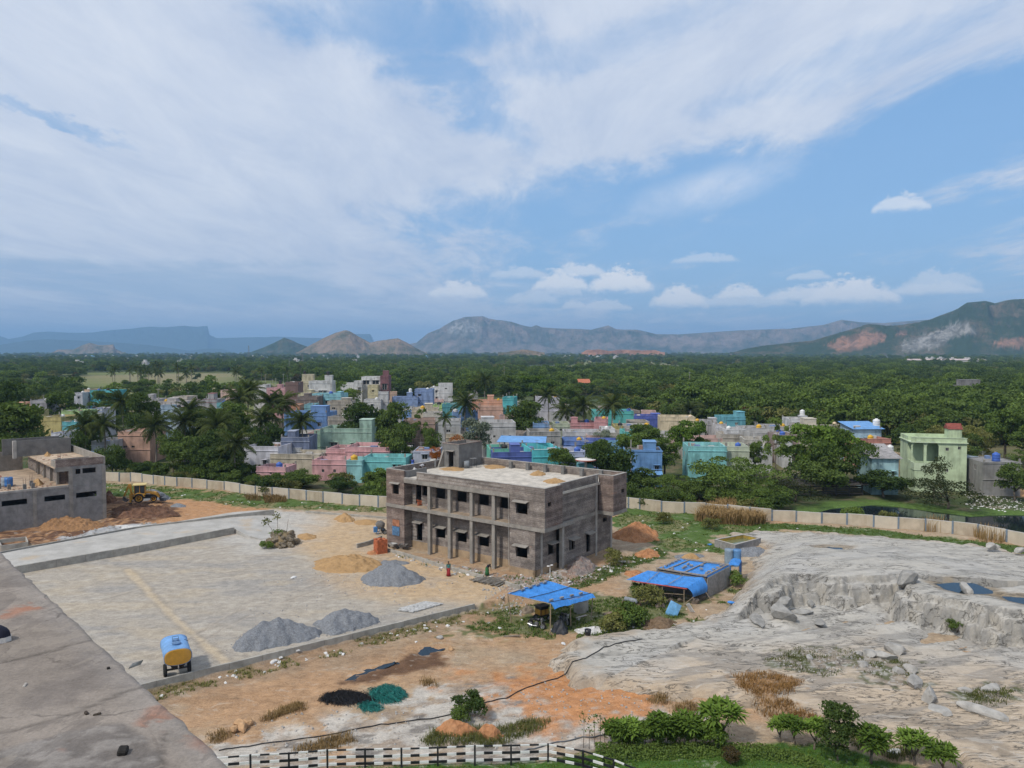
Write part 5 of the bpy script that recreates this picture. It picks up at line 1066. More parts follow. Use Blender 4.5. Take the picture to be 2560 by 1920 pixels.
def house(v,x0,x1,ytop,D,col,label,yaw=None,depth=8.0,head=None,tnk=None,par=.8,win=None,name='house',trim=None,roof=None,wins=True,grime=.75,base=None,awn=None,group=None,side=True):
 k=SC[v][2];W=abs(x1-x0)*k*D/F;q=AT(v,(x0+x1)/2,ytop,D);hgt=max(2.6,q.z);yaw=R(rnd.uniform(-9,9) if yaw is None else yaw);W /= math.cos(yaw)
 t=thing(name,label,'house',(q.x,D,zt(q.x,D) if D<170 else 0),yaw,group);wmt=paint(col,grime);g=random.Random(int(x0*7+D))
 st=max(1,round((hgt-par)/3.3));sh=(hgt-par)/st;hf=[];hs=[]
 if wins and W>3:
  nw=max(1,min(4,int(W/3.2)))
  for s in range(st):
   for i in range(nw):
    if g.random()<.22: continue
    c=-W/2+W*(i+.5)/nw+g.uniform(-.3,.3);ww=g.choice((.7,.9,1.1));hh=g.choice((.6,1.0,1.1));z=s*sh+1.75+(.25 if hh<.8 else 0);hf.append((c-ww/2,c+ww/2,z-hh/2,z+hh/2))
   if side and g.random()<.8: c=depth*g.uniform(.25,.7);hs.append((c-.4,c+.4,s*sh+1.3,s*sh+2.2))
 if win is not None: hf=[((a-.5)*W,(b-.5)*W,c*hgt,d*hgt) for a,b,c,d in win]
 mb=MB();wall_holes(mb,(-W/2,0,0),(1,0,0),W,-.5,hgt,.2,[(a+W/2,b+W/2,c,d) for a,b,c,d in hf],0,(0,-1,0));mb.build('front_wall',wmt,t)
 for sx,nm in ((-1,'left_wall'),(1,'right_wall')):
  mb=MB();wall_holes(mb,(sx*W/2,.2,0),(0,1,0),depth-.4,-.5,hgt,.2,hs,0,(sx,0,0));mb.build(nm,wmt,t)
  for a,b,c,d in hs: window(t,sx*W/2-sx*.05,.2+(a+b)/2,(c+d)/2,b-a,d-c,R(90) if sx>0 else R(-90))
 mb=MB();wall_holes(mb,(-W/2,depth,0),(1,0,0),W,-.5,hgt,.2,(),0,(0,1,0));mb.build('rear_wall',wmt,t)
 MB().box(-W/2+.2,W/2-.2,.2,depth-.2,hgt-par-.2,hgt-par).build('roof',roof or ROOFG,t)
 if D<330 and group is None:
  if not head and W>5 and g.random()<.4: f0=g.uniform(.05,.6);head=(f0,f0+g.uniform(.2,.34),g.uniform(.9,1.7))
  if not tnk and g.random()<.3: tnk=(g.uniform(.15,.85),g.choice('wkyb'))
  if g.random()<.4:
   for sx in (-1,1):
    for yy in (.15,depth-.15): MB().box(sx*(W/2-.15)-.13,sx*(W/2-.15)+.13,yy-.13,yy+.13,hgt+.071,hgt+g.uniform(.4,.9)).build('column_stub',CONC,t)
  if g.random()<.5: ax=g.uniform(-.4,.4)*W;MB().tube([(ax,2,hgt-par),(ax,2,hgt+1.7)],.03,4).box(ax-.5,ax+.5,1.98,2.02,hgt+1.5,hgt+1.54).box(ax-.3,ax+.3,1.98,2.02,hgt+1.2,hgt+1.24).build('antenna',M('antenna_metal',(.3,.3,.3)),t)
  for _ in range(g.randrange(0,4)): ax=g.uniform(-.42,.42)*W;ay=g.uniform(1,max(1.2,depth-1.5));s_=g.uniform(.3,.8);MB().cbox(ax-s_,ax+s_,ay-.4,ay+.4,hgt-par,hgt-par+g.uniform(.3,1.0),.05).build('roof_clutter',paint(g.choice([(.3,.28,.26),(.5,.48,.45),(.12,.2,.4),(.35,.2,.14)])),t)
 tm=paint(trim or tuple(min(.8,q*1.18+.03) for q in col),.3)
 for s in range(1,st+1):
  z=s*sh;MB().box(-W/2-.12,W/2+.12,-.12,-.003,z-.1,z+.02).build('ledge',tm,t)
 MB().box(-W/2-.04,W/2+.04,-.05,.22,hgt+.002,hgt+.07).build('coping',tm,t)
 for a,b,c,d in hf:
  window(t,(a+b)/2,.06,(c+d)/2,b-a,d-c,0)
  if (d-c)>.7 and d<hgt-par-.25: MB().box(a-.2,b+.2,-.45,-.003,d+.1,d+.17).build('sunshade',tm,t)
 if head:
  f0,f1,hh=head;a,b=(f0-.5)*W+.01,(f1-.5)*W-.01;r=MB();z0=hgt-par
  r.box(a,b,.25,min(depth-.3,3.6),z0,hgt+hh).build('stair_head',wmt,t);MB().box(a-.1,b+.1,.15,min(depth-.2,3.7),hgt+hh,hgt+hh+.12).build('stair_head_roof',tm,t)
 if awn: MB().add([(-W/2,-.02,awn[0]),(W/2,-.02,awn[0]),(W/2,-1.6,awn[0]-.5),(-W/2,-1.6,awn[0]-.5),(-W/2,-.02,awn[0]+.05),(W/2,-.02,awn[0]+.05),(W/2,-1.6,awn[0]-.45),(-W/2,-1.6,awn[0]-.45)],[(3,2,1,0),(4,5,6,7),(7,6,2,3),(0,1,5,4),(0,4,7,3),(1,2,6,5)]).build('awning',paint(awn[1]),t)
 if tnk:
  for f,c in ([tnk] if isinstance(tnk[0],float) else tnk):
   M_=Matrix.Rotation(yaw,4,'Z')@ Vector(((f-.5)*W,min(2.0,depth/2),0))
   z=hgt-par if not (head and head[0]<= f <= head[1]) else hgt+head[2]+.12
   tank(q.x+M_.x,D+M_.y,t.location.z+z,c,rnd.uniform(1.1,1.35),CN[c]+' water tank on the roof of the '+' '.join(label.split()[:6]))
 return t
for a in [
 ('a',1020,1290,690,172,(.56,.33,.235),'tall salmon-pink house with a blank wall among the palms',dict(yaw=3,win=[(.16,.28,.5,.56),(.42,.52,.5,.56)],depth=9)),
 ('a',330,530,562,195,(.46,.37,.12),'mustard yellow house with a blank side wall',dict(yaw=-4,wins=False,tnk=(.85,'w'))),('a',160,266,512,205,(.48,.39,.15),'narrow yellow house left of the mustard one',dict(yaw=0,wins=False)),
 ('a',265,400,418,232,(.40,.375,.40),'lilac-grey house with a white tank behind the yellow houses',dict(yaw=6,tnk=(.8,'w'),wins=False)),('a',65,262,450,240,(.58,.29,.17),'orange house at the left behind the yellow house',dict(yaw=5,head=(.3,.75,.4))),
 ('a',525,690,510,215,(.34,.50,.20),'lime green house beside the mustard house',dict(yaw=-5,wins=False)),('a',535,660,605,188,(.08,.38,.42),'small turquoise house below the lime green one',dict(yaw=0)),
 ('a',770,982,332,300,(.05,.40,.44),'turquoise house at the edge of the fields',dict(yaw=-6,tnk=[(.25,'b'),(.65,'k')],depth=9)),('a',727,775,325,306,(.55,.38,.24),'peach annex left of the turquoise field house',dict(yaw=0)),('a',640,712,352,296,(.50,.50,.54),'small pale house left of the turquoise field house',dict(yaw=0)),
 ('a',440,545,700,176,(.60,.61,.66),'white and lilac shed behind the concrete building',dict(yaw=0,trim=(.30,.34,.55))),('a',790,950,772,166,(.55,.57,.60),'white shed with a blue fascia between two palms',dict(yaw=2,awn=(3.6,(.22,.38,.62)))),
 ('a',1380,1480,462,215,(.36,.47,.57),'narrow light blue gatehouse above the palms',dict(yaw=8,depth=5)),('a',1190,1370,408,262,(.44,.42,.41),'low grey flat-roofed house behind the leafy tree',dict(tnk=(.3,'w'))),('a',1360,1590,430,250,(.46,.42,.40),'long low grey-pink roofed house in the left row',dict(yaw=2,tnk=(.25,'y'))),
 ('a',1490,1620,385,275,(.52,.46,.38),'beige low house in the left row',dict()),('a',1700,1870,412,232,(.38,.365,.36),'grey house with a red parapet and barred window',dict(yaw=2,trim=(.34,.13,.13),win=[(.48,.84,.62,.75)],head=(.55,.85,1.8))),
 ('a',1735,1850,500,214,(.28,.34,.42),'blue-grey house below the red parapet house',dict(yaw=0)),('a',1905,1985,330,272,(.58,.40,.32),'small peach house behind the tall palm',dict()),('a',1870,1970,440,224,(.10,.34,.36),'small teal house hidden among the palms',dict()),('a',1480,1560,480,208,(.42,.52,.60),'pale blue low annex beside the gatehouse',dict()),
 ('a',1600,1720,470,240,(.44,.43,.43),'weathered grey house behind the tall grove palm',dict()),('a',760,880,490,225,(.52,.52,.56),'low whitish house with a blue roof edge',dict(trim=(.15,.25,.55))),
 ('b',465,570,283,302,(.64,.63,.61),'white cube house above the palm grove',dict(yaw=4)),('b',575,735,310,290,(.60,.32,.32),'pink flat house beside the dark brick one',dict(head=(.55,.8,1.2))),('b',736,845,262,272,(.15,.075,.062),'dark red brick house',dict(yaw=2,wins=False,grime=.3)),
 ('b',940,1140,252,308,(.60,.60,.58),'white two-storey house with three windows',dict(yaw=3,win=[(.08,.24,.55,.72),(.42,.58,.55,.72),(.62,.76,.55,.72)],head=(.68,.99,2.2))),('b',875,985,250,316,(.52,.46,.30),'cream stair tower left of the white two-storey house',dict(head=(.05,.95,2.6))),
 ('b',960,1222,362,246,(.22,.50,.56),'aqua house in front of the white two-storey house',dict(yaw=-4,head=(.85,.98,.6))),('b',842,1012,388,238,(.17,.125,.105),'dark brown roofless house left of the aqua house',dict(wins=False)),('b',850,1030,355,262,(.52,.46,.28),'long low cream wall behind the aqua house',dict(wins=False,depth=5)),
 ('b',720,1098,525,205,(.10,.235,.50),'deep blue house among the palms',dict(yaw=-5,head=(.62,.98,1.7),depth=9)),('b',900,985,455,225,(.20,.44,.48),'small aqua house above the deep blue one',dict()),('b',790,860,460,222,(.50,.22,.10),'small orange hut behind the palm crowns',dict()),
 ('b',1100,1312,428,226,(.40,.35,.275),'weathered beige concrete house with a stepped roof',dict(yaw=4,head=(.55,.95,.9))),('b',1100,1270,560,190,(.40,.36,.31),'low beige house beside the broad leafy tree',dict(wins=False)),
 ('b',1215,1390,268,392,(.64,.63,.62),'white terrace house left of the maroon-striped villa',dict(yaw=4)),('b',1395,1560,214,388,(.66,.65,.63),'white modern villa with balconies',dict(yaw=3,win=[(.08,.42,.68,.86),(.55,.92,.68,.86),(.62,.7,.36,.5),(.8,.88,.36,.5)],depth=12)),('b',1557,1630,205,384,(.19,.05,.06),'maroon stair tower of the white modern villa',dict(yaw=3,win=[(.2,.8,.45,.7)],head=(.3,.98,2.4),depth=12)),('b',1448,1540,285,380,(.56,.48,.28),'cream projecting bay on the white modern villa',dict(yaw=3,depth=6)),('b',1330,1400,250,384,(.62,.61,.60),'white side bay with a tall dark window',dict(yaw=3,win=[(.5,.85,.3,.7)])),
 ('b',1540,1625,345,292,(.52,.51,.50),'white stained stair tower before the maroon tower',dict(wins=False,depth=4)),('b',1415,1560,412,288,(.55,.54,.53),'low white stained house',dict()),('b',1640,1700,348,310,(.55,.36,.24),'small orange roof room behind the white tower',dict(wins=False)),
 ('b',1855,2010,322,300,(.20,.29,.50),'cornflower blue house with a white tank',dict(yaw=2,tnk=(.7,'w'),depth=10)),('b',1660,1880,390,296,(.19,.28,.49),'long cornflower blue wing left of the blue house',dict(yaw=2,tnk=(.7,'w'),wins=False)),('b',1990,2085,305,342,(.60,.60,.59),'white villa wing left of the small white villa',dict(tnk=(.3,'w'))),('b',2060,2182,272,340,(.63,.63,.62),'small white villa in front of the dark trees',dict(yaw=5)),
 ('b',700,942,740,165,(.115,.155,.265),'navy blue house wall behind the bare palm trunk',dict(yaw=2,wins=False,trim=(.32,.36,.46))),('b',375,680,818,158,(.60,.60,.66),'white bungalow with a long low parapet',dict(yaw=-6,win=[(.55,.64,.30,.5)])),
 ('b',1035,1485,662,176,(.29,.45,.355),'mint green house with a corner tower',dict(yaw=-3,win=[(.2,.26,.45,.57),(.27,.33,.45,.57),(.6,.64,.45,.55)],head=(.76,1.0,2.0),depth=9,trim=(.42,.56,.45))),('b',985,1060,680,180,(.30,.46,.36),'mint green stair wing at the end of the mint house',dict(yaw=-3,wins=False)),
 ('b',600,1040,885,157,(.50,.44,.325),'long cream flat-roofed house above the scrub',dict(yaw=-5,win=[(.25,.29,.45,.57),(.45,.49,.45,.57),(.88,.92,.45,.57)])),('b',1250,1640,825,157,(.63,.325,.325),'pink house with a long roof parapet',dict(yaw=-5,win=[(.12,.18,.2,.34),(.42,.48,.2,.34),(.7,.76,.2,.34)],tnk=(.92,'y'),depth=9)),('b',1085,1270,840,160,(.64,.33,.33),'pink stair wing of the long pink house',dict(yaw=-5,wins=False)),
 ('b',965,1265,935,149,(.62,.32,.32),'low pink forehouse beside the cyan house',dict(yaw=-4,win=[(.28,.36,.4,.55),(.62,.7,.4,.55)],depth=6)),('b',1265,1400,940,146,(.26,.56,.56),'pale cyan end of the long cyan house',dict(yaw=-3,wins=False,depth=6)),('b',1400,1780,912,147.5,(.14,.50,.50),'long cyan house behind the unfinished building',dict(yaw=-5,win=[(.7,.76,.55,.72),(.82,.9,.55,.72)],depth=6)),
 ('b',480,745,995,144,(.60,.33,.34),'small pink hut just behind the compound wall',dict(yaw=-8,win=[(.45,.53,.6,.72),(.75,.83,.6,.72)],depth=5)),('b',680,880,830,165,(.34,.35,.36),'grey railing-topped terrace behind the cream house',dict(wins=False)),
 ('b',1830,2060,492,216,(.56,.48,.345),'cream house with a black tank and porch roof',dict(yaw=4,tnk=(.4,'y'))),('b',2005,2090,458,232,(.36,.52,.16),'bright lime wall beside the teal house',dict(wins=False)),('c',362,530,452,232,(.05,.30,.33),'teal house behind the tall village palm',dict(yaw=0)),('b',1745,1880,520,225,(.12,.26,.52),'low house under a blue tarpaulin left of the cream house',dict()),
 ('b',1755,2030,592,190,(.35,.235,.18),'weathered brown plaster house',dict(yaw=5,grime=.8,depth=9)),('c',330,522,595,188,(.40,.40,.395),'grey plaster house with a narrow doorway',dict(yaw=3,grime=.7)),('c',200,350,530,200,(.50,.47,.40),'small stained house with a flat porch roof',dict(grime=.7)),('c',110,330,860,150,(.42,.44,.52),'low tiled hut behind the rear roof corner',dict(roof=M('clay_tile',(.28,.15,.11),var=.4,scale=4),par=.1)),
 ('c',620,890,420,254,(.60,.29,.17),'orange house with a rounded roof room',dict(yaw=0,head=(.5,.7,1.6),tnk=(.85,'y'),win=[(.5,.62,.45,.6),(.7,.78,.5,.68)])),('c',670,890,475,246,(.52,.31,.22),'lower salmon front of the orange house',dict(wins=False)),('c',886,985,392,248,(.045,.42,.44),'cyan house with a tall white-framed window',dict(yaw=-8,win=[(.35,.6,.55,.75)])),
 ('c',590,672,370,278,(.44,.43,.42),'grey cube house left of the orange house',dict(wins=False)),('c',460,672,520,214,(.15,.29,.56),'blue house with a white tank below the orange house',dict(tnk=(.1,'w'))),('c',700,1000,612,175,(.50,.49,.48),'whitewashed house with black stains and a roof room',dict(yaw=5,grime=.8,head=(.02,.38,1.2),win=[(.35,.42,.62,.68),(.58,.65,.62,.68),(.8,.87,.62,.68)],depth=9)),
 ('c',1180,1378,392,276,(.50,.48,.52),'pale lilac house behind the dead branches',dict(yaw=2,tnk=(.85,'y'))),('c',1455,1690,612,210,(.52,.24,.245),'long rose-pink house under the three palms',dict(yaw=-2)),('c',1680,1795,580,205,(.54,.25,.25),'rose-pink house end with a yellow dome',dict(tnk=(.7,'y'))),('c',1690,2020,512,236,(.06,.42,.385),'turquoise long house with a blue roof tank',dict(yaw=2,wins=False,tnk=(.9,'b'),depth=10)),('c',1330,1470,620,200,(.40,.44,.30),'small olive house left of the rose-pink house',dict()),('c',1150,1290,618,195,(.16,.30,.52),'hut under a blue sheet behind the canopy',dict()),
 ('c',1120,1388,690,164,(.35,.335,.305),'stained grey concrete house with arched niches',dict(yaw=4,grime=.9,tnk=(.75,'y'))),('c',775,945,840,143,(.10,.46,.34),'sea green wall behind the roof parapet',dict(yaw=6,wins=False)),('c',800,1145,868,139,(.03,.075,.33),'royal navy blue house behind the roof parapet',dict(yaw=6,wins=False)),('c',1145,1410,850,139,(.05,.50,.55),'bright cyan house with an open roof terrace',dict(yaw=10,wins=False,par=1.2,depth=11)),('c',1410,1620,868,138,(.42,.48,.66),'pale lilac-blue half of the bright cyan house',dict(yaw=10,wins=False,tnk=(.7,'b'))),
 ('c',1420,1770,692,190,(.49,.49,.51),'long pale grey house below the rose-pink one',dict(yaw=0,wins=False)),('c',1750,1860,665,195,(.58,.58,.58),'white box house with a roof room',dict(tnk=(.4,'w'))),('c',1860,1930,640,198,(.42,.36,.10),'small mustard house in the middle of the roofs',dict()),('c',1415,1600,768,165,(.09,.20,.50),'blue house with a railing behind the cyan terrace',dict(tnk=(.75,'y'))),('c',1610,1900,780,158,(.05,.11,.42),'dark blue house cluttered with pots',dict()),
 ('e',210,535,850,142,(.09,.25,.50),'bright blue house with a dark fibre-cement roof',dict(yaw=-6,par=.12,roof=M('fibre_cement',(.13,.125,.12),var=.3),awn=(3.0,(.10,.30,.58)),win=[(.8,.92,.3,.6)],depth=7)),('e',20,240,800,150,(.15,.38,.60),'low blue shed left of the bright blue house',dict(tnk=(.9,'b'))),('e',215,320,690,178,(.10,.50,.46),'turquoise box house above the bright blue house',dict()),
 ('e',290,530,552,246,(.04,.08,.40),'long royal blue house at the wood edge',dict(yaw=0,wins=False,head=(.68,.98,.6))),('e',200,420,640,200,(.52,.50,.47),'white clutter-roofed house among the trees',dict(tnk=(.95,'y'))),('e',525,822,565,206,(.60,.495,.315),'cream block house with a tall dark window',dict(yaw=-6,win=[(.32,.42,.25,.62)],tnk=(.88,'c'),depth=9)),('e',820,1010,600,214,(.41,.39,.39),'grey house right of the cream block',dict(head=(.65,.98,.8))),
 ('e',1085,1262,560,214,(.10,.38,.45),'turquoise stair house with a stepped roof',dict(yaw=8,head=(.65,.98,1.3))),('e',1000,1095,625,206,(.58,.56,.57),'white balustraded porch by the turquoise stair house',dict(depth=4)),('e',1100,1260,672,188,(.52,.52,.52),'white box house with a dark vent',dict(tnk=(.2,'w'))),('e',1255,1440,660,194,(.46,.45,.44),'weathered white house in the right row',dict()),('e',1420,1640,645,200,(.45,.44,.43),'long stained grey house in the right row',dict(tnk=(.8,'y'))),('e',1320,1660,700,178,(.44,.43,.41),'low stained house with broken roof edges',dict(grime=.8)),
 ('e',1640,1795,580,210,(.58,.58,.58),'white stained house with a white roof tank',dict(head=(.65,.98,.7),tnk=(.8,'w'),grime=.7)),('e',1740,2102,630,204,(.58,.52,.41),'long cream house before the thorn wood',dict(yaw=2,tnk=(.88,'c'),wins=False)),('e',1560,1720,720,170,(.26,.19,.16),'low brown tile-roofed hut in the right row',dict()),
 ('e',765,1092,822,148,(.20,.54,.54),'turquoise cottage with thin vents',dict(yaw=-5,win=[(.3,.36,.6,.64),(.55,.61,.6,.64),(.85,.91,.6,.64)],depth=8)),('e',1090,1290,822,149,(.47,.52,.385),'pale green end of the turquoise cottage',dict(yaw=-5,tnk=(.6,'b'),win=[(.8,.9,.55,.65)])),('e',1255,1425,760,170,(.46,.43,.37),'flat grey-beige roofed house behind the cottage',dict()),('e',1390,1490,830,158,(.55,.55,.55),'small white hut by the parked car',dict()),('e',1580,1660,790,165,(.56,.56,.55),'white gable wall behind the shade tree',dict()),
 ('f',815,1066,752,160,(.47,.19,.135),'brick-orange house below the light blue house',dict(yaw=3,wins=False,tnk=(.45,'y'))),('f',1060,1180,880,150,(.48,.34,.20),'tan low wall house left of the lime house',dict(wins=False)),('f',1690,1820,905,140,(.34,.42,.48),'pale blue-grey lean-to behind the brick enclosure',dict(depth=4)),
 ('f',1585,1850,290,352,(.20,.19,.18),'unfinished grey block house in the wood',dict(yaw=0,head=(.3,.95,2.6)))]:
 *p,o=a;house(*p,**o)
# light blue house with a pitched blue roof, sloping shed, lime house with arches, brick enclosure, grey hut
def gable(v,x0,x1,ytop,D,col,label,roofc,drop=1.0,depth=6,yaw=0,win=None,over=.5):
 t=house(v,x0,x1,ytop,D,col,label,yaw=yaw,depth=depth,par=.02,win=win,side=False);W=abs(x1-x0)*SC[v][2]*D/F/math.cos(R(yaw));h=AT(v,(x0+x1)/2,ytop,D).z
 z=h+.08;MB().add([(-W/2-over,-over,z),(W/2+over,-over,z),(W/2+over,depth+.3,z+drop),(-W/2-over,depth+.3,z+drop),(-W/2-over,-over,z+.06),(W/2+over,-over,z+.06),(W/2+over,depth+.3,z+drop+.06),(-W/2-over,depth+.3,z+drop+.06)],[(3,2,1,0),(4,5,6,7),(0,1,5,4),(1,2,6,5),(2,3,7,6),(3,0,4,7)]).build('sheet_roof',roofc,t)
 for sx in (-1,1): MB().add([(sx*(W/2-.003),0,h+.07),(sx*(W/2-.003),depth,h+.07),(sx*(W/2-.003),depth,h+drop+.02),(sx*(W/2-.2),0,h+.07),(sx*(W/2-.2),depth,h+.07),(sx*(W/2-.2),depth,h+drop+.02)],[(0,1,2),(5,4,3),(0,2,5,3),(1,4,5,2)]).build('gable',paint(col),t)
 return t
BLUER=M('blue_sheet_roof',(.14,.31,.58),.6,.12,1.2,.25,(.08,.14,.25))
gable('f',740,985,668,166,(.34,.49,.58),'light blue house with a pitched blue sheet roof',BLUER,1.1,6,4,[(.1,.26,.55,.78),(.38,.52,.55,.78),(.75,.8,.68,.76)]);q=AT('f',955,620,168);tank(q.x,169,q.z-.8,'w',1.5,'white water tank beside the pitched blue roof');gable('f',905,1125,925,134,(.34,.55,.57),'pale cyan shed with a sloping grey roof',M('asbestos',(.30,.285,.28),var=.25,grime=.4),1.6,8,-6,[(.75,.85,.35,.65)]);q=AT('f',1090,845,139);tank(q.x,140.5,q.z-.75,'w',1.2,'white water tank behind the pale cyan shed');gable('c',1548,1640,268,450,(.45,.33,.26),'far hut with a red tiled roof before the wood',M('red_tile',(.42,.14,.07),var=.25),2.0,7,0)
def lime_house():
 D=138;t=thing('lime_house','pale lime green house with scalloped arches and a red-capped tower','house',(AT('f',1475,900,D).x,D,zt(60,D)),R(-14));k=SC['f'][2]*D/F;W=425*k/math.cos(R(14));h=AT('f',1475,745,D).z;lime=paint((.50,.61,.37),.6);lt=paint((.56,.66,.44),.3)
 a0,a1=.02*W,.50*W;zf=h*.50
 def arch(c,w,z0,z1,n=14):  # scalloped outline of an opening
  P=[(c-w/2,z0)]
  for i in range(n+1):
   th=math.pi*(1-i/n);r=1-.10*abs(math.sin(th*5));P.append((c+w/2*r*math.cos(th),z1-w/2+w/2*r*math.sin(th)))
  return P+[(c+w/2,z0)]
 def arched(mb,x0,x1,z0,z1,c,w,za,zb,y,th=.2):
  P=arch(c,w,za,zb);n=len(P);top=[(x0+(x1-x0)*i/(n-1),z1) for i in range(n)];top[0]=(x0,za);top[-1]=(x1,za);top[1]=(x0,z1);top[-2]=(x1,z1)
  for yy,fl in ((y,0),(y+th,1)):
   v=[(px,yy,pz) for px,pz in P]+[(px,yy,pz) for px,pz in top];f=[(i,i+1,n+i+1,n+i) for i in range(n-1)];mb.add(v,[q if fl else q[::-1] for q in f])
  v=[(px,y,pz) for px,pz in P]+[(px,y+th,pz) for px,pz in P];mb.add(v,[(i,i+1,n+i+1,n+i) for i in range(n-1)])
  if za>z0: mb.box(x0,x1,y,y+th,z0,za)
 xL=-W/2
 mb=MB();arched(mb,xL,xL+W*.26,zf,h,xL+W*.13,W*.20,zf+.5,h-.55,0);arched(mb,xL+W*.26,xL+W*.52,zf,h,xL+W*.39,W*.22,zf+.5,h-.55,0);mb.build('arcade',lime,t)
 mb=MB();wall_holes(mb,(xL+W*.52,0,0),(1,0,0),W*.48,-.5,h,.2,[(W*.1,W*.16,h*.76,h*.82),(W*.32,W*.37,h*.79,h*.85),(W*.1,W*.16,h*.36,h*.42)],0,(0,-1,0));mb.build('front_wall',lime,t)
 for a,b in ((.13,.79),(.345,.82),(.13,.39)): window(t,xL+W*.52+W*a,.06,h*b,W*.06,h*.06,0)
 MB().box(xL,xL+W*.52,-2.4,.0,-.5,zf*.82).build('forehouse',lime,t);MB().box(xL-.1,xL+W*.3,-2.5,.0,zf*.82,zf*.86).build('balcony_floor',lt,t);MB().box(xL-.1,xL+W*.3,-2.5,-2.35,zf*.86,zf+.45).build('balcony_wall',lt,t);MB().box(xL-.1,xL+.05,-2.35,0,zf*.86,zf+.45).build('balcony_wall',lt,t)
 MB().box(xL+.01,xL+W-.01,2.6,2.8,-.5,h).build('inner_wall',lime,t);MB().box(xL,xL+.2,.2,2.6,-.5,zf+.5).build('left_wall',lime,t)
 for sx in (xL+W-.2,): MB().box(sx,sx+.2,.2,8,-.5,h).build('right_wall',lime,t)
 MB().box(xL,xL+W-.2,7.8,8,-.5,h).build('rear_wall',lime,t);MB().box(xL,xL+.2,2.8,7.8,-.5,h).build('left_wall',lime,t);MB().box(xL-.25,xL+W+.15,-.3,8.1,h-.9,h-.75).build('roof',lt,t)
 MB().box(xL-.06,xL+W+.04,-.08,.22,h+.002,h+.08).build('coping',lt,t)
 a,b=xL+W*.68,xL+W*.92;tw=MB().box(a,b,.5,2.9,h-.75,h+1.6).build('tower',lime,t);m_=(a+b)/2
 MB().add([(a-.15,.35,h+1.6),(b+.15,.35,h+1.6),(b+.15,3.05,h+1.6),(a-.15,3.05,h+1.6),(a-.15,1.7,h+2.6),(b+.15,1.7,h+2.6)],[(0,1,5,4),(2,3,4,5),(1,2,5),(3,0,4),(3,2,1,0)]).build('tower_roof',M('maroon_tile',(.21,.06,.045),var=.3),tw)
 for x in (1.02,1.0): pass
lime_house()
BRW=M('brown_brick',(.15,.072,.052),.9,.3,2.5,.3,bmp=.4)
def enclosure():
 t=thing('brick_enclosure','roofless brown brick enclosure beside the lime green house','wall');P=[G('f',x,y,0) for x,y in [(1560,1052),(1740,1110),(1930,1090),(1860,1050),(1640,1020)]]
 hs=[1.6,2.6,2.7,2.6,2.4]
 for i in range(5):
  a,b=P[i],P[(i+1)% 5];d=(b-a).normalized();n=max(1,round((b-a).length/3));L=(b-a).length
  for j in range(n):
   q=frame(*(a+d*L*j/n).xy,d.x,d.y);MB().box(.1,L/n-.1,-.09,.09,-.4,hs[i]*(1 if i!=0 else .7),0,q).build('panel',BRW,t);MB().box(-.12,.12,-.13,.13,-.4,hs[i]+.25,0,q).build('post',CONCL,t)
enclosure()
h_=house('f',1870,2180,952,133,(.25,.24,.225),'grey block hut beside the earth track',yaw=-4,par=.1,roof=M('fibre_dull',(.22,.21,.2),var=.3),grime=.6);q=G('f',2015,1095,0);st=thing('tank_stand','small brick pier carrying a yellow tank at the grey hut','stand',(q.x,q.y,0));MB().box(-.6,.6,-.5,.5,-.3,.55).build('pier',CONCD,st);MB().box(-.65,.65,-.55,.55,.55,.65).build('slab',CONCL,st);tank(q.x,q.y,.65,'y',1.25,'yellow water tank on a pier beside the grey block hut')
q=G('c',1605,990,0);t=thing('round_canopy','round white concrete canopy with a red rim behind the unfinished building','canopy',(AT('c',1605,935,130).x,130,0));zc=AT('c',1605,925,130).z;MB().lathe([(1.6,zc-.22),(1.72,zc-.18),(1.75,zc),(1.6,zc+.04),(0,zc+.07)],28).build('disc',M('white_paint',(.60,.58,.55),var=.1),t,True);MB().lathe([(1.76,zc-.17),(1.78,zc-.17),(1.78,zc-.04),(1.76,zc-.04)],28).build('rim',M('red_rim',(.40,.09,.06)),t);MB().lathe([(.25,-.3),(.22,zc-.25)],12).build('pillar',CONCL,t);MB().box(-1.4,1.4,.6,2.0,-.3,zc-.9).build('kiosk',paint((.10,.36,.42)),t)
t=thing('sheet_canopy','open shelter with a tilted blue sheet roof behind the unfinished building','shelter',(AT('c',1055,760,152).x,152,0));z0=AT('c',1055,775,152).z;MB().add([(-5,-2.4,z0+.2),(4.6,-2.4,z0),(5,2.4,z0+.7),(-4.2,2.4,z0+.9),(-5,-2.4,z0+.27),(4.6,-2.4,z0+.07),(5,2.4,z0+.77),(-4.2,2.4,z0+.97)],[(3,2,1,0),(4,5,6,7),(0,1,5,4),(1,2,6,5),(2,3,7,6),(3,0,4,7)]).build('sheet_roof',BLUER,t)
for x,y in ((-4.4,-2),(4.2,-2),(4.5,2),(-4,2),(0,-2)): MB().tube([(x,y,-.3),(x,y,z0+.22+(.45 if y>0 else 0))],.09,6).build('post',CONCL,t)
MB().box(-4.2,1.5,-1.6,1.8,-.3,z0-2.2).build('platform',paint((.50,.44,.32)),t)
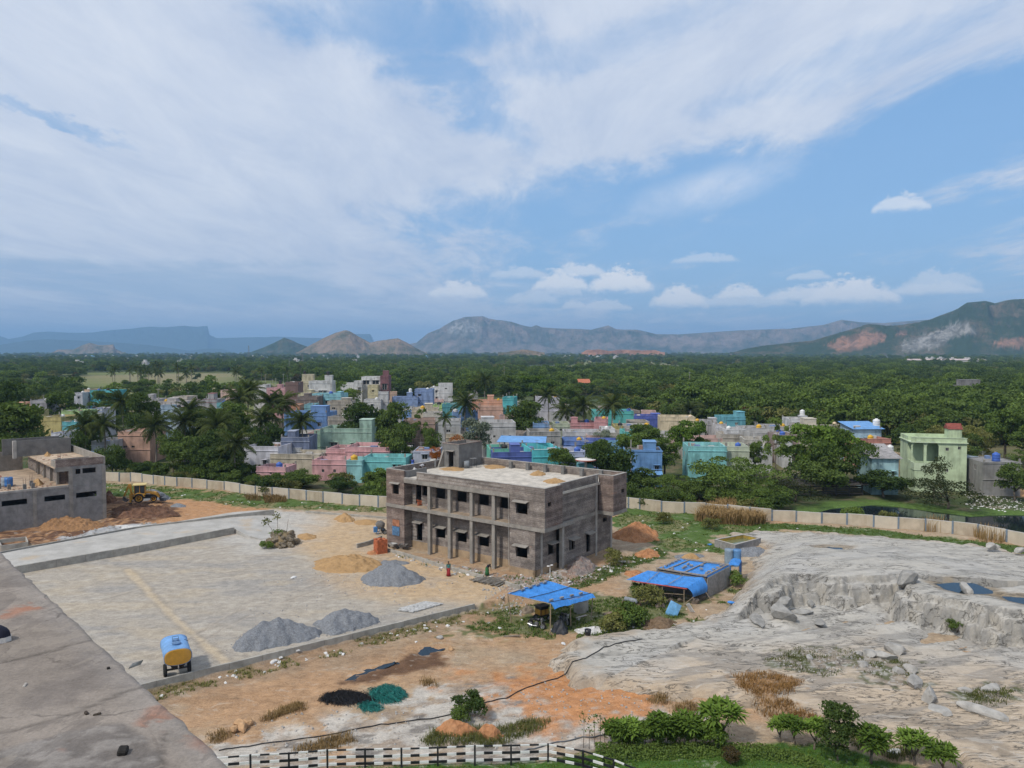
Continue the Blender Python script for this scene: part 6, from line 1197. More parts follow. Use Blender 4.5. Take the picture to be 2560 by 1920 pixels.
# filler houses seen only as slivers between the others
fl=0;cols=[((.46,.45,.44),'grey'),((.60,.59,.56),'off-white'),((.58,.50,.37),'cream'),((.40,.36,.30),'beige'),((.55,.36,.32),'pink'),((.30,.25,.21),'brown')]
while fl<80:
 D=rnd.uniform(165,340);x=rnd.uniform(-82,72)
 if sdist(np.array([x]),np.array([D]),VILL)[0]<6: continue
 c,nm=cols[fl % 6];px=1280+x/D*F;w=rnd.uniform(4.5,8)*F/D;house('s',px-w/2,px+w/2,HOR+(H-rnd.uniform(3.3,5.4))*F/D,D,c,'low %s house among the %s roofs %s' %(nm,'near' if D<220 else 'middle' if D<280 else 'far',spot(x,D)),group='low houses between the village roofs',name='low_house',tnk=None);fl+=1
# far white houses out on the plain
for k in range(64):
 left=k<44;v,px,py=('h',rnd.uniform(0,2100),rnd.uniform(250,258)) if k<30 else ('h',rnd.uniform(100,1700),rnd.uniform(262,290)) if k<38 else ('k',rnd.uniform(100,460),rnd.uniform(252,262)) if k<54 else ('k',rnd.uniform(1730,2110),rnd.uniform(266,276))
 D={0: 3000,1: 1300,2: 2600,3: 1900}[0 if k<30 else 1 if k<38 else 2 if k<54 else 3]*rnd.uniform(.8,1.1);q=AT(v,px,py,D);W=rnd.uniform(7,12);h=max(6.5,min(12,q.z+1))
 t=thing('far_house','tiny pale house far out on the plain, %s' %('on the left below the blue range' if px<900 and v=='h' else 'below the brown hill' if v=='h' else 'below the mountain ridge' if px<900 else 'below the quarried hill'),'house',(q.x,D,0),rnd.uniform(-.3,.3),'far white houses on the plain');c=M('far_white',(.50,.49,.47),var=.1) if rnd.random()<.8 else M('far_blue',(.25,.42,.58),var=.1)
 MB().box(-W/2,W/2,0,9,0,h).build('wall',c,t);MB().box(-W*.3,W*.1,1,6,h,h+2.6).build('roof_room',c,t)
 for i in range(3): MB().box(-W/2+W*(i+.3)/3,-W/2+W*(i+.7)/3,-.15,-.01,h-2.6,h-1.2).build('window',PANE,t)
t=thing('long_factory','long low white factory roof before the quarried hill','building',(AT('k',1880,276,1500).x,1500,0));h=AT('k',1880,277,1500).z;MB().box(-75,75,0,22,0,h).build('wall',M('far_white',(.6,.6,.6)),t);MB().add([(-77,-1,h),(77,-1,h),(77,11,h+2.5),(-77,11,h+2.5),(77,23,h),(-77,23,h)],[(0,1,2,3),(3,2,4,5),(1,4,2),(0,3,5),(0,5,4,1)]).build('roof',M('far_pink',(.50,.40,.37)),t)
# masts and poles
def mast(v,px,py,D,label,r=.5):
 q=AT(v,px,py,D);t=thing('lattice_mast',label,'mast',(q.x,D,0));mb=MB();h=q.z
 for k in range(3):
  a=k*2.094;MB().tube([(r*3*math.cos(a),r*3*math.sin(a),0),(r*.6*math.cos(a),r*.6*math.sin(a),h)],r*.22,4).build('leg',M('mast_steel',(.22,.22,.23)),t)
 for i in range(8):
  f=i/8;rr=r*(3-2.4*f);mb.tube([(rr*math.cos(k*2.094),rr*math.sin(k*2.094),h*f) for k in (0,1,2,0)],r*.14,4)
 mb.build('bracing',M('mast_steel',(.22,.22,.23)),t)
mast('h',1074,214,1500,'tall thin lattice mast standing in the plain before the knoll',1.1);mast('h',1307,250,1100,'short lattice mast among the far white houses',.7)
POLEM=M('pole_concrete',(.36,.34,.32),var=.15)
def pole(v,px,py,D,label,arm=True,z0=None):
 q=AT(v,px,py,D);z0=(zt(q.x,D) if D<170 else 0) if z0 is None else z0;t=thing('utility_pole',label,'pole',(q.x,D,z0),rnd.uniform(-.5,.5));h=q.z-z0
 MB().tube([(0,0,-.3),(0,0,h)],[.13,.08],6).build('shaft',POLEM,t)
 if arm: MB().box(-.8,.8,-.05,.05,h-.6,h-.48).build('crossarm',POLEM,t)
for i,(v,px,py,D) in enumerate([('a',1365,310,300),('a',580,330,330),('b',563,190,420),('b',720,185,480),('b',770,50,700),('c',300,150,600),('c',500,155,600),('c',900,120,520),('c',1600,745,150),('e',268,760,140),('e',775,170,430),('f',1433,255,370),('f',1090,240,400),('b',625,235,430),('b',655,225,440)]):
 pole(v,px,py,D,['thin pole left of the yellow tank in the left row','pole beside the turquoise field house','tall thin pole behind the white cube house','thin pole above the pink flat house','tall pole far behind the cream stair tower','left one of two thin poles at the far field','right one of two thin poles at the far field','pole rising behind the huge rain tree','pale pole beside the bright cyan terrace','pole in front of the bright blue house','dead thin pole in the thorn wood','concrete pole in the fenced field','thin pole above the wood right of the shade tree','shorter of two poles behind the dark brick house','taller of two poles behind the dark brick house'][i],i not in (2,4,9))
for k in range(36):   # fence posts round the field in the wood, and at the far left field
 v,px,py=('f',1215+k*13,372-(k % 2)*3) if k<18 else ('f',1300+(k-18)*37,470+(k-18)*.8);q=G(v,px,py);o=MB().box(-.09,.09,-.09,.09,-.2,1.5).build('fence_post',POLEM);o.location=(q.x,q.y,0);o.rotation_euler=(0,0,rnd.uniform(-.1,.1));tag(o,'pale fence post along the %s edge of the clearing in the wood' %('far' if k<18 else 'near'),'post','fence posts round the clearing')
# ---------------------------------------------------------------- heaps of sand, gravel and earth
def heap_mat(name,col,spk,sc=14,tint=None):
 m,nt,b=nmat(name);p=gpos(nt);vo=nt.nodes.new('ShaderNodeTexVoronoi');vo.inputs['Scale'].default_value=sc;nt.links.new(p,vo.inputs['Vector'])
 cv,_,_=sxyz(nt,vo.outputs['Color']);n=nnoise(nt,p,1.1,5,.65)
 c=mixc(nt,(cv*spk+n*.6-.1).max(0.0).min(1.0),tuple(q*.58 for q in col),tuple(min(.9,q*1.4) for q in col))
 if tint: c=mixc(nt,n.step(.45,.65)*.6,c,tint)
 nt.links.new(c,b.inputs['Base Color']);b.inputs['Roughness'].default_value=.95;b.inputs['Specular IOR Level'].default_value=.1;bump(nt,b,V(nt,vo.outputs['Distance'])+n,.7,.06);return m
HGRV=heap_mat('grey_gravel',(.185,.193,.205),.8,15);HSND=heap_mat('orange_sand',(.46,.29,.14),.25,12);HRED=heap_mat('red_earth',(.40,.19,.09),.45,5,(.46,.25,.13));HDUG=heap_mat('dug_earth',(.12,.065,.042),.6,3,(.19,.11,.07));HWHT=heap_mat('white_rubble',(.55,.54,.52),.5,6)
def heap(name,pts,hgt,mat,label,seed=1,peaks=1,z=None,ridge=None,cat='heap',rough=.12):
 """heap on the ground inside an outline of points; pts are (view, x, y)"""
 P=[G(v,x,y,0 if z is None else z) for v,x,y in pts];cx=sum(p.x for p in P)/len(P);cy_=sum(p.y for p in P)/len(P);base=zt(cx,cy_) if z is None else z
 x0,x1,y0,y1=min(p.x for p in P)-.4,max(p.x for p in P)+.4,min(p.y for p in P)-.4,max(p.y for p in P)+.4;n=72
 X,Y=np.meshgrid(np.linspace(x0,x1,n),np.linspace(y0,y1,n));X=X.ravel();Y=Y.ravel();d=sdist(X,Y,[(p.x,p.y) for p in P])+(fbm(X/.7,Y/.7,3,seed)-.5)*.7
 dm=max(.1,d.max());r=np.clip(d/dm,0,1);Z=r**.85*hgt*(1 if peaks==1 else .55+.75*fbm(X/(dm*1.1)+seed,Y/(dm*1.1),2,seed))+(fbm(X/.5,Y/.5,4,seed+3)-.5)*rough*2*sstep(0,.25,r)*min(1,hgt)
 Z=np.where(d<0,-.12,Z);f=gridfaces(n,n);f=f[(d[f]>-.25).any(1)];me=fastmesh(name,np.stack([X-cx,Y-cy_,Z],1),f,mat,True)
 bm=bmesh.new();bm.from_mesh(me);bmesh.ops.delete(bm,geom=[v for v in bm.verts if not v.link_faces],context='VERTS');bm.to_mesh(me);bm.free()
 o=link(name,me);o.location=(cx,cy_,base);return tag(o,label,cat)
def E(v,x0,x1,y0,y1,n=14,j=.12):
 g=random.Random(int(x0+y0));return [(v,(x0+x1)/2+(x1-x0)/2*math.cos(2*math.pi*k/n)*(1+g.uniform(-j,j)),(y0+y1)/2+(y1-y0)/2*math.sin(2*math.pi*k/n)*(1+g.uniform(-j,j))) for k in range(n)]
heap('gravel_heap',[('n',x,y) for x,y in ((225,800),(300,715),(500,665),(700,655),(890,690),(860,722),(740,758),(600,790),(430,822),(270,835))],1.75,HGRV,'nearest dark gravel heap at the front kerb',2);heap('gravel_heap',[('n',x,y) for x,y in ((800,640),(900,595),(1100,580),(1290,592),(1275,628),(1120,672),(960,708),(880,705))],1.45,HGRV,'second gravel heap, lighter, beside the nearest one',4);heap('gravel_heap',E('n',1150,1600,262,368),1.9,HGRV,'cone of blue-grey gravel in front of the brick building',6);heap('gravel_heap',E('n',1270,1490,172,215),.35,HGRV,'thin spread of gravel behind the gravel cone',7)
heap('sand_heap',E('n',790,1290,140,272),1.15,HSND,'long orange sand heap in the middle of the yard',8,2,rough=.25);heap('sand_heap',E('b',1170,1340,1425,1475),1.0,HSND,'small sand heap by the far kerb',9);heap('sand_heap',E('b',830,1015,1570,1625),.4,HSND,'low sand spread beside the stone island',10);heap('sand_heap',E('b',1320,1560,1450,1500),.5,HSND,'flat sand spread behind the blue mixer',11)
heap('earth_heap',E('e',100,530,1530,1650),2.3,HRED,'big orange earth heap right of the brick building',12,2,rough=.3);heap('earth_heap',E('t',260,690,330,450),.8,HRED,'low orange earth heap near the side of the brick building',13,2,rough=.25);heap('earth_heap',E('t',100,420,640,720),.35,HRED,'small orange earth spread left of the tarpaulin shed',14);heap('earth_heap',E('o',-190,130,1330,1400),.95,HRED,'orange earth heap among weeds behind the striped railing',15);heap('earth_heap',E('o',120,340,1345,1400),.8,HRED,'second orange earth heap right beside the weedy one',16)
heap('gravel_heap',E('a',1190,1470,1240,1300),1.6,HGRV,'grey gravel heap in front of the excavator bucket',17);heap('gravel_heap',E('a',1470,1615,1325,1358),.5,HGRV,'small flat gravel heap right of the excavator',18);heap('gravel_heap',E('t',830,1350,370,480),.5,HGRV,'flat ring of gravel behind the tarpaulin shed',19);heap('sand_heap',E('t',930,1250,410,480),.7,HSND,'sand heap behind the tarpaulin shed',20);heap('gravel_heap',E('p',70,350,200,245),.8,HGRV,'pale gravel heap below the block water tank',21)
heap('dug_earth_heap',E('a',880,1010,1270,1350),1.3,HDUG,'dark dug earth heap behind the excavator',22,2,rough=.4);heap('dug_earth_heap',E('a',950,1530,1360,1460),1.2,HDUG,'long dark dug earth bank in front of the excavator',23,2,rough=.5);heap('dug_earth_heap',E('a',300,920,1480,1590),1.1,heap_mat('tan_earth',(.30,.17,.085),.5,4,(.20,.11,.06)),'brown earth bank along the foot of the concrete building',24,2,rough=.5);heap('stone_heap',E('a',880,1360,1500,1560),.35,HWHT,'strip of pale crushed stone beside the paving kerb',25,2);heap('rubble_heap',E('r',1100,1600,270,520),1.2,heap_mat('rubble',(.22,.19,.175),.7,5,(.24,.13,.09)),'rubble heap against the side of the brick building',26,2,rough=.4);heap('white_heap',E('r',1250,1780,1310,1415),.45,HWHT,'white rubble heap beside the blue canopy',27,2,rough=.3);heap('rubble_heap',E('r',360,620,960,1040),.7,heap_mat('clods',(.20,.16,.12),.6,5),'clod heap behind the boxed machine',28,2,rough=.3)
heap('dead_brush',E('o',1290,1560,600,690),.8,heap_mat('dead_brush',(.16,.11,.07),.6,9),'brown heap of dead brush below the tarpaulin shed',29,2,rough=.35)
# ---------------------------------------------------------------- blades: reeds, weeds, dry grass, strands
def blades(name,P,hgt,mat,kind='stuff',label=None,cat=None,lean=.45,width=.05):
 P=np.asarray(P,float);n=len(P);h=hgt*nrg.uniform(.5,1.15,n);th=nrg.uniform(0,6.283,n);ln=h*lean*nrg.random(n);d=np.stack([np.cos(th),np.sin(th),0*th],1);w=np.stack([-np.sin(th),np.cos(th),0*th],1)*(width*nrg.uniform(.6,1.3,n))[:,None]/2;up=np.array([0,0,1.0])
 m1=P+d*(ln*.35)[:,None]+up*(h*.62)[:,None];m2=P+d*ln[:,None]+up*(h*(1-.25*lean))[:,None]
 v=np.stack([P-w,P+w,m1+w*.8,m1-w*.8,m2+w*.25,m2-w*.25],1).reshape(-1,3);k=np.arange(n)[:,None]*6;f=np.concatenate([k+[0,1,2,3],k+[3,2,4,5]],0)
 me=fastmesh(name,v,f,mat);t=np.repeat(nrg.random(n),6);vcol(me,np.stack([t,t,t],1),'leaf');return tag(link(name,me),label,cat,kind=kind)
def scatter(polyw,n,seed=1,thr=None,zf=zt_np):
 g=np.random.default_rng(seed);a=np.array(polyw);out=[];c=0
 while c<n:
  X=g.uniform(a[:,0].min(),a[:,0].max(),4*n);Y=g.uniform(a[:,1].min(),a[:,1].max(),4*n);k=sdist(X,Y,polyw)>0
  if thr: k &= fbm(X/2.2,Y/2.2,4,12)>thr
  X,Y=X[k],Y[k];out.append(np.stack([X,Y,zf(X,Y)],1));c+=len(X)
  if not len(X): break
 return np.concatenate(out)[:n]
def clumps(pts,per,r,seed=0): g=np.random.default_rng(seed);p=np.repeat(pts,per,0);p[:,:2]+=g.normal(0,r,(len(p),2));p[:,2]=zt_np(p[:,0],p[:,1]);return p
reed=poly('e',[(820,1460),(900,1380),(1060,1330),(1200,1330),(1330,1370),(1430,1470),(1300,1495),(1000,1480)],.2)
blades('reed_bed',scatter(reed,5200,3),2.1,LM['dry'],'thing','big clump of dry straw-coloured reeds at the compound wall','reeds',.95,.09)
for i,(q,n,h,lab) in enumerate([([(1260,1530),(1420,1490),(1600,1545),(1560,1570),(1400,1560)],260,1.9,'sparse dry reeds at the wall, the left one of two patches'),([(1760,1600),(1880,1570),(2060,1640),(2000,1660),(1840,1640)],260,1.8,'sparse dry reeds at the wall, the right one of two patches')]): blades('reed_patch',scatter(poly('f',q),n,5+i),h,LM['dry'],'thing',lab,'reeds',.35,.07)
blades('dry_grass',np.concatenate([scatter(poly('b',q),n,8) for q,n in (([(540,1250),(740,1265),(760,1300),(560,1300)],900),([(1050,1265),(1180,1280),(1170,1300),(1060,1295)],500),([(380,1240),(520,1250),(530,1290),(400,1290)],300))]),.8,LM['dry'],width=.07)
weed=np.concatenate([scatter(STRIP_L,1000,11,.42),scatter(LAWN,800,12,.45),scatter(CANW,1500,13,.42),scatter(WEEDS,500,14),scatter(STRIP_R,700,15),scatter(RUBBLE,120,16,.5)]);blades('weeds',clumps(weed,7,.12),.22,LM['mid'],lean=.9,width=.07)
kp=[(x,y) for x,y in KERB[1:]];kk=kp+[(x+.8,y-2.2) for x,y in kp[::-1]];blades('kerb_weeds',clumps(scatter(kk,420,17,.45),7,.1),.22,LM['olive'],lean=.9,width=.05)
blades('dry_tussocks',np.concatenate([clumps(scatter(poly('o',q,-.3),n,21),18,.22) for q,n in (([(1060,960),(1180,900),(1240,960),(1150,1000)],22),([(1340,1210),(1420,1160),(1520,1180),(1480,1220)],22),([(1510,1270),(1600,1220),(1750,1290),(1640,1310)],34))]+[clumps(scatter(poly('n',q,-.45),n,22),18,.2) for q,n in (([(430,1320),(560,1250),(720,1190),(740,1240),(560,1310)],70),([(640,1530),(820,1470),(1100,1400),(1100,1460),(900,1540)],70),([(1560,1030),(1680,1040),(1720,1080),(1600,1070)],14),([(60,1420),(180,1390),(230,1430),(120,1460)],20))]),.4,LM['dry'],lean=.8,width=.03)
DGW=poly('p',[(60,1040),(300,1030),(540,1080),(520,1140),(380,1170),(520,1260),(700,1340),(560,1370),(300,1270),(200,1170)],.4)
def rzn(x,y): return np.maximum(rockz(x,y)[0],zt_np(x,y))
def rclump(P,per,r,seed): g=np.random.default_rng(seed);p=np.repeat(P,per,0);p[:,:2]+=g.normal(0,r,(len(p),2));p[:,2]=rzn(p[:,0],p[:,1]);return p
blades('dry_rock_grass',rclump(scatter(DGW,190,23,zf=rzn),18,.22,2),.34,leaf_mat('leaf_tawny',(.16,.085,.03),(.36,.21,.085),.1),lean=.9,width=.035)
W1=poly('p',[(300,930),(560,860),(760,870),(1000,900),(1250,960),(1330,1060),(1250,1140),(1100,1090),(900,1010),(700,1060),(450,1000)],.4)
blades('rock_weeds',rclump(np.concatenate([scatter(W1,150,24,.5,zf=rzn),scatter(poly('p',[(1640,1180),(1780,1110),(1980,1120),(1930,1220),(1740,1260)],.4),90,25,zf=rzn)]),12,.2,3),.2,LM['olive'],lean=.9,width=.04)
blades('garden_weeds',np.concatenate([clumps(scatter(poly('n',[(1540,1480),(1700,1390),(1900,1370),(2050,1380),(2100,1500),(1700,1510)],-.45),150,26),14,.18),clumps(scatter(poly('o',[(0,1480),(260,1370),(450,1320),(640,1330),(600,1380),(300,1480)],-.45),120,27),14,.18),clumps(scatter(poly('p',[(880,1440),(1100,1440),(1300,1500),(1500,1600),(1200,1640),(900,1560)],-.3),170,28),14,.2)]),.42,LM['olive'],lean=.8,width=.035)
gq=scatter([(x,y) for x,y in GARDEN if y>40]+[(30,44),(-28,44)],2600,29);blades('lawn_grass',clumps(gq,6,.1),.1,LM['bright'],lean=.9,width=.04)
# litter and stones
def crumbs(name,P,s0,s1,mat,flat=.5,label=None):
 mb=MB();g=random.Random(len(P))
 for x,y,z in P:
  s=g.uniform(s0,s1);a=Matrix.Translation((x,y,z+s*flat*.3))@ Matrix.Rotation(g.uniform(0,6),4,'Z')@ Matrix.Rotation(g.uniform(-.4,.4),4,'X');j=lambda: g.uniform(.6,1.2)
  v=[(-.5*s*j(),-.4*s*j(),-.3*s*flat),(.5*s*j(),-.4*s*j(),-.3*s*flat),(.5*s*j(),.4*s*j(),-.3*s*flat),(-.5*s*j(),.4*s*j(),-.3*s*flat),(-.3*s*j(),-.25*s*j(),.5*s*flat*j()),(.3*s*j(),-.25*s*j(),.5*s*flat*j()),(.3*s*j(),.25*s*j(),.5*s*flat*j()),(-.3*s*j(),.25*s*j(),.5*s*flat*j())]
  mb.add(v,[(0,3,2,1),(4,5,6,7),(0,1,5,4),(1,2,6,5),(2,3,7,6),(3,0,4,7)],0,a)
 return tag(mb.build(name,mat),label,kind='stuff')
WHITE=M('white_plastic',(.62,.61,.59),.6,.12,3);STONE=M('grey_stone',(.36,.34,.315),.9,.25,2,bmp=.4)
crumbs('litter',np.concatenate([scatter(STRIP_L,46,31),scatter(LAWN,26,32),scatter(CANW,30,33),scatter(WEEDS,46,34),scatter(RUBBLE,46,35),scatter(kk,40,36),scatter(poly('f',[(1700,1200),(2300,1290),(2300,1380),(1800,1380),(1650,1300)]),90,37),scatter(poly('e',[(430,1100),(560,1110),(540,1220),(430,1210)]),40,38)]),.10,.42,WHITE,.4)
crumbs('rubble',np.concatenate([scatter(RUBBLE,420,41),scatter(GRAV_L,260,42),scatter(poly('d',[(1040,1270),(1140,1280),(1130,1320),(1050,1310)]),90,43),scatter(poly('f',[(1700,1200),(2300,1290),(2300,1370),(1800,1340)]),160,44)]),.08,.3,STONE,.7)
crumbs('stones',np.concatenate([scatter(poly('d',[(500,1560),(1400,1440),(1500,1560),(1200,1610),(520,1640)],-.4),420,45),scatter(poly('d',[(560,1230),(1000,1250),(950,1340),(500,1420)]),190,46),rclump(scatter(W1,160,47,zf=rzn),1,.1,4)]),.05,.2,STONE,.7)
crumbs('gravel_scatter',np.concatenate([scatter(poly('n',q),n,48) for q,n in (([(180,830),(300,690),(620,620),(920,700),(500,810)],260),([(760,690),(900,570),(1320,570),(1300,640),(950,715)],180),([(1100,380),(1180,250),(1560,230),(1700,360),(1400,400)],260),([(780,290),(820,110),(1280,130),(1300,280)],60))]),.03,.11,M('gravel_stone',(.21,.215,.225),.9,.3,5),.7)
# boulders
def boulder(v,px,py,s,label,mat,seed,z=None,asp=(1,.75,.6),name='boulder',tilt=.15):
 q=G(v,px,py,.3 if z is None else z);zz=rz1(q.x,q.y) if z is None else z;bm=bmesh.new();g=random.Random(seed)
 bmesh.ops.create_icosphere(bm,subdivisions=2,radius=.62)
 pl=[Vector((g.gauss(0,1),g.gauss(0,1),g.gauss(0,1))).normalized() for _ in range(9)]
 for w in bm.verts:
  for p in pl:
   d=w.co.dot(p)
   if d>.36: w.co-=p*(d-.36)
  w.co+=Vector((g.uniform(-.02,.02),)*3)
 me=bpy.data.meshes.new(name);bm.to_mesh(me);bm.free();me.materials.append(mat);o=link(name,me);s=s*(.8 if name=='boulder' else 1);o.scale=(s*asp[0],s*asp[1],s*asp[2]);o.location=(q.x,q.y,zz+s*asp[2]*.22);o.rotation_euler=(g.uniform(-tilt,tilt),g.uniform(-tilt,tilt),g.uniform(0,6.28));return tag(o,label,'boulder')
GB=M('boulder_grey',(.33,.315,.29),.9,.25,1.5,bmp=.5);OB=M('boulder_orange',(.42,.26,.14),.9,.3,2,bmp=.4)
for i,(px,py,s,lab,asp) in enumerate([(935,915,.9,'small grey boulder at the left of the boulder cluster',(1,.8,.6)),(1005,915,1.5,'rounded pale boulder in the boulder cluster',(1.1,.7,.55)),(1110,935,1.7,'oblong pale block leaning in the boulder cluster',(1.3,.6,.6)),(1170,895,2.0,'largest flat-topped grey boulder of the cluster',(1.1,.8,.7)),(950,995,1.2,'pale rounded boulder below the cluster',(1,.8,.65)),(1195,1045,1.1,'left one of a pair of small boulders on weeds',(1,.7,.7)),(1268,1035,1.4,'right one of a pair of small boulders on weeds',(1.1,.7,.7)),(1295,1125,1.8,'pale pointed boulder on weeds below the pair',(1.1,.8,.6)),(1400,1225,1.8,'cut square pale block standing on tan rock',(.8,.8,.95)),(1635,1160,1.1,'small grey boulder beside the weedy hollow',(1.2,.7,.6)),(1820,1145,1.7,'flat grey slab lying in the weedy hollow',(1.3,.6,.4)),(1480,1290,1.9,'thin flat stone slab beside the cut block',(1.2,.9,.15)),(1740,1295,3.8,'long curved pale slab at the hollow edge',(1.2,.35,.2)),(600,945,1.0,'small pale stone on the red-weed patch',(1.3,.7,.4))]): boulder('p',px,py,s,lab,GB,100+i,asp=asp)
for i,(px,py,z,s,lab,asp) in enumerate([(1660,480,2.6,1.9,'tilted pale slab beside the upper rock pool',(1.5,.5,.6)),(1810,190,.8,1.5,'left pale block near the compound wall on the rock',(1,.8,.8)),(1850,188,.8,1.2,'middle pale block near the compound wall on the rock',(1,.8,.8)),(2000,210,.8,1.6,'right pale block near the compound wall on the rock',(1.2,.8,.6)),(250,620,.6,2.6,'dark peeled sheet of rock left of the ledge',(1.4,.7,.35)),(240,680,.6,2.6,'flat dark rock sheet below the peeled sheet',(1.4,.6,.35)),(420,660,.6,3.0,'upright broken wedge of rock before the ledge',(1.0,.7,.75)),(550,620,.5,2.2,'flat broken rock slab before the ledge',(1.5,.6,.3)),(650,690,.4,2.8,'long thin rock sheet before the ledge',(1.8,.5,.22)),(1255,420,2.6,2.6,'square grey block on the shoulder of the ledge',(1,.8,.9)),(430,560,.7,2.2,'tilted grey rock flake under the ledge corner',(1.2,.6,.5)),(610,575,.8,1.3,'small block wedged under the ledge',(1,.7,.7))]):
 q=G('p',px,py,z);boulder('p',px,py,s,lab,M('rock_dark',(.27,.26,.24),.9,.25,1.5,bmp=.5) if 3<i else GB,200+i,rz1(q.x,q.y) if i>3 else z,asp)
for i,(px,py,s,lab) in enumerate([(290,1352,1.0,'top orange boulder of the small pile'),(350,1350,1.1,'right orange boulder of the small pile'),(303,1388,1.0,'lower orange boulder of the small pile'),(242,1392,.8,'left brownish boulder of the small pile'),(1792,812,.7,'lone tan boulder by the puddle'),(1710,735,.8,'grey boulder behind the puddle')]): boulder('n',px,py,s,lab,OB if i<5 else GB,300+i,-.45,(1,.85,.75))
# stone island with weeds in the yard
def island():
 q=G('d',602,1183);t=thing('stone_island','heap of stacked stones left standing in the yard with weeds on top','stone heap',(q.x,q.y+1.6,0));g=random.Random(4);RB=M('island_stone',(.20,.165,.12),.95,.35,2,bmp=.5)
 MB().lathe([(1.8,-.1),(1.65,.5),(1.3,1.1),(.9,1.5),(.0,1.6)],14).build('earth_core',M('island_earth',(.20,.15,.085),.95,.35,2,bmp=.5),t,True);src=boulder('d',602,1183,1,'x',RB,77).data
 bpy.data.objects.remove([o for o in bpy.data.objects if o.get('label')=='x'][0])
 for k in range(64):
  a=g.uniform(0,6.28);z=g.uniform(.05,1.6);r=2.1-.72*z+g.uniform(-.15,.2);o=link('stone',src,t);s=g.uniform(.5,.95);o.location=(r*math.cos(a),r*math.sin(a),z);o.scale=(s,s*.8,s*.6);o.rotation_euler=(g.uniform(-.5,.5),g.uniform(-.5,.5),a)
 for dx,dy,h,l,w in ((-.9,0,2.6,-1.2,.5),(-.6,.2,3.3,-.1,.4),(.6,-.3,3.0,.3,0)):
  p=MB().tube([(dx,dy,1.2),(dx+l*.5,dy,1.2+h*.4),(dx+l,dy,h+.4)],[.03,.025,.015],4).build('stem',BARK,t)
  if w:
   P=nrg.normal(0,.28,(46,3))+np.array([dx+l,dy,h+.35]);N=nrg.normal(size=(46,3));N /= np.linalg.norm(N,axis=1)[:,None];link('leaves',quads(P,N,np.full(46,.3),'leaves',LM['olive']),t)
 b=tree('scrub',q.x-1.4,q.y-.4,.62,'green weed clump at the foot of the stone island',None,'weed_clump',cat='bush')
 P=nrg.normal(0,.4,(150,3))*[1,1,.4]+np.array([-.6,-.3,1.7]);N=nrg.normal(size=(150,3));N /= np.linalg.norm(N,axis=1)[:,None];link('leaves',quads(P,N,np.full(150,.22),'leaves',LM['bright']),t)
island()
# ---------------------------------------------------------------- blue canopy, shed, tank, cistern ring
def tarp_mat(name,col):
 m,nt,b=nmat(name);p=gpos(nt);n=nnoise(nt,p,1.5,5,.6);f=nnoise(nt,vmap(nt,p,(6,1.2,1),(0,0,.7)),1.2,4,.6)
 nt.links.new(mixc(nt,(n*.6+f*.5).step(.35,.75),tuple(q*.74 for q in col),tuple(min(.9,q*1.22) for q in col)),b.inputs['Base Color']);b.inputs['Roughness'].default_value=.5;b.inputs['Specular IOR Level'].default_value=.3;bump(nt,b,f+n*.5,.5,.08);return m
TARP=tarp_mat('blue_tarpaulin',(.045,.22,.58));TARPD=tarp_mat('blue_tarpaulin_deep',(.03,.12,.42));POLE=M('bamboo',(.30,.235,.16),var=.25,scale=4);BLK=M('grey_block',(.27,.26,.25),.95,.2,3,.3,bmp=.4);DKM=M('dark_batten',(.05,.055,.07),var=.3)
def sheet(c,nx=20,ny=14,sag=.12,wr=.035,seed=1,th=.012):
 """cloth stretched between four corners a-b-c-d"""
 a,b,c_,d=[np.array(q) for q in c];u,w=np.meshgrid(np.linspace(0,1,nx),np.linspace(0,1,ny));u=u.ravel()[:,None];w=w.ravel()[:,None]
 P=(a*(1-u)+b*u)*(1-w)+(d*(1-u)+c_*u)*w;P[:,2]+=-sag*4*(u*(1-u))[:,0]*(.4+.6*np.abs(np.sin(w[:,0]*7)))+(fbm(u[:,0]*9,w[:,0]*3,3,seed)-.5)*wr*2
 f=gridfaces(nx,ny);n=len(P);return np.concatenate([P,P-[0,0,th]]),np.concatenate([f,f[:,::-1]+n])
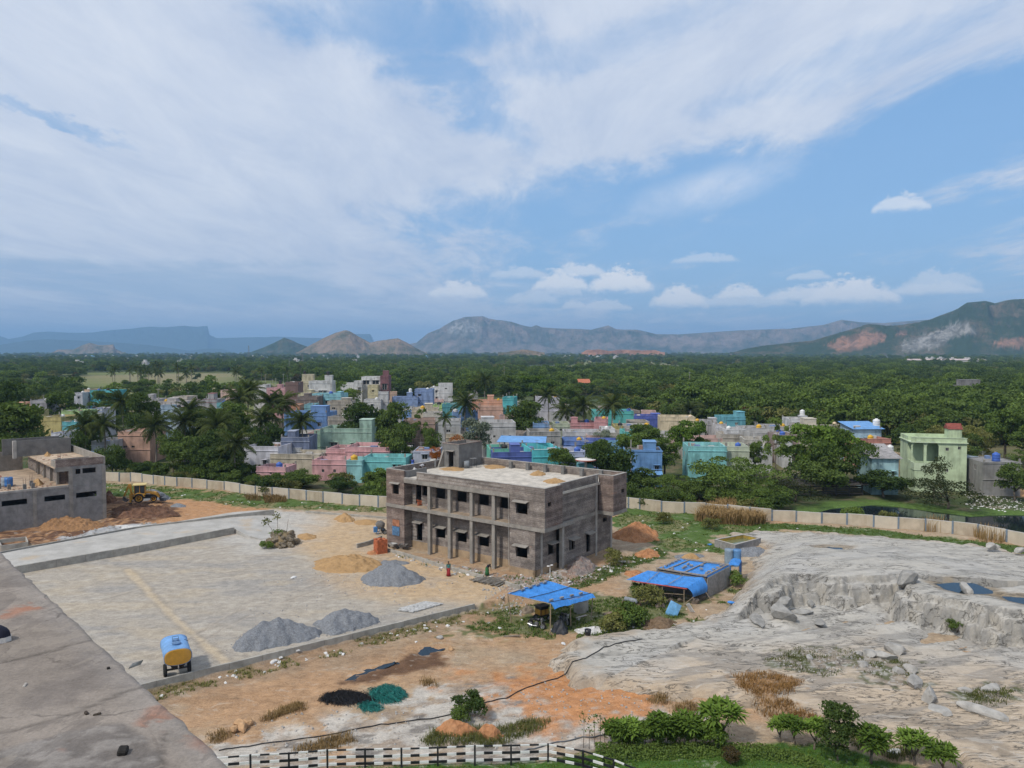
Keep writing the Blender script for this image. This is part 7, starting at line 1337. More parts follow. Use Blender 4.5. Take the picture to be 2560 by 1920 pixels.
def canopy():
 t=thing('tarpaulin_canopy','blue tarpaulin canopy on thin poles sheltering motorcycles','canopy');L,B,Rr,Fr=G('r',185,785,2.42),G('r',800,575,2.85),G('r',1545,798,2.3),G('r',870,945,2.68)
 v,f=sheet([L,B,Rr,Fr],26,16,.10,.05,3);link('tarpaulin',fastmesh('tarpaulin',v,f,TARP,True),t)
 v,f=sheet([Fr+Vector((0,0,.0)),Rr,Rr+Vector((.25,-.2,-.25)),Fr+Vector((.35,-.25,-.42))],24,5,.02,.08,5);link('hanging_edge',fastmesh('hanging_edge',v,f,TARP,True),t)
 for px,py,tp in ((245,1200,L),(865,1425,Fr),(1515,1225,Rr),(1195,1310,None),(870,960,B)):
  g0=G('r',px,py,-.15) if tp is not B else Vector((B.x,B.y,-.1));tp=tp if tp is not None else (Fr*.55+Rr*.45);MB().tube([(g0.x,g0.y,-.5),((g0.x*.4+tp.x*.6),(g0.y*.4+tp.y*.6),1.3),(tp.x,tp.y,tp.z-.02)],.05,6).build('pole',POLE,t)
 for a,b in ((L.lerp(Fr,.06),B.lerp(Rr,.06)),(L.lerp(Fr,.52),B.lerp(Rr,.52)),(L.lerp(Fr,.96),B.lerp(Rr,.96))): MB().tube([a+Vector((0,0,.05)),a.lerp(b,.5)+Vector((0,0,.0)),b+Vector((0,0,.05))],.03,5).build('batten',DKM,t)
 for a,b in ((L,Fr),(B,Rr),(L,B),(Fr,Rr)): MB().tube([a-Vector((0,0,.05)),b-Vector((0,0,.05))],.035,5).build('rafter',POLE,t)
 bl=MB().cbox(-.2,.2,-.1,.1,0,.14,.015).mesh('block',BLK)
 for k,(f,e) in enumerate([(.10,.28),(.10,.47),(.10,.66),(.10,.84),(.9,.12),(.9,.36),(.9,.6),(.9,.82)]):
  a=L.lerp(Fr,f).lerp(B.lerp(Rr,f),e);o=link('concrete_block',bl);o.location=a+Vector((0,0,.03-.1*4*f*(1-f)*0));o.rotation_euler=(0,0,.7);tag(o,'grey block holding down the %s edge of the blue canopy, number %s along it' %('rear left' if f<.5 else 'near right',['one','two','three','four'][k % 4]),'block','blocks on the blue canopy')
canopy()
def shed():
 t=thing('tarpaulin_shed','low block shed roofed with blue tarpaulin beside the granite','shed');z=2.1;A,B,Cc,Dd=[G('t',x,y,z) for x,y in ((1345,735),(1685,560),(955,470),(595,615))]
 Z0=-.4
 for a,b,nm in ((A,B,'right_wall'),(B,Cc,'rear_wall'),(Cc,Dd,'left_wall'),(Dd,A,'front_wall')):
  d=(b-a).normalized();L=(b-a).length;rows=9
  w=MB().box(0.1,L-.1,-.07,.07,Z0,z-.05,0,frame(a.x,a.y,d.x,d.y)).build(nm,BLK if nm!='front_wall' else CONCD,t)
 v,f=sheet([A+Vector((0,0,.02)),B+Vector((0,0,.02)),Cc+Vector((0,0,.12)),Dd+Vector((0,0,.12))],22,20,.05,.03,7);link('roof_tarpaulin',fastmesh('roof_tarpaulin',v,f,TARP,True),t)
 def lerp2(u,w): return (A.lerp(B,u)).lerp(Dd.lerp(Cc,u),w)
 for a,b,r in ((lerp2(0,0),lerp2(0,1),.09),(lerp2(.97,.0),lerp2(.97,.95),.09),(lerp2(.04,.45),lerp2(.96,.45),.06),(lerp2(.04,.8),lerp2(.96,.8),.06),(lerp2(.0,.03),lerp2(.97,.03),.07)): d=(b-a).normalized();MB().box(0,(b-a).length,-r,r,z+.10,z+.10+r*1.4,0,frame(a.x,a.y,d.x,d.y)).build('timber',M('grey_timber',(.26,.23,.20),var=.25,scale=4),t)
 bl=MB().cbox(-.18,.18,-.1,.1,0,.15,.015).mesh('block',BLK)
 for k,(u,w) in enumerate([(.12,.92),(.28,.93),(.42,.94),(.56,.95),(.7,.95),(.84,.96),(.3,.6),(.42,.62),(.55,.56),(.62,.66),(.66,.4),(.42,.3),(.2,.1),(.32,.1),(.5,.1),(.66,.09),(.84,.1),(.1,.72),(.06,.05)]): o=link('concrete_block',bl);p=lerp2(u,w);o.location=(p.x,p.y,z+.09+.06*w);o.rotation_euler=(0,0,rnd.uniform(0,3));tag(o,'grey block lying on the blue roof of the tarpaulin shed','block','blocks on the shed roof')
 # lean-to in front
 a,b=Dd+Vector((0,0,.05)),A+Vector((0,0,.05));l0,l1=G('t',150,765,1.75),G('t',1060,885,1.75)
 a2=G('t',470,625,2.12);b2=G('t',1290,735,2.12);v,f=sheet([l0,l1,b2,a2],26,14,.08,.07,9);link('leanto_tarpaulin',fastmesh('leanto_tarpaulin',v,f,TARP,True),t)
 e0,e1=G('t',1130,1030,.75),G('t',1345,950,.75);v,f=sheet([l1,b2,e1,e0],12,12,0,.04,11);n=len(v)// 2
 v[:,:2]+=((np.sin(np.tile(np.repeat(np.linspace(0,1,12),12),2)*math.pi)*.30)[:,None])*np.array([.6,-.75]);link('hanging_flap',fastmesh('hanging_flap',v,f,TARP,True),t)
 r0,r1=G('t',240,775,1.77),G('t',1050,893,1.77);d=(r1-r0).normalized();MB().box(0,(r1-r0).length,-.12,.10,1.69,1.73,0,frame(r0.x,r0.y,d.x,d.y)).build('red_border',M('red_sheet',(.38,.07,.06),.6,.3,3),t)
 for px,py,zz in ((235,990,1.72),(395,1010,1.72),(560,1030,1.72),(690,1045,1.72),(1010,1130,1.7)): q=G('t',px,py,0);w=r0.lerp(r1,(px-235)/815);MB().tube([(w.x,w.y,-.4),(w.x,w.y,zz)],.04,5).build('pole',POLE,t)
 for (x0,y0,z0_),(x1,y1,z1) in (((465,955,1.0),(1000,985,1.0)),((1010,1130,.3),(1150,1020,1.1)),((1330,950,1.0),(1440,1120,.0)),((450,800,1.85),(640,650,2.2)),((780,830,1.82),(1000,700,2.2))): p,q=G('t',x0,y0,z0_),G('t',x1,y1,z1);MB().tube([p,q],.03,5).build('stick',POLE,t)
 for k,(px,py,s) in enumerate([(620,1180,.7),(760,1010,.6),(880,1010,.6),(660,1060,.7),(820,1100,.7),(950,1090,.6),(1180,1120,.8),(1280,1060,.7),(700,1180,.6),(560,1090,.6)]):
  o=boulder('t',px,py,s,'sagging brown sack number %s under the shed lean-to' %['one','two','three','four','five','six','seven','eight','nine','ten'][k],M('brown_sack',(.15,.12,.095),.9,.35,2),400+k,0.0,(1,.8,1.0),'sack');o['category']='sack';o['group']='sacks under the lean-to'
 # corrugated sheets leaning in front
 def corr(c0,c1,c2,c3,mat,nm,lab):
  c0,c1,c2,c3=[Vector(q) for q in (c0,c1,c2,c3)];nn=(c1-c0).cross(c3-c0).normalized();vs=[];n=36
  for i in range(n+1):
   o_=nn*(.02*math.cos(i*math.pi/2));vs+=[c0.lerp(c1,i/n)+o_,c3.lerp(c2,i/n)+o_]
  o=MB().add(vs,[(2*i,2*i+2,2*i+3,2*i+1) for i in range(n)]).build(nm,mat);md=o.modifiers.new('thick','SOLIDIFY');md.thickness=.01;return tag(o,lab,'sheet')
 corr(G('t',720,1275,0),G('t',900,1320,0),G('t',975,1150,1.1),G('t',815,1070,1.2),M('blue_corrugated',(.12,.30,.50),.5,.25,2,.3),'corrugated_sheet','blue corrugated sheet leaning before the shed lean-to');corr(G('t',1035,1130,.8),G('t',1080,1110,1.0),G('t',1165,1245,.05),G('t',1100,1240,0),WHITE,'curved_sheet','curved white sheet leaning beside the corrugated one')
 # rear hump of tarpaulin and two drums
 h0,h1,h2,h3=G('t',1640,560,1.9),G('t',1700,470,2.0),G('t',1860,480,1.9),G('t',1820,560,1.8);hump=thing('draped_cover','blue tarpaulin draped over a timber frame at the rear of the shed','cover');v,f=sheet([h0,h3,h2,h1],10,10,-.25,.05,13);link('top_sheet',fastmesh('top_sheet',v,f,TARP,True),hump)
 lo=[G('t',1800,735,0),G('t',1855,735,0)];v,f=sheet([h3,h2,Vector((h2.x,h2.y,.3)),Vector((h3.x,h3.y,.3))],8,12,0,.05,14);link('side_sheet',fastmesh('side_sheet',v,f,TARP,True),hump);v,f=sheet([h0,h0.lerp(h3,.35),Vector((*h0.lerp(h3,.35).xy,.9)),Vector((h0.x,h0.y,.9))],8,8,0,.05,15);link('side_sheet',fastmesh('side_sheet',v,f,TARP,True),hump)
 for h in (h0,h1,h2,h3): MB().tube([(h.x,h.y,-.4),(h.x,h.y,h.z-.05)],.05,5).build('post',POLE,hump)
 for px,c,lab in ((1670,(.22,.30,.38),'grey corrugated drum behind the tarpaulin shed'),(1790,(.10,.24,.46),'blue corrugated drum behind the tarpaulin shed')):
  q=G('t',px,440,1.0);prof=[(.5,0)]
  for k in range(12): prof+=[(.5 if k % 2 else .475,.1+k*.15)]
  o=MB().lathe(prof+[(.48,1.95)],18).build('drum',M('drum%d' % px,c,.5,.2,2,.2),None,True);o.location=(q.x,q.y,zt(q.x,q.y));tag(o,lab,'drum')
shed()
def block_tank():
 t=thing('block_water_tank','rectangular grey block tank with yellow inner walls and green water','tank');P=[G('t',x,y,.9) for x,y in ((1475,172),(1880,98),(2130,152),(1760,250))];yel=M('ochre_plaster',(.42,.29,.055),var=.2,grime=.3)
 for i in range(4):
  a,b=P[i],P[(i+1)% 4];d=(b-a).normalized();L=(b-a).length;F_=frame(a.x,a.y,d.x,d.y);nrm=Vector((-d.y,d.x,0));inn=1 if nrm.dot(sum(P,Vector())/4-a)>0 else-1
  MB().box(.1,L+.1,-.1,.1,-.5,.9,0,F_).build('block_wall',BLK,t);y0,y1=sorted((inn*.1,inn*.13));MB().box(.14,L-.14,y0,y1,-.3,.86,0,F_).build('lining',yel,t);MB().box(.1,L+.1,-.13,.13,.9,.95,0,F_).build('coping',CONCL,t)
 c=sum(P,Vector())/4;m,nt,b=nmat('green_water');b.inputs['Base Color'].default_value=(.16,.17,.09,1);b.inputs['Roughness'].default_value=.06;MB().add([tuple((p-(p-c)*.03).xy)+(.5,) for p in P],[(3,2,1,0)]).build('water',m,t)
 q=G('r',1357,1048,-.1);o=MB().lathe([(.72,-.3),(.72,.95),(.78,.97),(.78,1.1),(.6,1.14),(0,1.14)],24).build('cistern_ring',CONCL,None,False);o.location=(q.x,q.y,0);tag(o,'round grey concrete cistern behind the blue canopy','cistern')
block_tank()
# ---------------------------------------------------------------- motorcycles and other vehicles
BLKM=M('black_paint',(.012,.012,.014),.35,.3,4,spec=.5);TYRE=M('tyre_rubber',(.018,.018,.018),.9,.2,6);RIM=M('rim_metal',(.42,.42,.42),.35,.1,6,metal=.6);YEL=M('machine_yellow',(.46,.235,.035),.5,.2,2,.35,(.16,.09,.03));GLS=M('cab_glass',(.03,.035,.04),.15,.1,3,spec=.6)
def wheel(par,x,y,z,r,w,rim=RIM,spokes=6,axis='y'):
 o=MB().lathe([(r*.68,-w/2),(r*.9,-w/2),(r,-w*.25),(r,w*.25),(r*.9,w/2),(r*.68,w/2),(r*.66,0)],22).build('wheel',TYRE,par,True);o.location=(x,y,z);o.rotation_euler=(R(90),0,0)
 m=MB().lathe([(r*.55,-w*.4),(r*.69,-w*.45),(r*.69,w*.45),(r*.55,w*.4),(r*.5,0)],18)
 for k in range(spokes): a=k*6.283/spokes;m.tube([(0,0,0),(r*.6*math.cos(a),r*.6*math.sin(a),0)],r*.05,4)
 m.lathe([(r*.16,-w*.5),(r*.16,w*.5)],8).build('rim',rim,o);return o
def motorcycle(x,y,rz,label,z=None,grp=None):
 t=thing('motorcycle',label,'motorcycle',(x,y,zt(x,y) if z is None else z),rz,grp);t.rotation_euler=(R(-7),0,rz)
 wheel(t,-.65,0,.30,.30,.12);wheel(t,.65,0,.30,.30,.11)
 MB().tube([(-.65,.08,.3),(-.1,.1,.42),(.28,.03,.78)],.03,5).tube([(-.65,-.08,.3),(-.1,-.1,.42),(.28,-.03,.78)],.03,5).tube([(-.1,0,.42),(-.25,0,.7),(.25,0,.8)],.035,5).build('chassis',BLKM,t)
 MB().tube([(.65,.07,.3),(.42,.07,.92)],.025,5).tube([(.65,-.07,.3),(.42,-.07,.92)],.025,5).tube([(.36,-.36,1.02),(.42,-.15,1.0),(.42,.15,1.0),(.36,.36,1.02)],.018,5).build('fork',RIM,t)
 MB().lathe([(.0,-.3),(.09,-.26),(.15,-.1),(.16,.1),(.1,.24),(0,.28)],12,0,Matrix.Translation((.12,0,.84))@ Matrix.Rotation(R(90),4,'Y')).build('fuel_tank',BLKM,t,True);MB().cbox(-.72,-.12,-.12,.12,.74,.84,.04).build('seat',M('seat_vinyl',(.02,.02,.02),.6),t);MB().cbox(-.18,.2,-.13,.13,.26,.58,.05).build('engine',M('engine_metal',(.16,.16,.165),.45,.3,6,metal=.5),t)
 MB().lathe([(.02,0),(.09,.03),(.10,.1),(.0,.13)],12,0,Matrix.Translation((.45,0,.92))@ Matrix.Rotation(R(90),4,'Y')).build('headlight',RIM,t);MB().tube([(.1,-.15,.28),(-.4,-.17,.26),(-.85,-.18,.36)],.045,6).build('exhaust',RIM,t)
 arc=[(-.65+.36*math.cos(a),0,.3+.36*math.sin(a)) for a in (.6,1.1,1.6,2.1,2.6)];MB().tube(arc,.05,5).build('rear_fender',BLKM,t);arc=[(.65+.34*math.cos(a),0,.3+.34*math.sin(a)) for a in (.8,1.3,1.8,2.3)];MB().tube(arc,.045,5).build('front_fender',BLKM,t);MB().tube([(.4,.3,1.0),(.36,.34,1.16)],.012,4).lathe([(.0,0),(.06,.01),(.0,.02)],8,0,Matrix.Translation((.36,.34,1.2))@ Matrix.Rotation(R(90),4,'Y')).build('mirror',BLKM,t);return t
q=G('r',645,1290,-.1);motorcycle(q.x,q.y,R(-32),'black motorcycle parked at the left under the blue canopy');q=G('r',1090,1225,-.1);motorcycle(q.x,q.y,R(-65),'black motorcycle parked at the right under the blue canopy')
q=G('r',735,1160,0);t=thing('boxed_machine','black boxed machine with yellow side panels under the blue canopy','machine',(q.x,q.y+.3,zt(q.x,q.y)),R(38));MB().cbox(-.5,.5,-.45,.45,.45,1.3,.04).build('case',BLKM,t)
for a,b in ((-.44,-.04),(.04,.44)): MB().box(a,b,-.475,-.452,.62,1.12).build('panel',YEL,t)
MB().box(-.525,-.502,-.38,.38,.62,1.12).build('panel',YEL,t);MB().cbox(-.56,.56,-.52,.52,1.3,1.42,.03).build('lid',BLKM,t);MB().tube([(-.4,-.3,1.42),(-.4,-.3,1.62),(.4,-.3,1.62),(.4,-.3,1.42)],.03,5).build('handle',BLKM,t)
for s in (-.4,.4): wheel(t,s,-.5,.24,.24,.12);wheel(t,s,.5,.24,.24,.12)
heap('covered_bundle',E('r',900,1190,1260,1400),1.25,M('black_sheet',(.025,.027,.032),.55,.3,3,bmp=.5),'bundle under a black plastic sheet at the canopy front',51,rough=.2,cat='bundle')
for i,(px,py,a) in enumerate([(1660,1095,.4),(1700,1090,.9),(1740,1085,1.4)]): q=G('e',px,py);motorcycle(q.x,q.y,a,['left','middle','right'][i]+' one of three dark motorcycles parked beyond the wall near the shade tree',0,'motorcycles beyond the wall')
def car():
 q=G('e',1400,1000);t=thing('parked_car','dark grey hatchback half hidden by bushes beyond the wall','car',(q.x,q.y+1,0),R(-18));prof=[(-1.9,.3),(-1.95,.75),(-1.75,1.0),(-1.3,1.45),(.2,1.48),(.85,1.0),(1.75,.85),(1.95,.6),(1.9,.3)];n=len(prof);v=[(x,s*.8*(1 if z<1.1 else .82),z) for s in (-1,1) for x,z in prof]
 MB().add(v,[(i,(i+1)% n,n+(i+1)% n,n+i)[::-1] for i in range(n)]+[tuple(range(n))[::-1],tuple(range(n,2*n))]).build('body',M('car_grey',(.09,.095,.10),.3,.1,2,spec=.6),t)
 for s in (-1,1): MB().add([(-1.35,s*.80,1.0),(.7,s*.80,1.0),(.15,s*.69,1.40),(-1.2,s*.69,1.40)],[(0,1,2,3) if s<0 else (3,2,1,0)]).build('side_window',GLS,t)
 MB().add([(.9,-.7,1.02),(.9,.7,1.02),(.28,.6,1.45),(.28,-.6,1.45)],[(0,1,2,3)]).build('windscreen',GLS,t)
 for x in (-1.2,1.2):
  for s in (-.78,.78): wheel(t,x,s,.3,.31,.18)
car()
def tanker():
 a,b=G('m',1232,890,1.7),AT('m',1205,780,61.2);a=Vector((-25.6,58.1,0));d=Vector((-1.7,3.1,0)).normalized();t=thing('water_tanker','two-wheeled blue water tanker trailer with an ochre end plate','trailer',(a.x+d.x*1.6,a.y+d.y*1.6,0),math.atan2(d.y,d.x));n=28;L=1.65
 def ring(x,k=1.0): return [(x,.98*k*math.copysign(abs(math.cos(q))**.72,math.cos(q)),1.66+.62*k*math.copysign(abs(math.sin(q))**.72,math.sin(q))) for q in [2*math.pi*i/n for i in range(n)]]
 BL=M('tank_blue',(.16,.33,.60),.45,.16,2,.35,(.07,.12,.22));v=[];xs=[-L,-L*.6,0,L*.6,L]
 for x in xs: v+=ring(x)
 MB().add(v,[(i*n+k,i*n+(k+1)% n,(i+1)*n+(k+1)% n,(i+1)*n+k)[::-1] for i in range(4) for k in range(n)]).build('barrel',BL,t,True)
 for x,s,nm in ((-L,-1,'rear_plate'),(L,1,'front_plate')): c=ring(x,.985)+ring(x+s*.06,.93);MB().add(c,[(k,(k+1)% n,n+(k+1)% n,n+k)[::s if s>0 else-1] for k in range(n)]+[tuple(range(n,2*n))[::s]]).build(nm,M('tank_ochre',(.50,.27,.04),.5,.15,2,.3),t)
 for x,s in ((-L+.02,1),(L-.02,1)): c=[Vector(q) for q in ring(x,1.008)];MB().tube(c+[c[0]],.028,5).build('rim_band',BL,t)
 for x,m_ in ((-.5,1),(.25,.8)): o=MB().lathe([(.3*m_,0),(.3*m_,.12),(.33*m_,.12),(.33*m_,.17),(.1,.2),(0,.2)],16,0,Matrix.Translation((x,0,2.24))).build('manhole',M('hatch_blue',(.10,.19,.34),.5,.3,5),t)
 MB().tube([(.3,-.22,2.42),(.3,-.22,2.62),(.3,.22,2.62),(.3,.22,2.42)],.02,5).build('hatch_handle',BLKM,t);MB().tube([(.1,-.8,2.2),(-.2,-.85,2.3),(-.2,-.6,2.45)],.02,4).build('vent_pipe',BLKM,t)
 MB().box(-1.5,2.4,-.42,-.3,.72,.86).box(-1.5,2.4,.3,.42,.72,.86).box(-1.3,-1.1,-.3,.3,.72,.86).box(2.2,2.4,-.3,.3,.72,.86).box(-.9,-.7,-.85,.85,.42,.52).box(-.9,-.7,-.42,-.3,.52,.72).box(-.9,-.7,.3,.42,.52,.72).build('chassis',BLKM,t);MB().box(-1.4,-1.2,-.5,.5,.86,1.1).box(1.0,1.2,-.5,.5,.86,1.1).build('saddle',BLKM,t)
 for s in (-.86,.86): wheel(t,-.8,s,.48,.48,.24,BLKM)
 MB().tube([(-1.72,0,1.05),(-1.85,0,1.0),(-1.85,0,.85)],.04,6).build('outlet_valve',RIM,t);MB().tube([(2.4,-.36,.79),(3.4,0,.7)],.05,5).tube([(2.4,.36,.79),(3.4,0,.7)],.05,5).build('drawbar',BLKM,t);MB().tube([(3.3,0,.7),(3.3,0,0)],.04,6).build('jack_leg',BLKM,t)
tanker()
def backhoe():
 q=G('s',333,1271);t=thing('backhoe_loader','yellow backhoe loader with a black bucket digging beside the concrete building','excavator',(q.x+.6,q.y+1.3,zt(q.x,q.y)+.12),R(22));P=lambda nm,mb,m=YEL,par=t,s=False: mb.build(nm,m,par,s)
 for s in (-.95,.95): wheel(t,-.2,s,.72,.72,.45,YEL,8);wheel(t,1.95,s*.9,.5,.5,.32,YEL,6)
 P('chassis',MB().cbox(-1.1,2.3,-.55,.55,.55,1.15,.05),BLKM);P('bonnet',MB().add([(.75,-.48,1.15),(2.35,-.42,1.1),(2.35,.42,1.1),(.75,.48,1.15),(.75,-.48,1.75),(2.35,-.40,1.45),(2.35,.40,1.45),(.75,.48,1.75)],[(0,3,2,1),(4,5,6,7),(0,1,5,4),(1,2,6,5),(2,3,7,6),(3,0,4,7)]));P('grille',MB().box(2.35,2.38,-.36,.36,1.12,1.42),BLKM)
 c=P('cab',MB().box(-.95,.75,-.78,.78,1.15,1.45).box(-.95,-.85,-.78,-.68,1.45,2.75).box(-.95,-.85,.68,.78,1.45,2.75).box(.65,.75,-.78,-.68,1.45,2.75).box(.65,.75,.68,.78,1.45,2.75).box(-.12,-.04,-.78,-.70,1.45,2.75).box(-.12,-.04,.70,.78,1.45,2.75));P('cab_roof',MB().cbox(-1.1,.95,-.88,.88,2.75,2.92,.05),M('roof_cream',(.60,.47,.20),.5,.1,2),c)
 for s in (-.73,.73): P('side_glass',MB().box(-.84,.64,s-.01,s+.01,1.46,2.74),GLS,c)
 P('front_glass',MB().box(.69,.71,-.67,.67,1.46,2.74),GLS,c);P('seat',MB().cbox(-.3,.15,-.25,.25,1.45,1.9,.06),BLKM,c)
 for s in (-.95,.95): P('mudguard',MB().tube([(-.2+.82*math.cos(a),s,.72+.82*math.sin(a)) for a in (.2,.7,1.2,1.7,2.2,2.8)],.09,4))
 P('rear_frame',MB().box(-1.45,-1.1,-1.1,1.1,.5,1.3));
 for s in (-1.05,1.05): P('stabiliser',MB().box(-1.55,-1.3,s-.12,s+.12,.1,1.6));P('stabiliser_foot',MB().box(-1.7,-1.15,s-.28,s+.28,0,.1),BLKM)
 P('boom',MB().add([(-1.4,-.14,1.2),(-1.1,-.14,1.2),(-1.35,-.12,3.0),(-1.75,-.12,2.9),(-1.4,.14,1.2),(-1.1,.14,1.2),(-1.35,.12,3.0),(-1.75,.12,2.9)],[(0,1,2,3),(7,6,5,4),(0,3,7,4),(1,5,6,2),(3,2,6,7),(0,4,5,1)]));P('dipper',MB().add([(-1.4,-.11,2.95),(-1.75,-.11,2.95),(-2.5,-.1,1.1),(-2.3,-.1,.95),(-1.4,.11,2.95),(-1.75,.11,2.95),(-2.5,.1,1.1),(-2.3,.1,.95)],[(0,1,2,3),(7,6,5,4),(0,4,5,1),(1,5,6,2),(2,6,7,3),(3,7,4,0)]))
 P('rear_bucket',MB().add([(x,s,z) for s in (-.38,.38) for x,z in ((-2.45,1.1),(-2.25,.85),(-1.75,.35),(-2.0,.15),(-2.45,.3),(-2.65,.7))],[(0,1,2,3,4,5)[::-1],(6,7,8,9,10,11)]+[(i,i+1,i+7,i+6) for i in range(5)]),M('bucket_steel',(.10,.09,.085),.6,.3,4))
 for s in (-.62,.62): P('loader_arm',MB().add([(.6,s-.08,1.55),(.8,s-.08,1.75),(2.4,s-.08,1.35),(3.0,s-.08,.55),(2.75,s-.08,.5),(2.2,s-.08,1.1),(.6,s+.08,1.55),(.8,s+.08,1.75),(2.4,s+.08,1.35),(3.0,s+.08,.55),(2.75,s+.08,.5),(2.2,s+.08,1.1)],[(0,1,2,5),(2,3,4,5),(11,8,7,6),(11,10,9,8)]+[(i,6+i,6+(i+1)% 6,(i+1)% 6) for i in range(6)]));P('hydraulic_ram',MB().tube([(.9,s,1.3),(2.3,s,1.2)],.06,6),RIM)
 P('front_bucket',MB().add([(x,s,z) for s in (-1.1,1.1) for x,z in ((2.9,.95),(3.55,.85),(3.5,.8),(3.05,.7),(2.95,.3),(3.8,.08),(3.75,.02),(2.85,.1),(2.75,.6))],[tuple(range(9))[::-1],tuple(range(9,18))]+[(i,(i+1)% 9,9+(i+1)% 9,9+i) for i in range(9)]),M('bucket_dark',(.035,.036,.04),.5,.3,4));P('exhaust_stack',MB().tube([(1.5,.3,1.5),(1.5,.3,2.3)],.05,6),BLKM)
backhoe()
# ---------------------------------------------------------------- building-site things
def brick_stack():
 q=G('n',1285,128);t=thing('brick_stack','square stack of orange bricks at the corner of the yard','brick stack',(q.x,q.y+.6,0),R(30));mb=MB();g=random.Random(3);mt=M('orange_brick',(.44,.135,.06),.9,.3,3)
 for k in range(19):
  for i in range(6):
   for j in range(6):
    if 0<i<5 and 0<j<5 and k<18: continue
    if k==18 and g.random()<.35: continue
    x,y=-.66+i*.225+g.uniform(-.012,.012),-.66+j*.225+g.uniform(-.012,.012);mb.box(x,x+.205,y,y+.205,k*.092,k*.092+.08)
 o=mb.build('bricks',mt,t);o['kind']='stuff';heap('brick_dust',E('n',1190,1290,105,135),.3,HRED,'small spill of red dust beside the brick stack',61)
brick_stack()
def barrow(v,px,py,rz,label,col):
 q=G(v,px,py);t=thing('wheelbarrow',label,'wheelbarrow',(q.x,q.y,zt(q.x,q.y)),rz);MB().add([(-.45,-.28,.4),(.3,-.22,.35),(.3,.22,.35),(-.45,.28,.4),(-.6,-.38,.68),(.5,-.32,.66),(.5,.32,.66),(-.6,.38,.68)],[(3,2,1,0),(0,1,5,4),(1,2,6,5),(2,3,7,6),(3,0,4,7),(0,1,2,3)]).build('tray',M('barrow'+str(px),col,.6,.3,4),t)
 for s in (-1,1): MB().tube([(.75,s*.06,.2),(-.4,s*.3,.4),(-1.0,s*.32,.6)],.022,5).build('handle',BLKM,t);MB().tube([(-.4,s*.28,.38),(-.5,s*.28,0)],.02,5).build('leg',BLKM,t)
 wheel(t,.75,0,.2,.2,.08)
barrow('q',75,832,2.4,'pale wheelbarrow beside the brick building, left one of two',(.40,.39,.37));barrow('q',165,842,2.9,'dark wheelbarrow beside the brick building, right one of two',(.14,.13,.12))
def mixer():
 q=G('b',1560,1570);t=thing('concrete_mixer','blue concrete mixer on wheels beside the wing of the brick building','mixer',(q.x,q.y,0),R(20));bl=M('mixer_blue',(.06,.19,.42),.5,.3,3,.3)
 for s in (-.6,.6): wheel(t,.5,s,.32,.32,.12)
 MB().tube([(.5,-.6,.32),(.5,.6,.32)],.04,5).tube([(-.9,0,.3),(.5,0,.45)],.05,5).build('axle',BLKM,t)
 for s in (-1,1): MB().tube([(-.5,s*.5,0),(0,s*.5,1.1),(.5,s*.5,.3)],.04,5).build('stand',bl,t)
 MB().lathe([(.25,-.55),(.55,-.35),(.6,.1),(.35,.6),(.32,.62),(.3,.55)],18,0,Matrix.Translation((0,0,1.2))@ Matrix.Rotation(R(-52),4,'Y')).build('drum',M('mixer_drum',(.15,.14,.13),.6,.3,4),t,True);MB().cbox(-.95,-.45,-.3,.3,.3,1.0,.04).build('motor_housing',bl,t);MB().tube([(0,.55,1.1),(.1,.62,1.7),(.7,.62,1.8)],.03,5).build('tilt_handle',BLKM,t)
mixer()
def planks():
 q=G('o',215,340);t=thing('plank_stack','loose stack of weathered planks at the edge of the rubble','planks',(q.x,q.y+.4,.02),R(-33));g=random.Random(2);mt=M('grey_plank',(.17,.155,.135),.9,.3,3)
 for k in range(13): x=-1.7+k*.27;MB().box(-.11,.11,-1.0,1.0,.08+.05*(k % 3),.12+.05*(k % 3),0,Matrix.Translation((x,g.uniform(-.15,.15),0))@ Matrix.Rotation(g.uniform(-.08,.08),4,'Z')).build('plank',mt,t)
 for k in range(6): MB().tube([(-2.4+k*.05,-.6+k*.3,.05),(1.2,-.8+k*.34,.35+.02*k)],.04,5).build('batten',mt,t)
planks()
def pavers():
 c=[G('n',1385,535),G('n',1520,552),G('n',1740,490),G('n',1600,437)];t=thing('paver_patch','trial patch of grey zigzag pavers on the sand','pavers',(0,0,0));me=[MB().prism([(-.13,-.06),(0,-.085),(.13,-.06),(.13,.06),(0,.035),(-.13,.06)],0,.1).mesh('paver',M('paver_%d' % i,(.36+.06*i,.355+.06*i,.34+.06*i),.9,.2,4)) for i in range(3)]
 u=(c[2]-c[1]);w=(c[0]-c[1]);nu,nw=19,15
 for i in range(nu):
  for j in range(nw):
   if i<3 and j>11 or rnd.random()<.03: continue
   p=c[1]+u*((i+.5)/nu)+w*((j+.5)/nw);o=link('paver',rnd.choice(me),t);o.location=(p.x,p.y,.03+rnd.uniform(0,.02));s=u.length/nu/.27;o.scale=(s,(w.length/nw)/.13,1);o.rotation_euler=(0,0,math.atan2(u.y,u.x)+rnd.uniform(-.06,.06))
pavers()
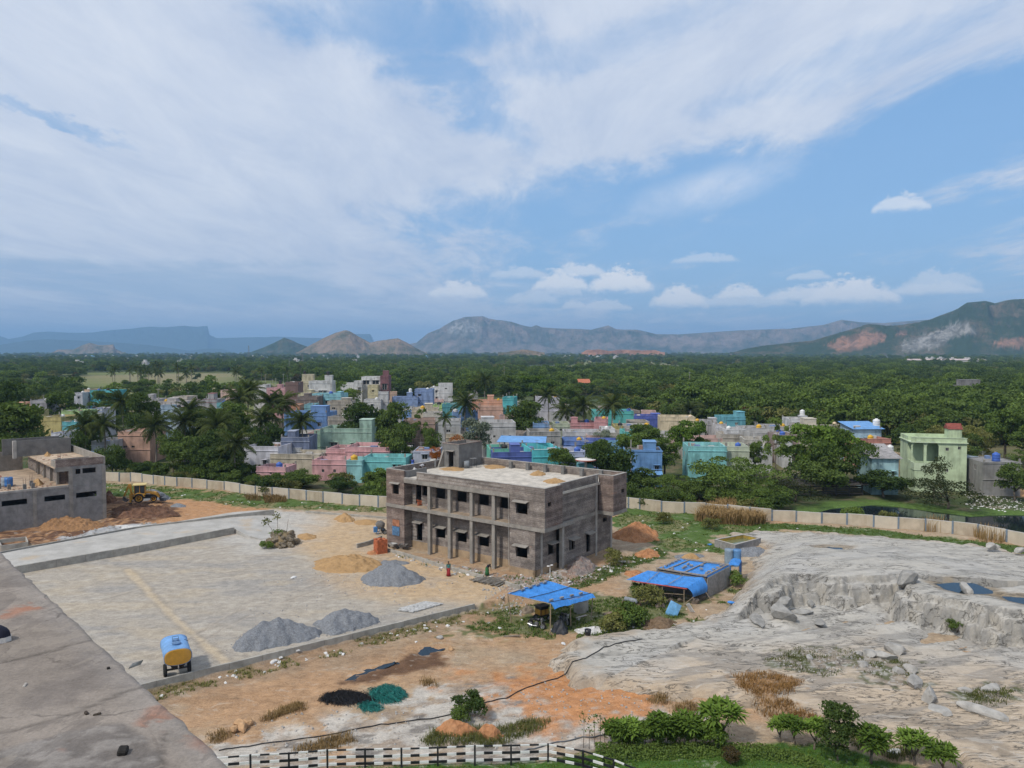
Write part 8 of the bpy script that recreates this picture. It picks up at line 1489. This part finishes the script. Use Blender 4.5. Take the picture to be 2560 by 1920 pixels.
# hose and cables
def cable(pts,r,mat,label,name='hose'):
 P=[]
 for v,x,y,z in pts: q=G(v,x,y,z);P.append(Vector((q.x,q.y,max(rz1(q.x,q.y),zt(q.x,q.y))+r)))
 out=[]
 for i in range(len(P)-1):
  for k in range(6): q=P[i].lerp(P[i+1],k/6);q.z=rz1(q.x,q.y)+r+.01;q+=Vector((rnd.uniform(-.05,.05),rnd.uniform(-.08,.08),0));out.append(q)
 return tag(MB().tube(out,r,5).build(name,mat,None,True),label,'hose')
cable([('n',130,1525,-.45),('n',440,1480,-.45),('n',1000,1400,-.45),('n',1350,1340,-.45),('n',1800,1270,-.4),('o',130,1210,-.4),('o',330,1150,-.4),('o',560,1040,-.3),('o',760,975,-.2),('o',900,910,0),('o',1030,820,.3),('o',1150,775,.4),('o',1330,735,.4)],.04,M('black_hose',(.03,.03,.032),.6),'long black hose snaking over the bare earth to the rock')
cable([('o',1340,690,.1),('o',1355,650,.1),('o',1420,610,.1),('o',1480,600,.1),('o',1560,640,.2)],.045,M('white_hose',(.55,.52,.46),.6),'short white hose over the dead brush');cable([('o',450,1530,-.45),('o',700,1490,-.45),('o',960,1460,-.45),('o',1200,1430,-.4)],.045,M('grey_pipe',(.10,.11,.12),.5),'dark pipe lying behind the striped railing','pipe')
def strands(name,pts,n,h,mat,label,r=.014,z=-.45,seed=1):
 P=[G(v,x,y,z) for v,x,y in pts];pw=[(p.x,p.y) for p in P];c=scatter(pw,n,seed);mb=MB();g=random.Random(seed);X=np.array(c);d=sdist(X[:,0],X[:,1],pw)
 for (x,y,zz),dd in zip(c,d):
  a=g.uniform(0,6.28);L=g.uniform(.25,.6);b=zz+min(1,dd/.8)*h*g.random();mb.tube([(x,y,b),(x+L*.5*math.cos(a),y+L*.5*math.sin(a),b+g.uniform(.05,.25)),(x+L*math.cos(a+.8),y+L*math.sin(a+.8),b+g.uniform(-.1,.1))],r,3,cap=False)
 return tag(mb.build(name,mat),label,'heap')
strands('green_net_heap',E('n',1220,1470,1080,1180),1500,.42,M('green_net',(.015,.15,.13),.6,.5,3),'tangled heap of green netting on the bare rock',seed=3);strands('green_net_scrap',E('n',1145,1290,1195,1258),380,.2,M('green_net',(.015,.15,.13)),'smaller scrap of green netting below the netting heap',seed=4);strands('black_net_heap',E('n',870,1230,1125,1205),1500,.2,M('black_net',(.012,.012,.014),.7,.3,3),'flat heap of black netting left of the green one',seed=5)
# ---------------------------------------------------------------- striped railing
def railing():
 t=thing('striped_railing','black and white striped railing along the garden edge','railing');bk,wh=M('rail_black',(.018,.018,.02),.5),M('rail_white',(.66,.65,.62),.5,.08,3)
 top=[('n',40,1592),('n',360,1566),('n',635,1552),('n',910,1530),('n',1180,1524),('n',1440,1520),('n',1700,1511),('n',1965,1500),('o',365,1496),('o',630,1488),('o',880,1535),('o',1100,1600),('o',1250,1660),('o',1420,1730)]
 P=[]
 for v,x,y in top: q=G(v,x,y,.72);P.append(Vector((q.x,q.y,0)))
 for i,p in enumerate(P):
  d=(P[min(i+1,len(P)-1)]-P[max(i-1,0)]).normalized();MB().cbox(-.055,.055,-.055,.055,-.9,.76,.01,0,frame(p.x,p.y,d.x,d.y)).build('post',bk,t)
 for i in range(len(P)-1):
  a,b=P[i],P[i+1];d=(b-a).normalized();L=(b-a).length;Fm=frame(a.x,a.y,d.x,d.y);n=max(2,round(L/.58))
  for z,hh in ((.70,.045),(.26,.075),(-.18,.075)):
   mb=MB()
   for k in range(n): mb.box(L*k/n+(.06 if k==0 else 0),L*(k+1)/n-(.06 if k==n-1 else 0),-.03,.03,z-hh,z+hh,(k+i)% 2,Fm)
   mb.build('rail',[bk,wh],t)
railing()
# ---------------------------------------------------------------- garden
def frangi_mesh(seed):
 g=random.Random(seed);mb=MB();tips=[]
 def grow(p,d,L,r,lv):
  e=p+d*L;mb.tube([p,p.lerp(e,.5)+Vector((g.uniform(-.03,.03),g.uniform(-.03,.03),.02)),e],[r,r*.85,r*.7],5)
  if lv==0: tips.append((e,d));return
  for k in range(3 if lv >= 2 else g.choice((2,3))):
   a=k*2.1+g.uniform(0,.8);nd=(d+Vector((math.cos(a),math.sin(a),.15))*g.uniform(.5,.8)).normalized();grow(e,nd,L*g.uniform(.6,.75),r*.65,lv-1)
 grow(Vector((0,0,-.2)),Vector((g.uniform(-.1,.1),g.uniform(-.1,.1),1)),.52,.06,3);lf=MB()
 for e,d in tips:
  for k in range(15):
   a=k*2.4;el=.95-.10*k+g.uniform(-.1,.1);o=Vector((math.cos(a)*math.cos(el),math.sin(a)*math.cos(el),math.sin(el)));L=g.uniform(.26,.38);s=o.cross(Vector((0,0,1))).normalized()*L*.15;m=e+o*L*.55;x=e+o*L+Vector((0,0,-.05));lf.add([e,m+s,x,m-s],[(0,1,2,3)])
 me=lf.mesh('leaves',LM['bright']);t=np.repeat(nrg.random(len(me.vertices)// 4),4);vcol(me,np.stack([t,t,t],1),'leaf');return mb.mesh('branches',BARK,True),me
FRG=[frangi_mesh(s) for s in range(3)]
def frangi(v,px,py,s,k,label):
 q=G(v,px,py,-.45);t=thing('frangipani',label,'shrub',(q.x,q.y,zt(q.x,q.y)),rnd.uniform(0,6),'frangipani shrubs in the garden');t.scale=(s,)*3;link('branches',FRG[k][0],t);link('leaves',FRG[k][1],t)
for i,(v,px,py,s,lab) in enumerate([('o',1140,1535,1.15,'frangipani shrub behind the hedge, leftmost one'),('o',1220,1540,1.15,'frangipani with a visible forked trunk, second from the railing'),('o',1435,1530,1.3,'frangipani shrub in the middle of the garden row'),('o',1545,1535,1.1,'smaller frangipani beside the middle one'),('o',1625,1530,1.3,'dense frangipani right of the middle of the row'),('o',1890,1540,1.75,'tall frangipani with spreading crown above the hedge'),('p',500,1560,1.15,'frangipani left of the dark tall shrub'),('p',630,1590,1.2,'frangipani touching the dark tall shrub'),('p',1010,1680,1.5,'frangipani at the picture bottom right of the dark shrub'),('p',400,1545,1.0,'low frangipani right of the tall spreading one'),('p',1300,1690,1.3,'frangipani at the picture bottom near the white bag'),('p',1500,1760,1.2,'rightmost frangipani at the picture bottom')]): frangi(v,px,py,s*1.3,i % 3,lab)
for k in range(26):
 px=880+k*41+rnd.uniform(-12,12);h=rnd.uniform(.9,1.5)*(1.5 if k<4 else 1);q=G('o',px,1528+rnd.uniform(-8,10),-.45);t=thing('sapling','thin bare-stemmed sapling in the row behind the hedge','sapling',(q.x,q.y,zt(q.x,q.y)),0,'saplings behind the hedge');MB().tube([(0,0,-.2),(rnd.uniform(-.1,.1),0,h*.6),(rnd.uniform(-.15,.15),0,h)],[.022,.016,.008],4).build('stem',BARK,t)
 P=nrg.normal(0,.17,(26,3))*[1,1,1.5]+np.array([0,0,h*.85]);N=nrg.normal(size=(26,3));N /= np.linalg.norm(N,axis=1)[:,None];link('leaves',quads(P,N,np.full(26,.16),'leaves',LM['mid']),t)
proto('garden','bright',.85,1.5,.1,13,120,.15,.04,.5,seed=33,lr=(.3,.5));q=G('p',790,1660,-.45);t=tree('slim',q.x,q.y,1.0,'dark tall shrub with dense foliage in front of the rock',None,'tall_shrub',cat='shrub');q=G('o',1945,1685,-.45);proto('gold','rust',.62,1.05,0,12,240,.09,.04,.3,seed=31,lr=(.4,.6));tree('gold',q.x,q.y,1.0,'round clipped golden bush at the picture bottom',None,'golden_bush',cat='bush')
for i,(v,px,py,s,lab) in enumerate([('n',1890,1280,.75,'green bush above the earth heap behind the railing'),('o',60,1260,.8,'green bush beside the orange earth heap'),('r',1900,1350,1.0,'green bush right of the white rubble heap'),('o',1200,640,1.15,'big green bush between the canopy and the shed'),('t',300,1030,.8,'bright bush below the lean-to poles'),('t',450,1160,1.1,'pale green bush in front of the shed lean-to'),('t',180,1400,1.15,'leafy bush at the rock edge below the shed'),('e',545,1480,.95,'grey-green bush on the lawn behind the orange heap'),('e',970,1530,.95,'dark bush on the lawn near the block tank'),('t',1800,850,.9,'leafy bush along the right wall of the shed'),('p',1585,775,.6,'lone green sapling at the foot of the ledge'),('q',1980,960,1.0,'weedy bush at the far corner of the brick building'),('a',1290,1120,.7,'weedy bush at the foot of the compound wall')]):
 q=G(v,px,py,0);z=rz1(q.x,q.y);tree(['scrub','scrubd','scrubo'][i % 3] if i not in (5,7) else 'scrubo',q.x,q.y,s,lab,None,'site_bush',z=z-.02,cat='bush')
for k in range(14):
 q=G('o',1090+k*58+rnd.uniform(-20,20),1532+rnd.uniform(-6,6)+max(0,k-9)*8,-.45);tree('garden',q.x,q.y,rnd.uniform(.7,1.15),'leafy low shrub filling the garden row between the frangipanis','low shrubs in the garden row','garden_shrub',cat='shrub')
def hedge():
 pts=[G('o',x,1590,-.4) for x in (970,1200,1500,1800,2100)]+[G('p',x,y,-.4) for x,y in ((300,1600),(500,1640),(700,1720))];P=[];g=np.random.default_rng(8)
 for i in range(len(pts)-1):
  a,b=pts[i],pts[i+1];n=int((b-a).length*620);u=g.random(n);w=g.uniform(-1,1,n);hgt=np.sqrt(np.clip(1-w**4,0,1))*.75*g.uniform(.5,1.08,n)+g.normal(0,.03,n);x=a.x+(b.x-a.x)*u;y=a.y+(b.y-a.y)*u+w*1.05;P.append(np.stack([x,y,hgt-.45+(fbm(x,y,3,5)-.5)*.2],1))
 P=np.concatenate(P);N=g.normal(size=P.shape)*.6+[0,-.1,.8];N /= np.linalg.norm(N,axis=1)[:,None];me=quads(P,N,np.full(len(P),.15),'hedge',LM['mid']);tag(link('hedge',me),'low clipped green hedge along the bottom of the picture','hedge')
hedge()
# ---------------------------------------------------------------- people
SKIN=M('brown_skin',(.10,.055,.035),.6,.15,8);HAIR=M('black_hair',(.012,.011,.011),.5)
def person(loc,rz,J,label,top,bottom,skirt=None,hair_bun=True,rad=None):
 """J: joint positions in metres; one skinned body, clothing and head as children"""
 t=thing('person',label,'person',loc,rz);V_=[];E_=[];Rr=[]
 def add(p,r,par=None): V_.append(p);Rr.append(r);E_.append((par,len(V_)-1)) if par is not None else None;return len(V_)-1
 pel=add(J['pelvis'],.13);ch=add(J['chest'],.14,pel);nk=add(J['neck'],.055,ch);add(J['head0'],.05,nk)
 for s in 'lr':
  sh=add(J['sh'+s],.055,ch);el_=add(J['el'+s],.042,sh);wr=add(J['wr'+s],.03,el_);d=(Vector(J['wr'+s])-Vector(J['el'+s])).normalized();sd_=d.cross(Vector((0,1,.1))).normalized();pm=add(tuple(Vector(J['wr'+s])+d*.07),.03,wr)
  for k in range(4): f1=add(tuple(Vector(J['wr'+s])+d*.12+sd_*(.026*(k-1.5))),.009,pm);add(tuple(Vector(J['wr'+s])+d*(.165+.012*(k in (1,2)))+sd_*(.026*(k-1.5))+Vector((0,.012,0))),.008,f1)
  th=add(tuple(Vector(J['wr'+s])+d*.06+sd_*.05),.010,wr);add(tuple(Vector(J['wr'+s])+d*.10+sd_*.06),.009,th)
  hp=add(J['hp'+s],.10,pel);kn=add(J['kn'+s],.065,hp);an=add(J['an'+s],.042,kn);add(tuple(Vector(J['an'+s])+Vector((0,-.16,-.05))),.035,an)
 me=bpy.data.meshes.new('body');me.from_pydata(V_,E_,[]);me.materials.append(SKIN);o=link('body',me,t);md=o.modifiers.new('skin','SKIN')
 sk=me.skin_vertices[0] if me.skin_vertices else None
 if sk is None: bpy.context.view_layer.objects.active=o;bpy.ops.object.select_all(action='DESELECT');o.select_set(True);bpy.ops.mesh.customdata_skin_add();sk=me.skin_vertices[0]
 for i,r in enumerate(Rr): sk.data[i].radius=(r,r)
 sk.data[0].use_root=True;o.modifiers.new('sub','SUBSURF').levels=1
 h=Vector(J['head']);hd=MB().lathe([(.0,-.12),(.045,-.11),(.065,-.06),(.078,.0),(.082,.05),(.065,.1),(.0,.125)],14,0,Matrix.Translation(h)).build('head',SKIN,t,True)
 MB().lathe([(.087,-.02),(.09,.05),(.072,.112),(.0,.138)],14,0,Matrix.Translation(h+Vector((0,.014,.004)))).build('hair',HAIR,hd,True);MB().add([tuple(h+Vector(q)) for q in ((-.012,-.075,.02),(.012,-.075,.02),(.016,-.1,-.025),(-.016,-.1,-.025),(0,-.07,-.03))],[(0,1,2,3),(3,2,4)]).build('nose',SKIN,hd)
 if hair_bun: MB().lathe([(0,-.05),(.05,-.03),(.05,.03),(0,.05)],10,0,Matrix.Translation(h+Vector((0,.10,-.02)))).build('hair_bun',HAIR,hd,True)
 c,p=Vector(J['chest']),Vector(J['pelvis']);ax=(c-p);sp=p+ax*.02
 mb=MB();mb.tube([p-ax*.1,p+ax*.25,p+ax*.6,c,c+ax*.18],[.165,.155,.165,.17,.10],14);mb.build('shirt',top,t,True)
 for s in 'lr': a,b=Vector(J['sh'+s]),Vector(J['el'+s]);MB().tube([c.lerp(a,.6),a,a.lerp(b,.6)],[.075,.072,.06],10).build('sleeve',top,t,True)
 if skirt: MB().tube([p+ax*.12,p,Vector(skirt).lerp(p,.4),Vector(skirt)],[.15,.185,.21,.26],16).build('skirt',bottom,t,True)
 else:
  for s in 'lr': a,b,d=Vector(J['hp'+s]),Vector(J['kn'+s]),Vector(J['an'+s]);MB().tube([a+Vector((0,0,.08)),a,b,b.lerp(d,.92)],[.11,.115,.085,.06],10).build('trouser_leg',bottom,t,True)
 return t
def standing(hh=1.0):
 return dict(pelvis=(0,0,.92),chest=(0,.01,1.25),neck=(0,0,1.42),head0=(0,-.01,1.48),head=(0,-.02,1.57),shl=(-.17,0,1.36),shr=(.17,0,1.36),ell=(-.23,.03,1.08),elr=(.23,.03,1.08),wrl=(-.24,-.06,.86),wrr=(.24,-.06,.86),hpl=(-.09,0,.88),hpr=(.09,0,.88),knl=(-.1,-.02,.48),knr=(.1,.02,.48),anl=(-.1,0,.07),anr=(.1,.04,.07))
def bent():
 return dict(pelvis=(0,.12,.88),chest=(0,-.22,1.06),neck=(0,-.38,1.08),head0=(0,-.44,1.07),head=(0,-.52,1.06),shl=(-.17,-.3,1.06),shr=(.17,-.3,1.06),ell=(-.22,-.36,.8),elr=(.22,-.36,.8),wrl=(-.16,-.46,.56),wrr=(.16,-.46,.56),hpl=(-.1,.12,.84),hpr=(.1,.1,.84),knl=(-.12,.0,.46),knr=(.12,.04,.46),anl=(-.12,.1,.07),anr=(.13,.14,.07))
def squat():
 return dict(pelvis=(0,.18,.28),chest=(0,-.02,.58),neck=(0,-.1,.74),head0=(0,-.12,.8),head=(0,-.15,.88),shl=(-.17,-.04,.68),shr=(.17,-.04,.68),ell=(-.24,-.22,.5),elr=(.24,-.22,.5),wrl=(-.12,-.42,.34),wrr=(.12,-.42,.34),hpl=(-.1,.14,.28),hpr=(.1,.14,.28),knl=(-.16,-.22,.5),knr=(.16,-.22,.5),anl=(-.13,-.06,.07),anr=(.13,-.06,.07))
q=G('q',558,1073);person((q.x,q.y,zt(q.x,q.y)),R(20),standing(),'woman with a teal blouse and long red skirt standing in the sandy yard',M('teal_cloth',(.04,.17,.16),.8,.2,9),M('red_cloth',(.30,.03,.035),.8,.35,9),(0,.02,.08))
q=G('q',895,1066);person((q.x,q.y,zt(q.x,q.y)),R(150),bent(),'person in black and green cloth bending over the rubble',M('black_cloth',(.015,.015,.02),.8),M('green_cloth',(.03,.12,.04),.8,.3,9),(0,.1,.1))
SC['w']=(960,1120,180/1866)
q=G('w',745,560,9.05);person((q.x,q.y,9.05),R(165),standing(),'worker in a blue shirt and blue wrap standing on the building roof',M('blue_cloth',(.03,.07,.28),.8,.2,9),M('bright_blue_cloth',(.04,.15,.45),.8,.2,9),(0,.02,.3),False);q=G('w',970,640,9.05);person((q.x,q.y,9.05),R(80),bent(),'worker in a grey shirt bending over white scrap on the roof',M('grey_cloth',(.36,.37,.40),.8,.2,9),M('dark_trousers',(.03,.02,.02),.8),None,False)
q=G('w',1360,1600,5.6);person((BP(18.2,.9)[0],BP(18.2,.9)[1],5.58),R(130),squat(),'worker in a pale pink shirt crouching on the upper veranda',M('pink_cloth',(.42,.29,.26),.8,.2,9),M('tan_cloth',(.30,.25,.19),.8),None,False)
# things on the roof of the brick building
def rheap(pq,hgt,mat,lab,seed): heap('roof_heap',E('q',*pq),hgt,mat,lab,seed,z=9.055,cat='heap')
rheap((1265,1395,178,208),.55,HSND,'small sand cone in the middle of the building roof',71);rheap((1385,1570,238,275),.5,HSND,'sand heap near the right parapet of the roof',72);rheap((860,1050,110,148),.25,HSND,'thin sand spread before the stair head on the roof',73);rheap((480,700,132,165),.3,HSND,'sand spread at the left end of the roof',74);rheap((905,965,90,108),.3,heap_mat('brickbats',(.30,.14,.09),.6,6),'little heap of brickbats beside the stair head',75);rheap((440,510,95,130),.5,heap_mat('brickbats2',(.28,.16,.12),.6,6),'heap of broken brick and grey scrap on the roof',76)
heap('scrap_heap',E('w',660,930,560,680),.55,HWHT,'heap of white scrap at the open roof edge',77,2,z=9.06,rough=.35)
q=G('w',1275,500,9.05);o=MB().lathe([(.42,0),(.44,.4),(.42,.42),(.44,.8),(.42,1.15),(.38,1.15),(.38,.3),(0,.3)],18).build('roof_drum',M('pale_drum',(.44,.43,.40),.7,.2,3,.4),None,True);o.location=(q.x,q.y,9.055);tag(o,'pale open drum standing on the building roof','drum')
q=G('q',715,138,9.05);o=MB().lathe([(.4,0),(.4,.95),(.36,.95),(.36,.2),(0,.2)],16).build('roof_drum',M('grey_drum',(.20,.22,.24),.6,.2,3,.3),None,True);o.location=(q.x,q.y,9.055);tag(o,'grey drum in front of the stair head door','drum')
q=G('q',770,135,9.05);t=thing('steel_trestle','thin steel trestle beside the grey roof drum','trestle',(q.x,q.y,9.05),.5)
for x in (-.4,.4):
 for y in (-.3,.3): MB().tube([(x,y,0),(x*.9,y*.9,1.3)],.02,4).build('leg',BLKM,t)
MB().box(-.42,.42,-.32,.32,1.28,1.31).build('top',RIM,t)
t=thing('veranda_bricks','loose stack of orange bricks in the open veranda bay','brick stack',(*BP(19.9,1.4)[:2],5.59),R(30));mb=MB();g=random.Random(9)
for k in range(60): x,y,z=g.uniform(-.6,.6),g.uniform(-.25,.25),.09*(k // 8);mb.box(x,x+.22,y,y+.11,z,z+.08)
mb.build('bricks',M('orange_brick',(.44,.135,.06)),t)['kind']='stuff'
# drums, sand and clutter on the terrace of the concrete building
for px,c,lab in ((60,(.25,.28,.31),'grey drum on the terrace of the concrete building'),(105,(.04,.14,.36),'blue drum on the terrace of the concrete building')):
 q=G('u',px,765,5.75);o=MB().lathe([(.36,0),(.38,.25),(.36,.28),(.38,.6),(.36,.9),(.32,.9),(.32,.2),(0,.2)],16).build('terrace_drum',M('tdrum%d' % px,c,.5,.2,3,.2),None,True);o.location=(q.x,q.y,5.75);o.scale=(1.5,)*3;tag(o,lab,'drum')
heap('terrace_sand',E('u',380,540,715,755),.9,HSND,'sand heap on the terrace of the concrete building',81,z=5.75);heap('terrace_sand',E('u',545,620,360,400),.5,HSND,'small sand heap on the upper roof of the concrete building',82,z=8.52);heap('terrace_clutter',E('u',-40,60,660,720),.6,heap_mat('clutter',(.28,.12,.09),.6,6),'reddish clutter heap at the terrace edge',83,z=5.75);crumbs('terrace_rubble',np.array([CP(rnd.uniform(6,13),rnd.uniform(.6,6),5.75) for _ in range(60)]+[CP(rnd.uniform(1,6.2),rnd.uniform(3,16),8.52) for _ in range(50)]),.1,.4,M('site_scrap',(.34,.22,.16),.9,.4,2),.5)
# lamp, bucket, slab, roll, white bag, shards
q=G('r',872,620,0);t=thing('site_lamp','slim pole with two white lamp heads behind the blue canopy','lamp',(q.x,q.y+1.5,0));h=AT('r',872,345,q.y+1.5).z;MB().tube([(0,0,-.3),(0,0,h)],.045,6).build('pole',WHITE,t)
for s in (-1,1): MB().lathe([(.02,0),(.17,.04),(.15,.1),(0,.13)],12,0,Matrix.Translation((s*.2,0,h-.06+.06*s))).build('lamp_head',WHITE,t,True)
MB().tube([(-.2,0,h-.05),(.2,0,h+.04)],.02,4).build('bracket',WHITE,t)
q=G('r',1465,1590,-.2);o=MB().lathe([(.24,0),(.3,.5),(.28,.5),(.22,.06),(0,.06)],18).build('bucket',BLKM,None,True);o.location=(q.x,q.y,rz1(q.x,q.y));tag(o,'black plastic bucket in front of the blue canopy','bucket');boulder('r',1615,1575,.75,'dark slab lying beside the black bucket',M('dark_slab',(.10,.10,.105),.8,.2,3),501,-.1,(1,.8,.45),'slab')
q=G('t',225,1170,0);t=thing('mesh_roll','grey roll of wire mesh on a stack of brown boards','roll',(q.x,q.y,zt(q.x,q.y)),R(-38));MB().lathe([(.22,-.7),(.24,-.6),(.22,-.5),(.24,-.3),(.22,-.2),(.24,0),(.22,.1),(.24,.3),(.22,.4),(.24,.6),(.22,.7)],14,0,Matrix.Translation((0,0,.62))@ Matrix.Rotation(R(90),4,'Y')).build('roll',M('roll_grey',(.20,.22,.24),.6,.3,4),t,True)
for k in range(4): MB().box(-.9,.9,-.45+.02*k,.45,.1*k,.1*k+.06,0,Matrix.Rotation(.1*k-.15,4,'Z')).build('board',M('brown_board',(.15,.095,.06),.9,.3,3),t)
for k,(px,py,L,a,lab) in enumerate([(1850,1130,1.6,.3,'curled brown board right of the canopy, upper one'),(1900,1190,1.7,.1,'pale board lying below the curled brown one'),(250,1410,1.5,-.1,'plank lying on weeds left of the canopy'),(1360,1150,1.2,.5,'pale shards beside the right motorcycle')]): q=G('r',px,py,-.1);o=MB().cbox(-L/2,L/2,-.35 if k<2 else-.1,.35 if k<2 else .1,0,.06,.01).build('board',M('board%d' % k,[(.19,.14,.10),(.36,.32,.25),(.20,.16,.12),(.42,.37,.33)][k],.9,.25,4));o.location=(q.x,q.y,zt(q.x,q.y)+.06);o.rotation_euler=(.08,-.1,a);tag(o,lab,'board')
for k,(v,px,py,s,lab) in enumerate([('p',1175,1560,.9,'crumpled white bag lying on weeds at the bottom right'),('n',525,905,.7,'crumpled white bag at the foot of the front kerb'),('n',1140,745,.4,'small white bag by the front kerb'),('n',1365,700,.45,'white scrap by the right end of the front kerb'),('n',1545,760,.35,'flat white scrap on the red earth'),('o',740,775,.55,'white broken pot below the canopy'),('t',515,1520,.6,'white rag at the end of the white hose'),('t',1740,1130,1.0,'blue plastic sheet crumpled at the rock edge'),('p',590,255,.8,'blue and pink bag lying on the rock by the gravel'),('t',1390,250,.8,'blue scrap on the grass by the block tank'),('n',670,300,.9,'pale scrap heap in the middle of the yard')]): q=G(v,px,py,0);o=boulder(v,px,py,s,lab,WHITE if 'blue' not in lab else TARP,600+k,rz1(q.x,q.y),(1,.7,.35),'bag' if 'bag' in lab else 'scrap');o['category']='litter'
t=thing('timber_shed','dark open timber shed under the wide tree near the pond','shed',(AT('e',1980,1080,133).x,133,0),.05);DT=M('dark_timber',(.06,.055,.05),.9,.3,3)
for k in range(7): MB().box(-8+k*2.3,-7.8+k*2.3,-.1,.1,-.3,2.0).build('post',DT,t)
for k in range(4): MB().box(-8,6,-.14,-.1,.3+k*.4,.55+k*.4).build('board',DT,t)
MB().add([(-8.5,-1,2.0),(6.5,-1,2.0),(6.5,2.6,2.5),(-8.5,2.6,2.5),(-8.5,-1,2.06),(6.5,-1,2.06),(6.5,2.6,2.56),(-8.5,2.6,2.56)],[(3,2,1,0),(4,5,6,7),(0,1,5,4),(1,2,6,5),(2,3,7,6),(3,0,4,7)]).build('roof',DT,t)
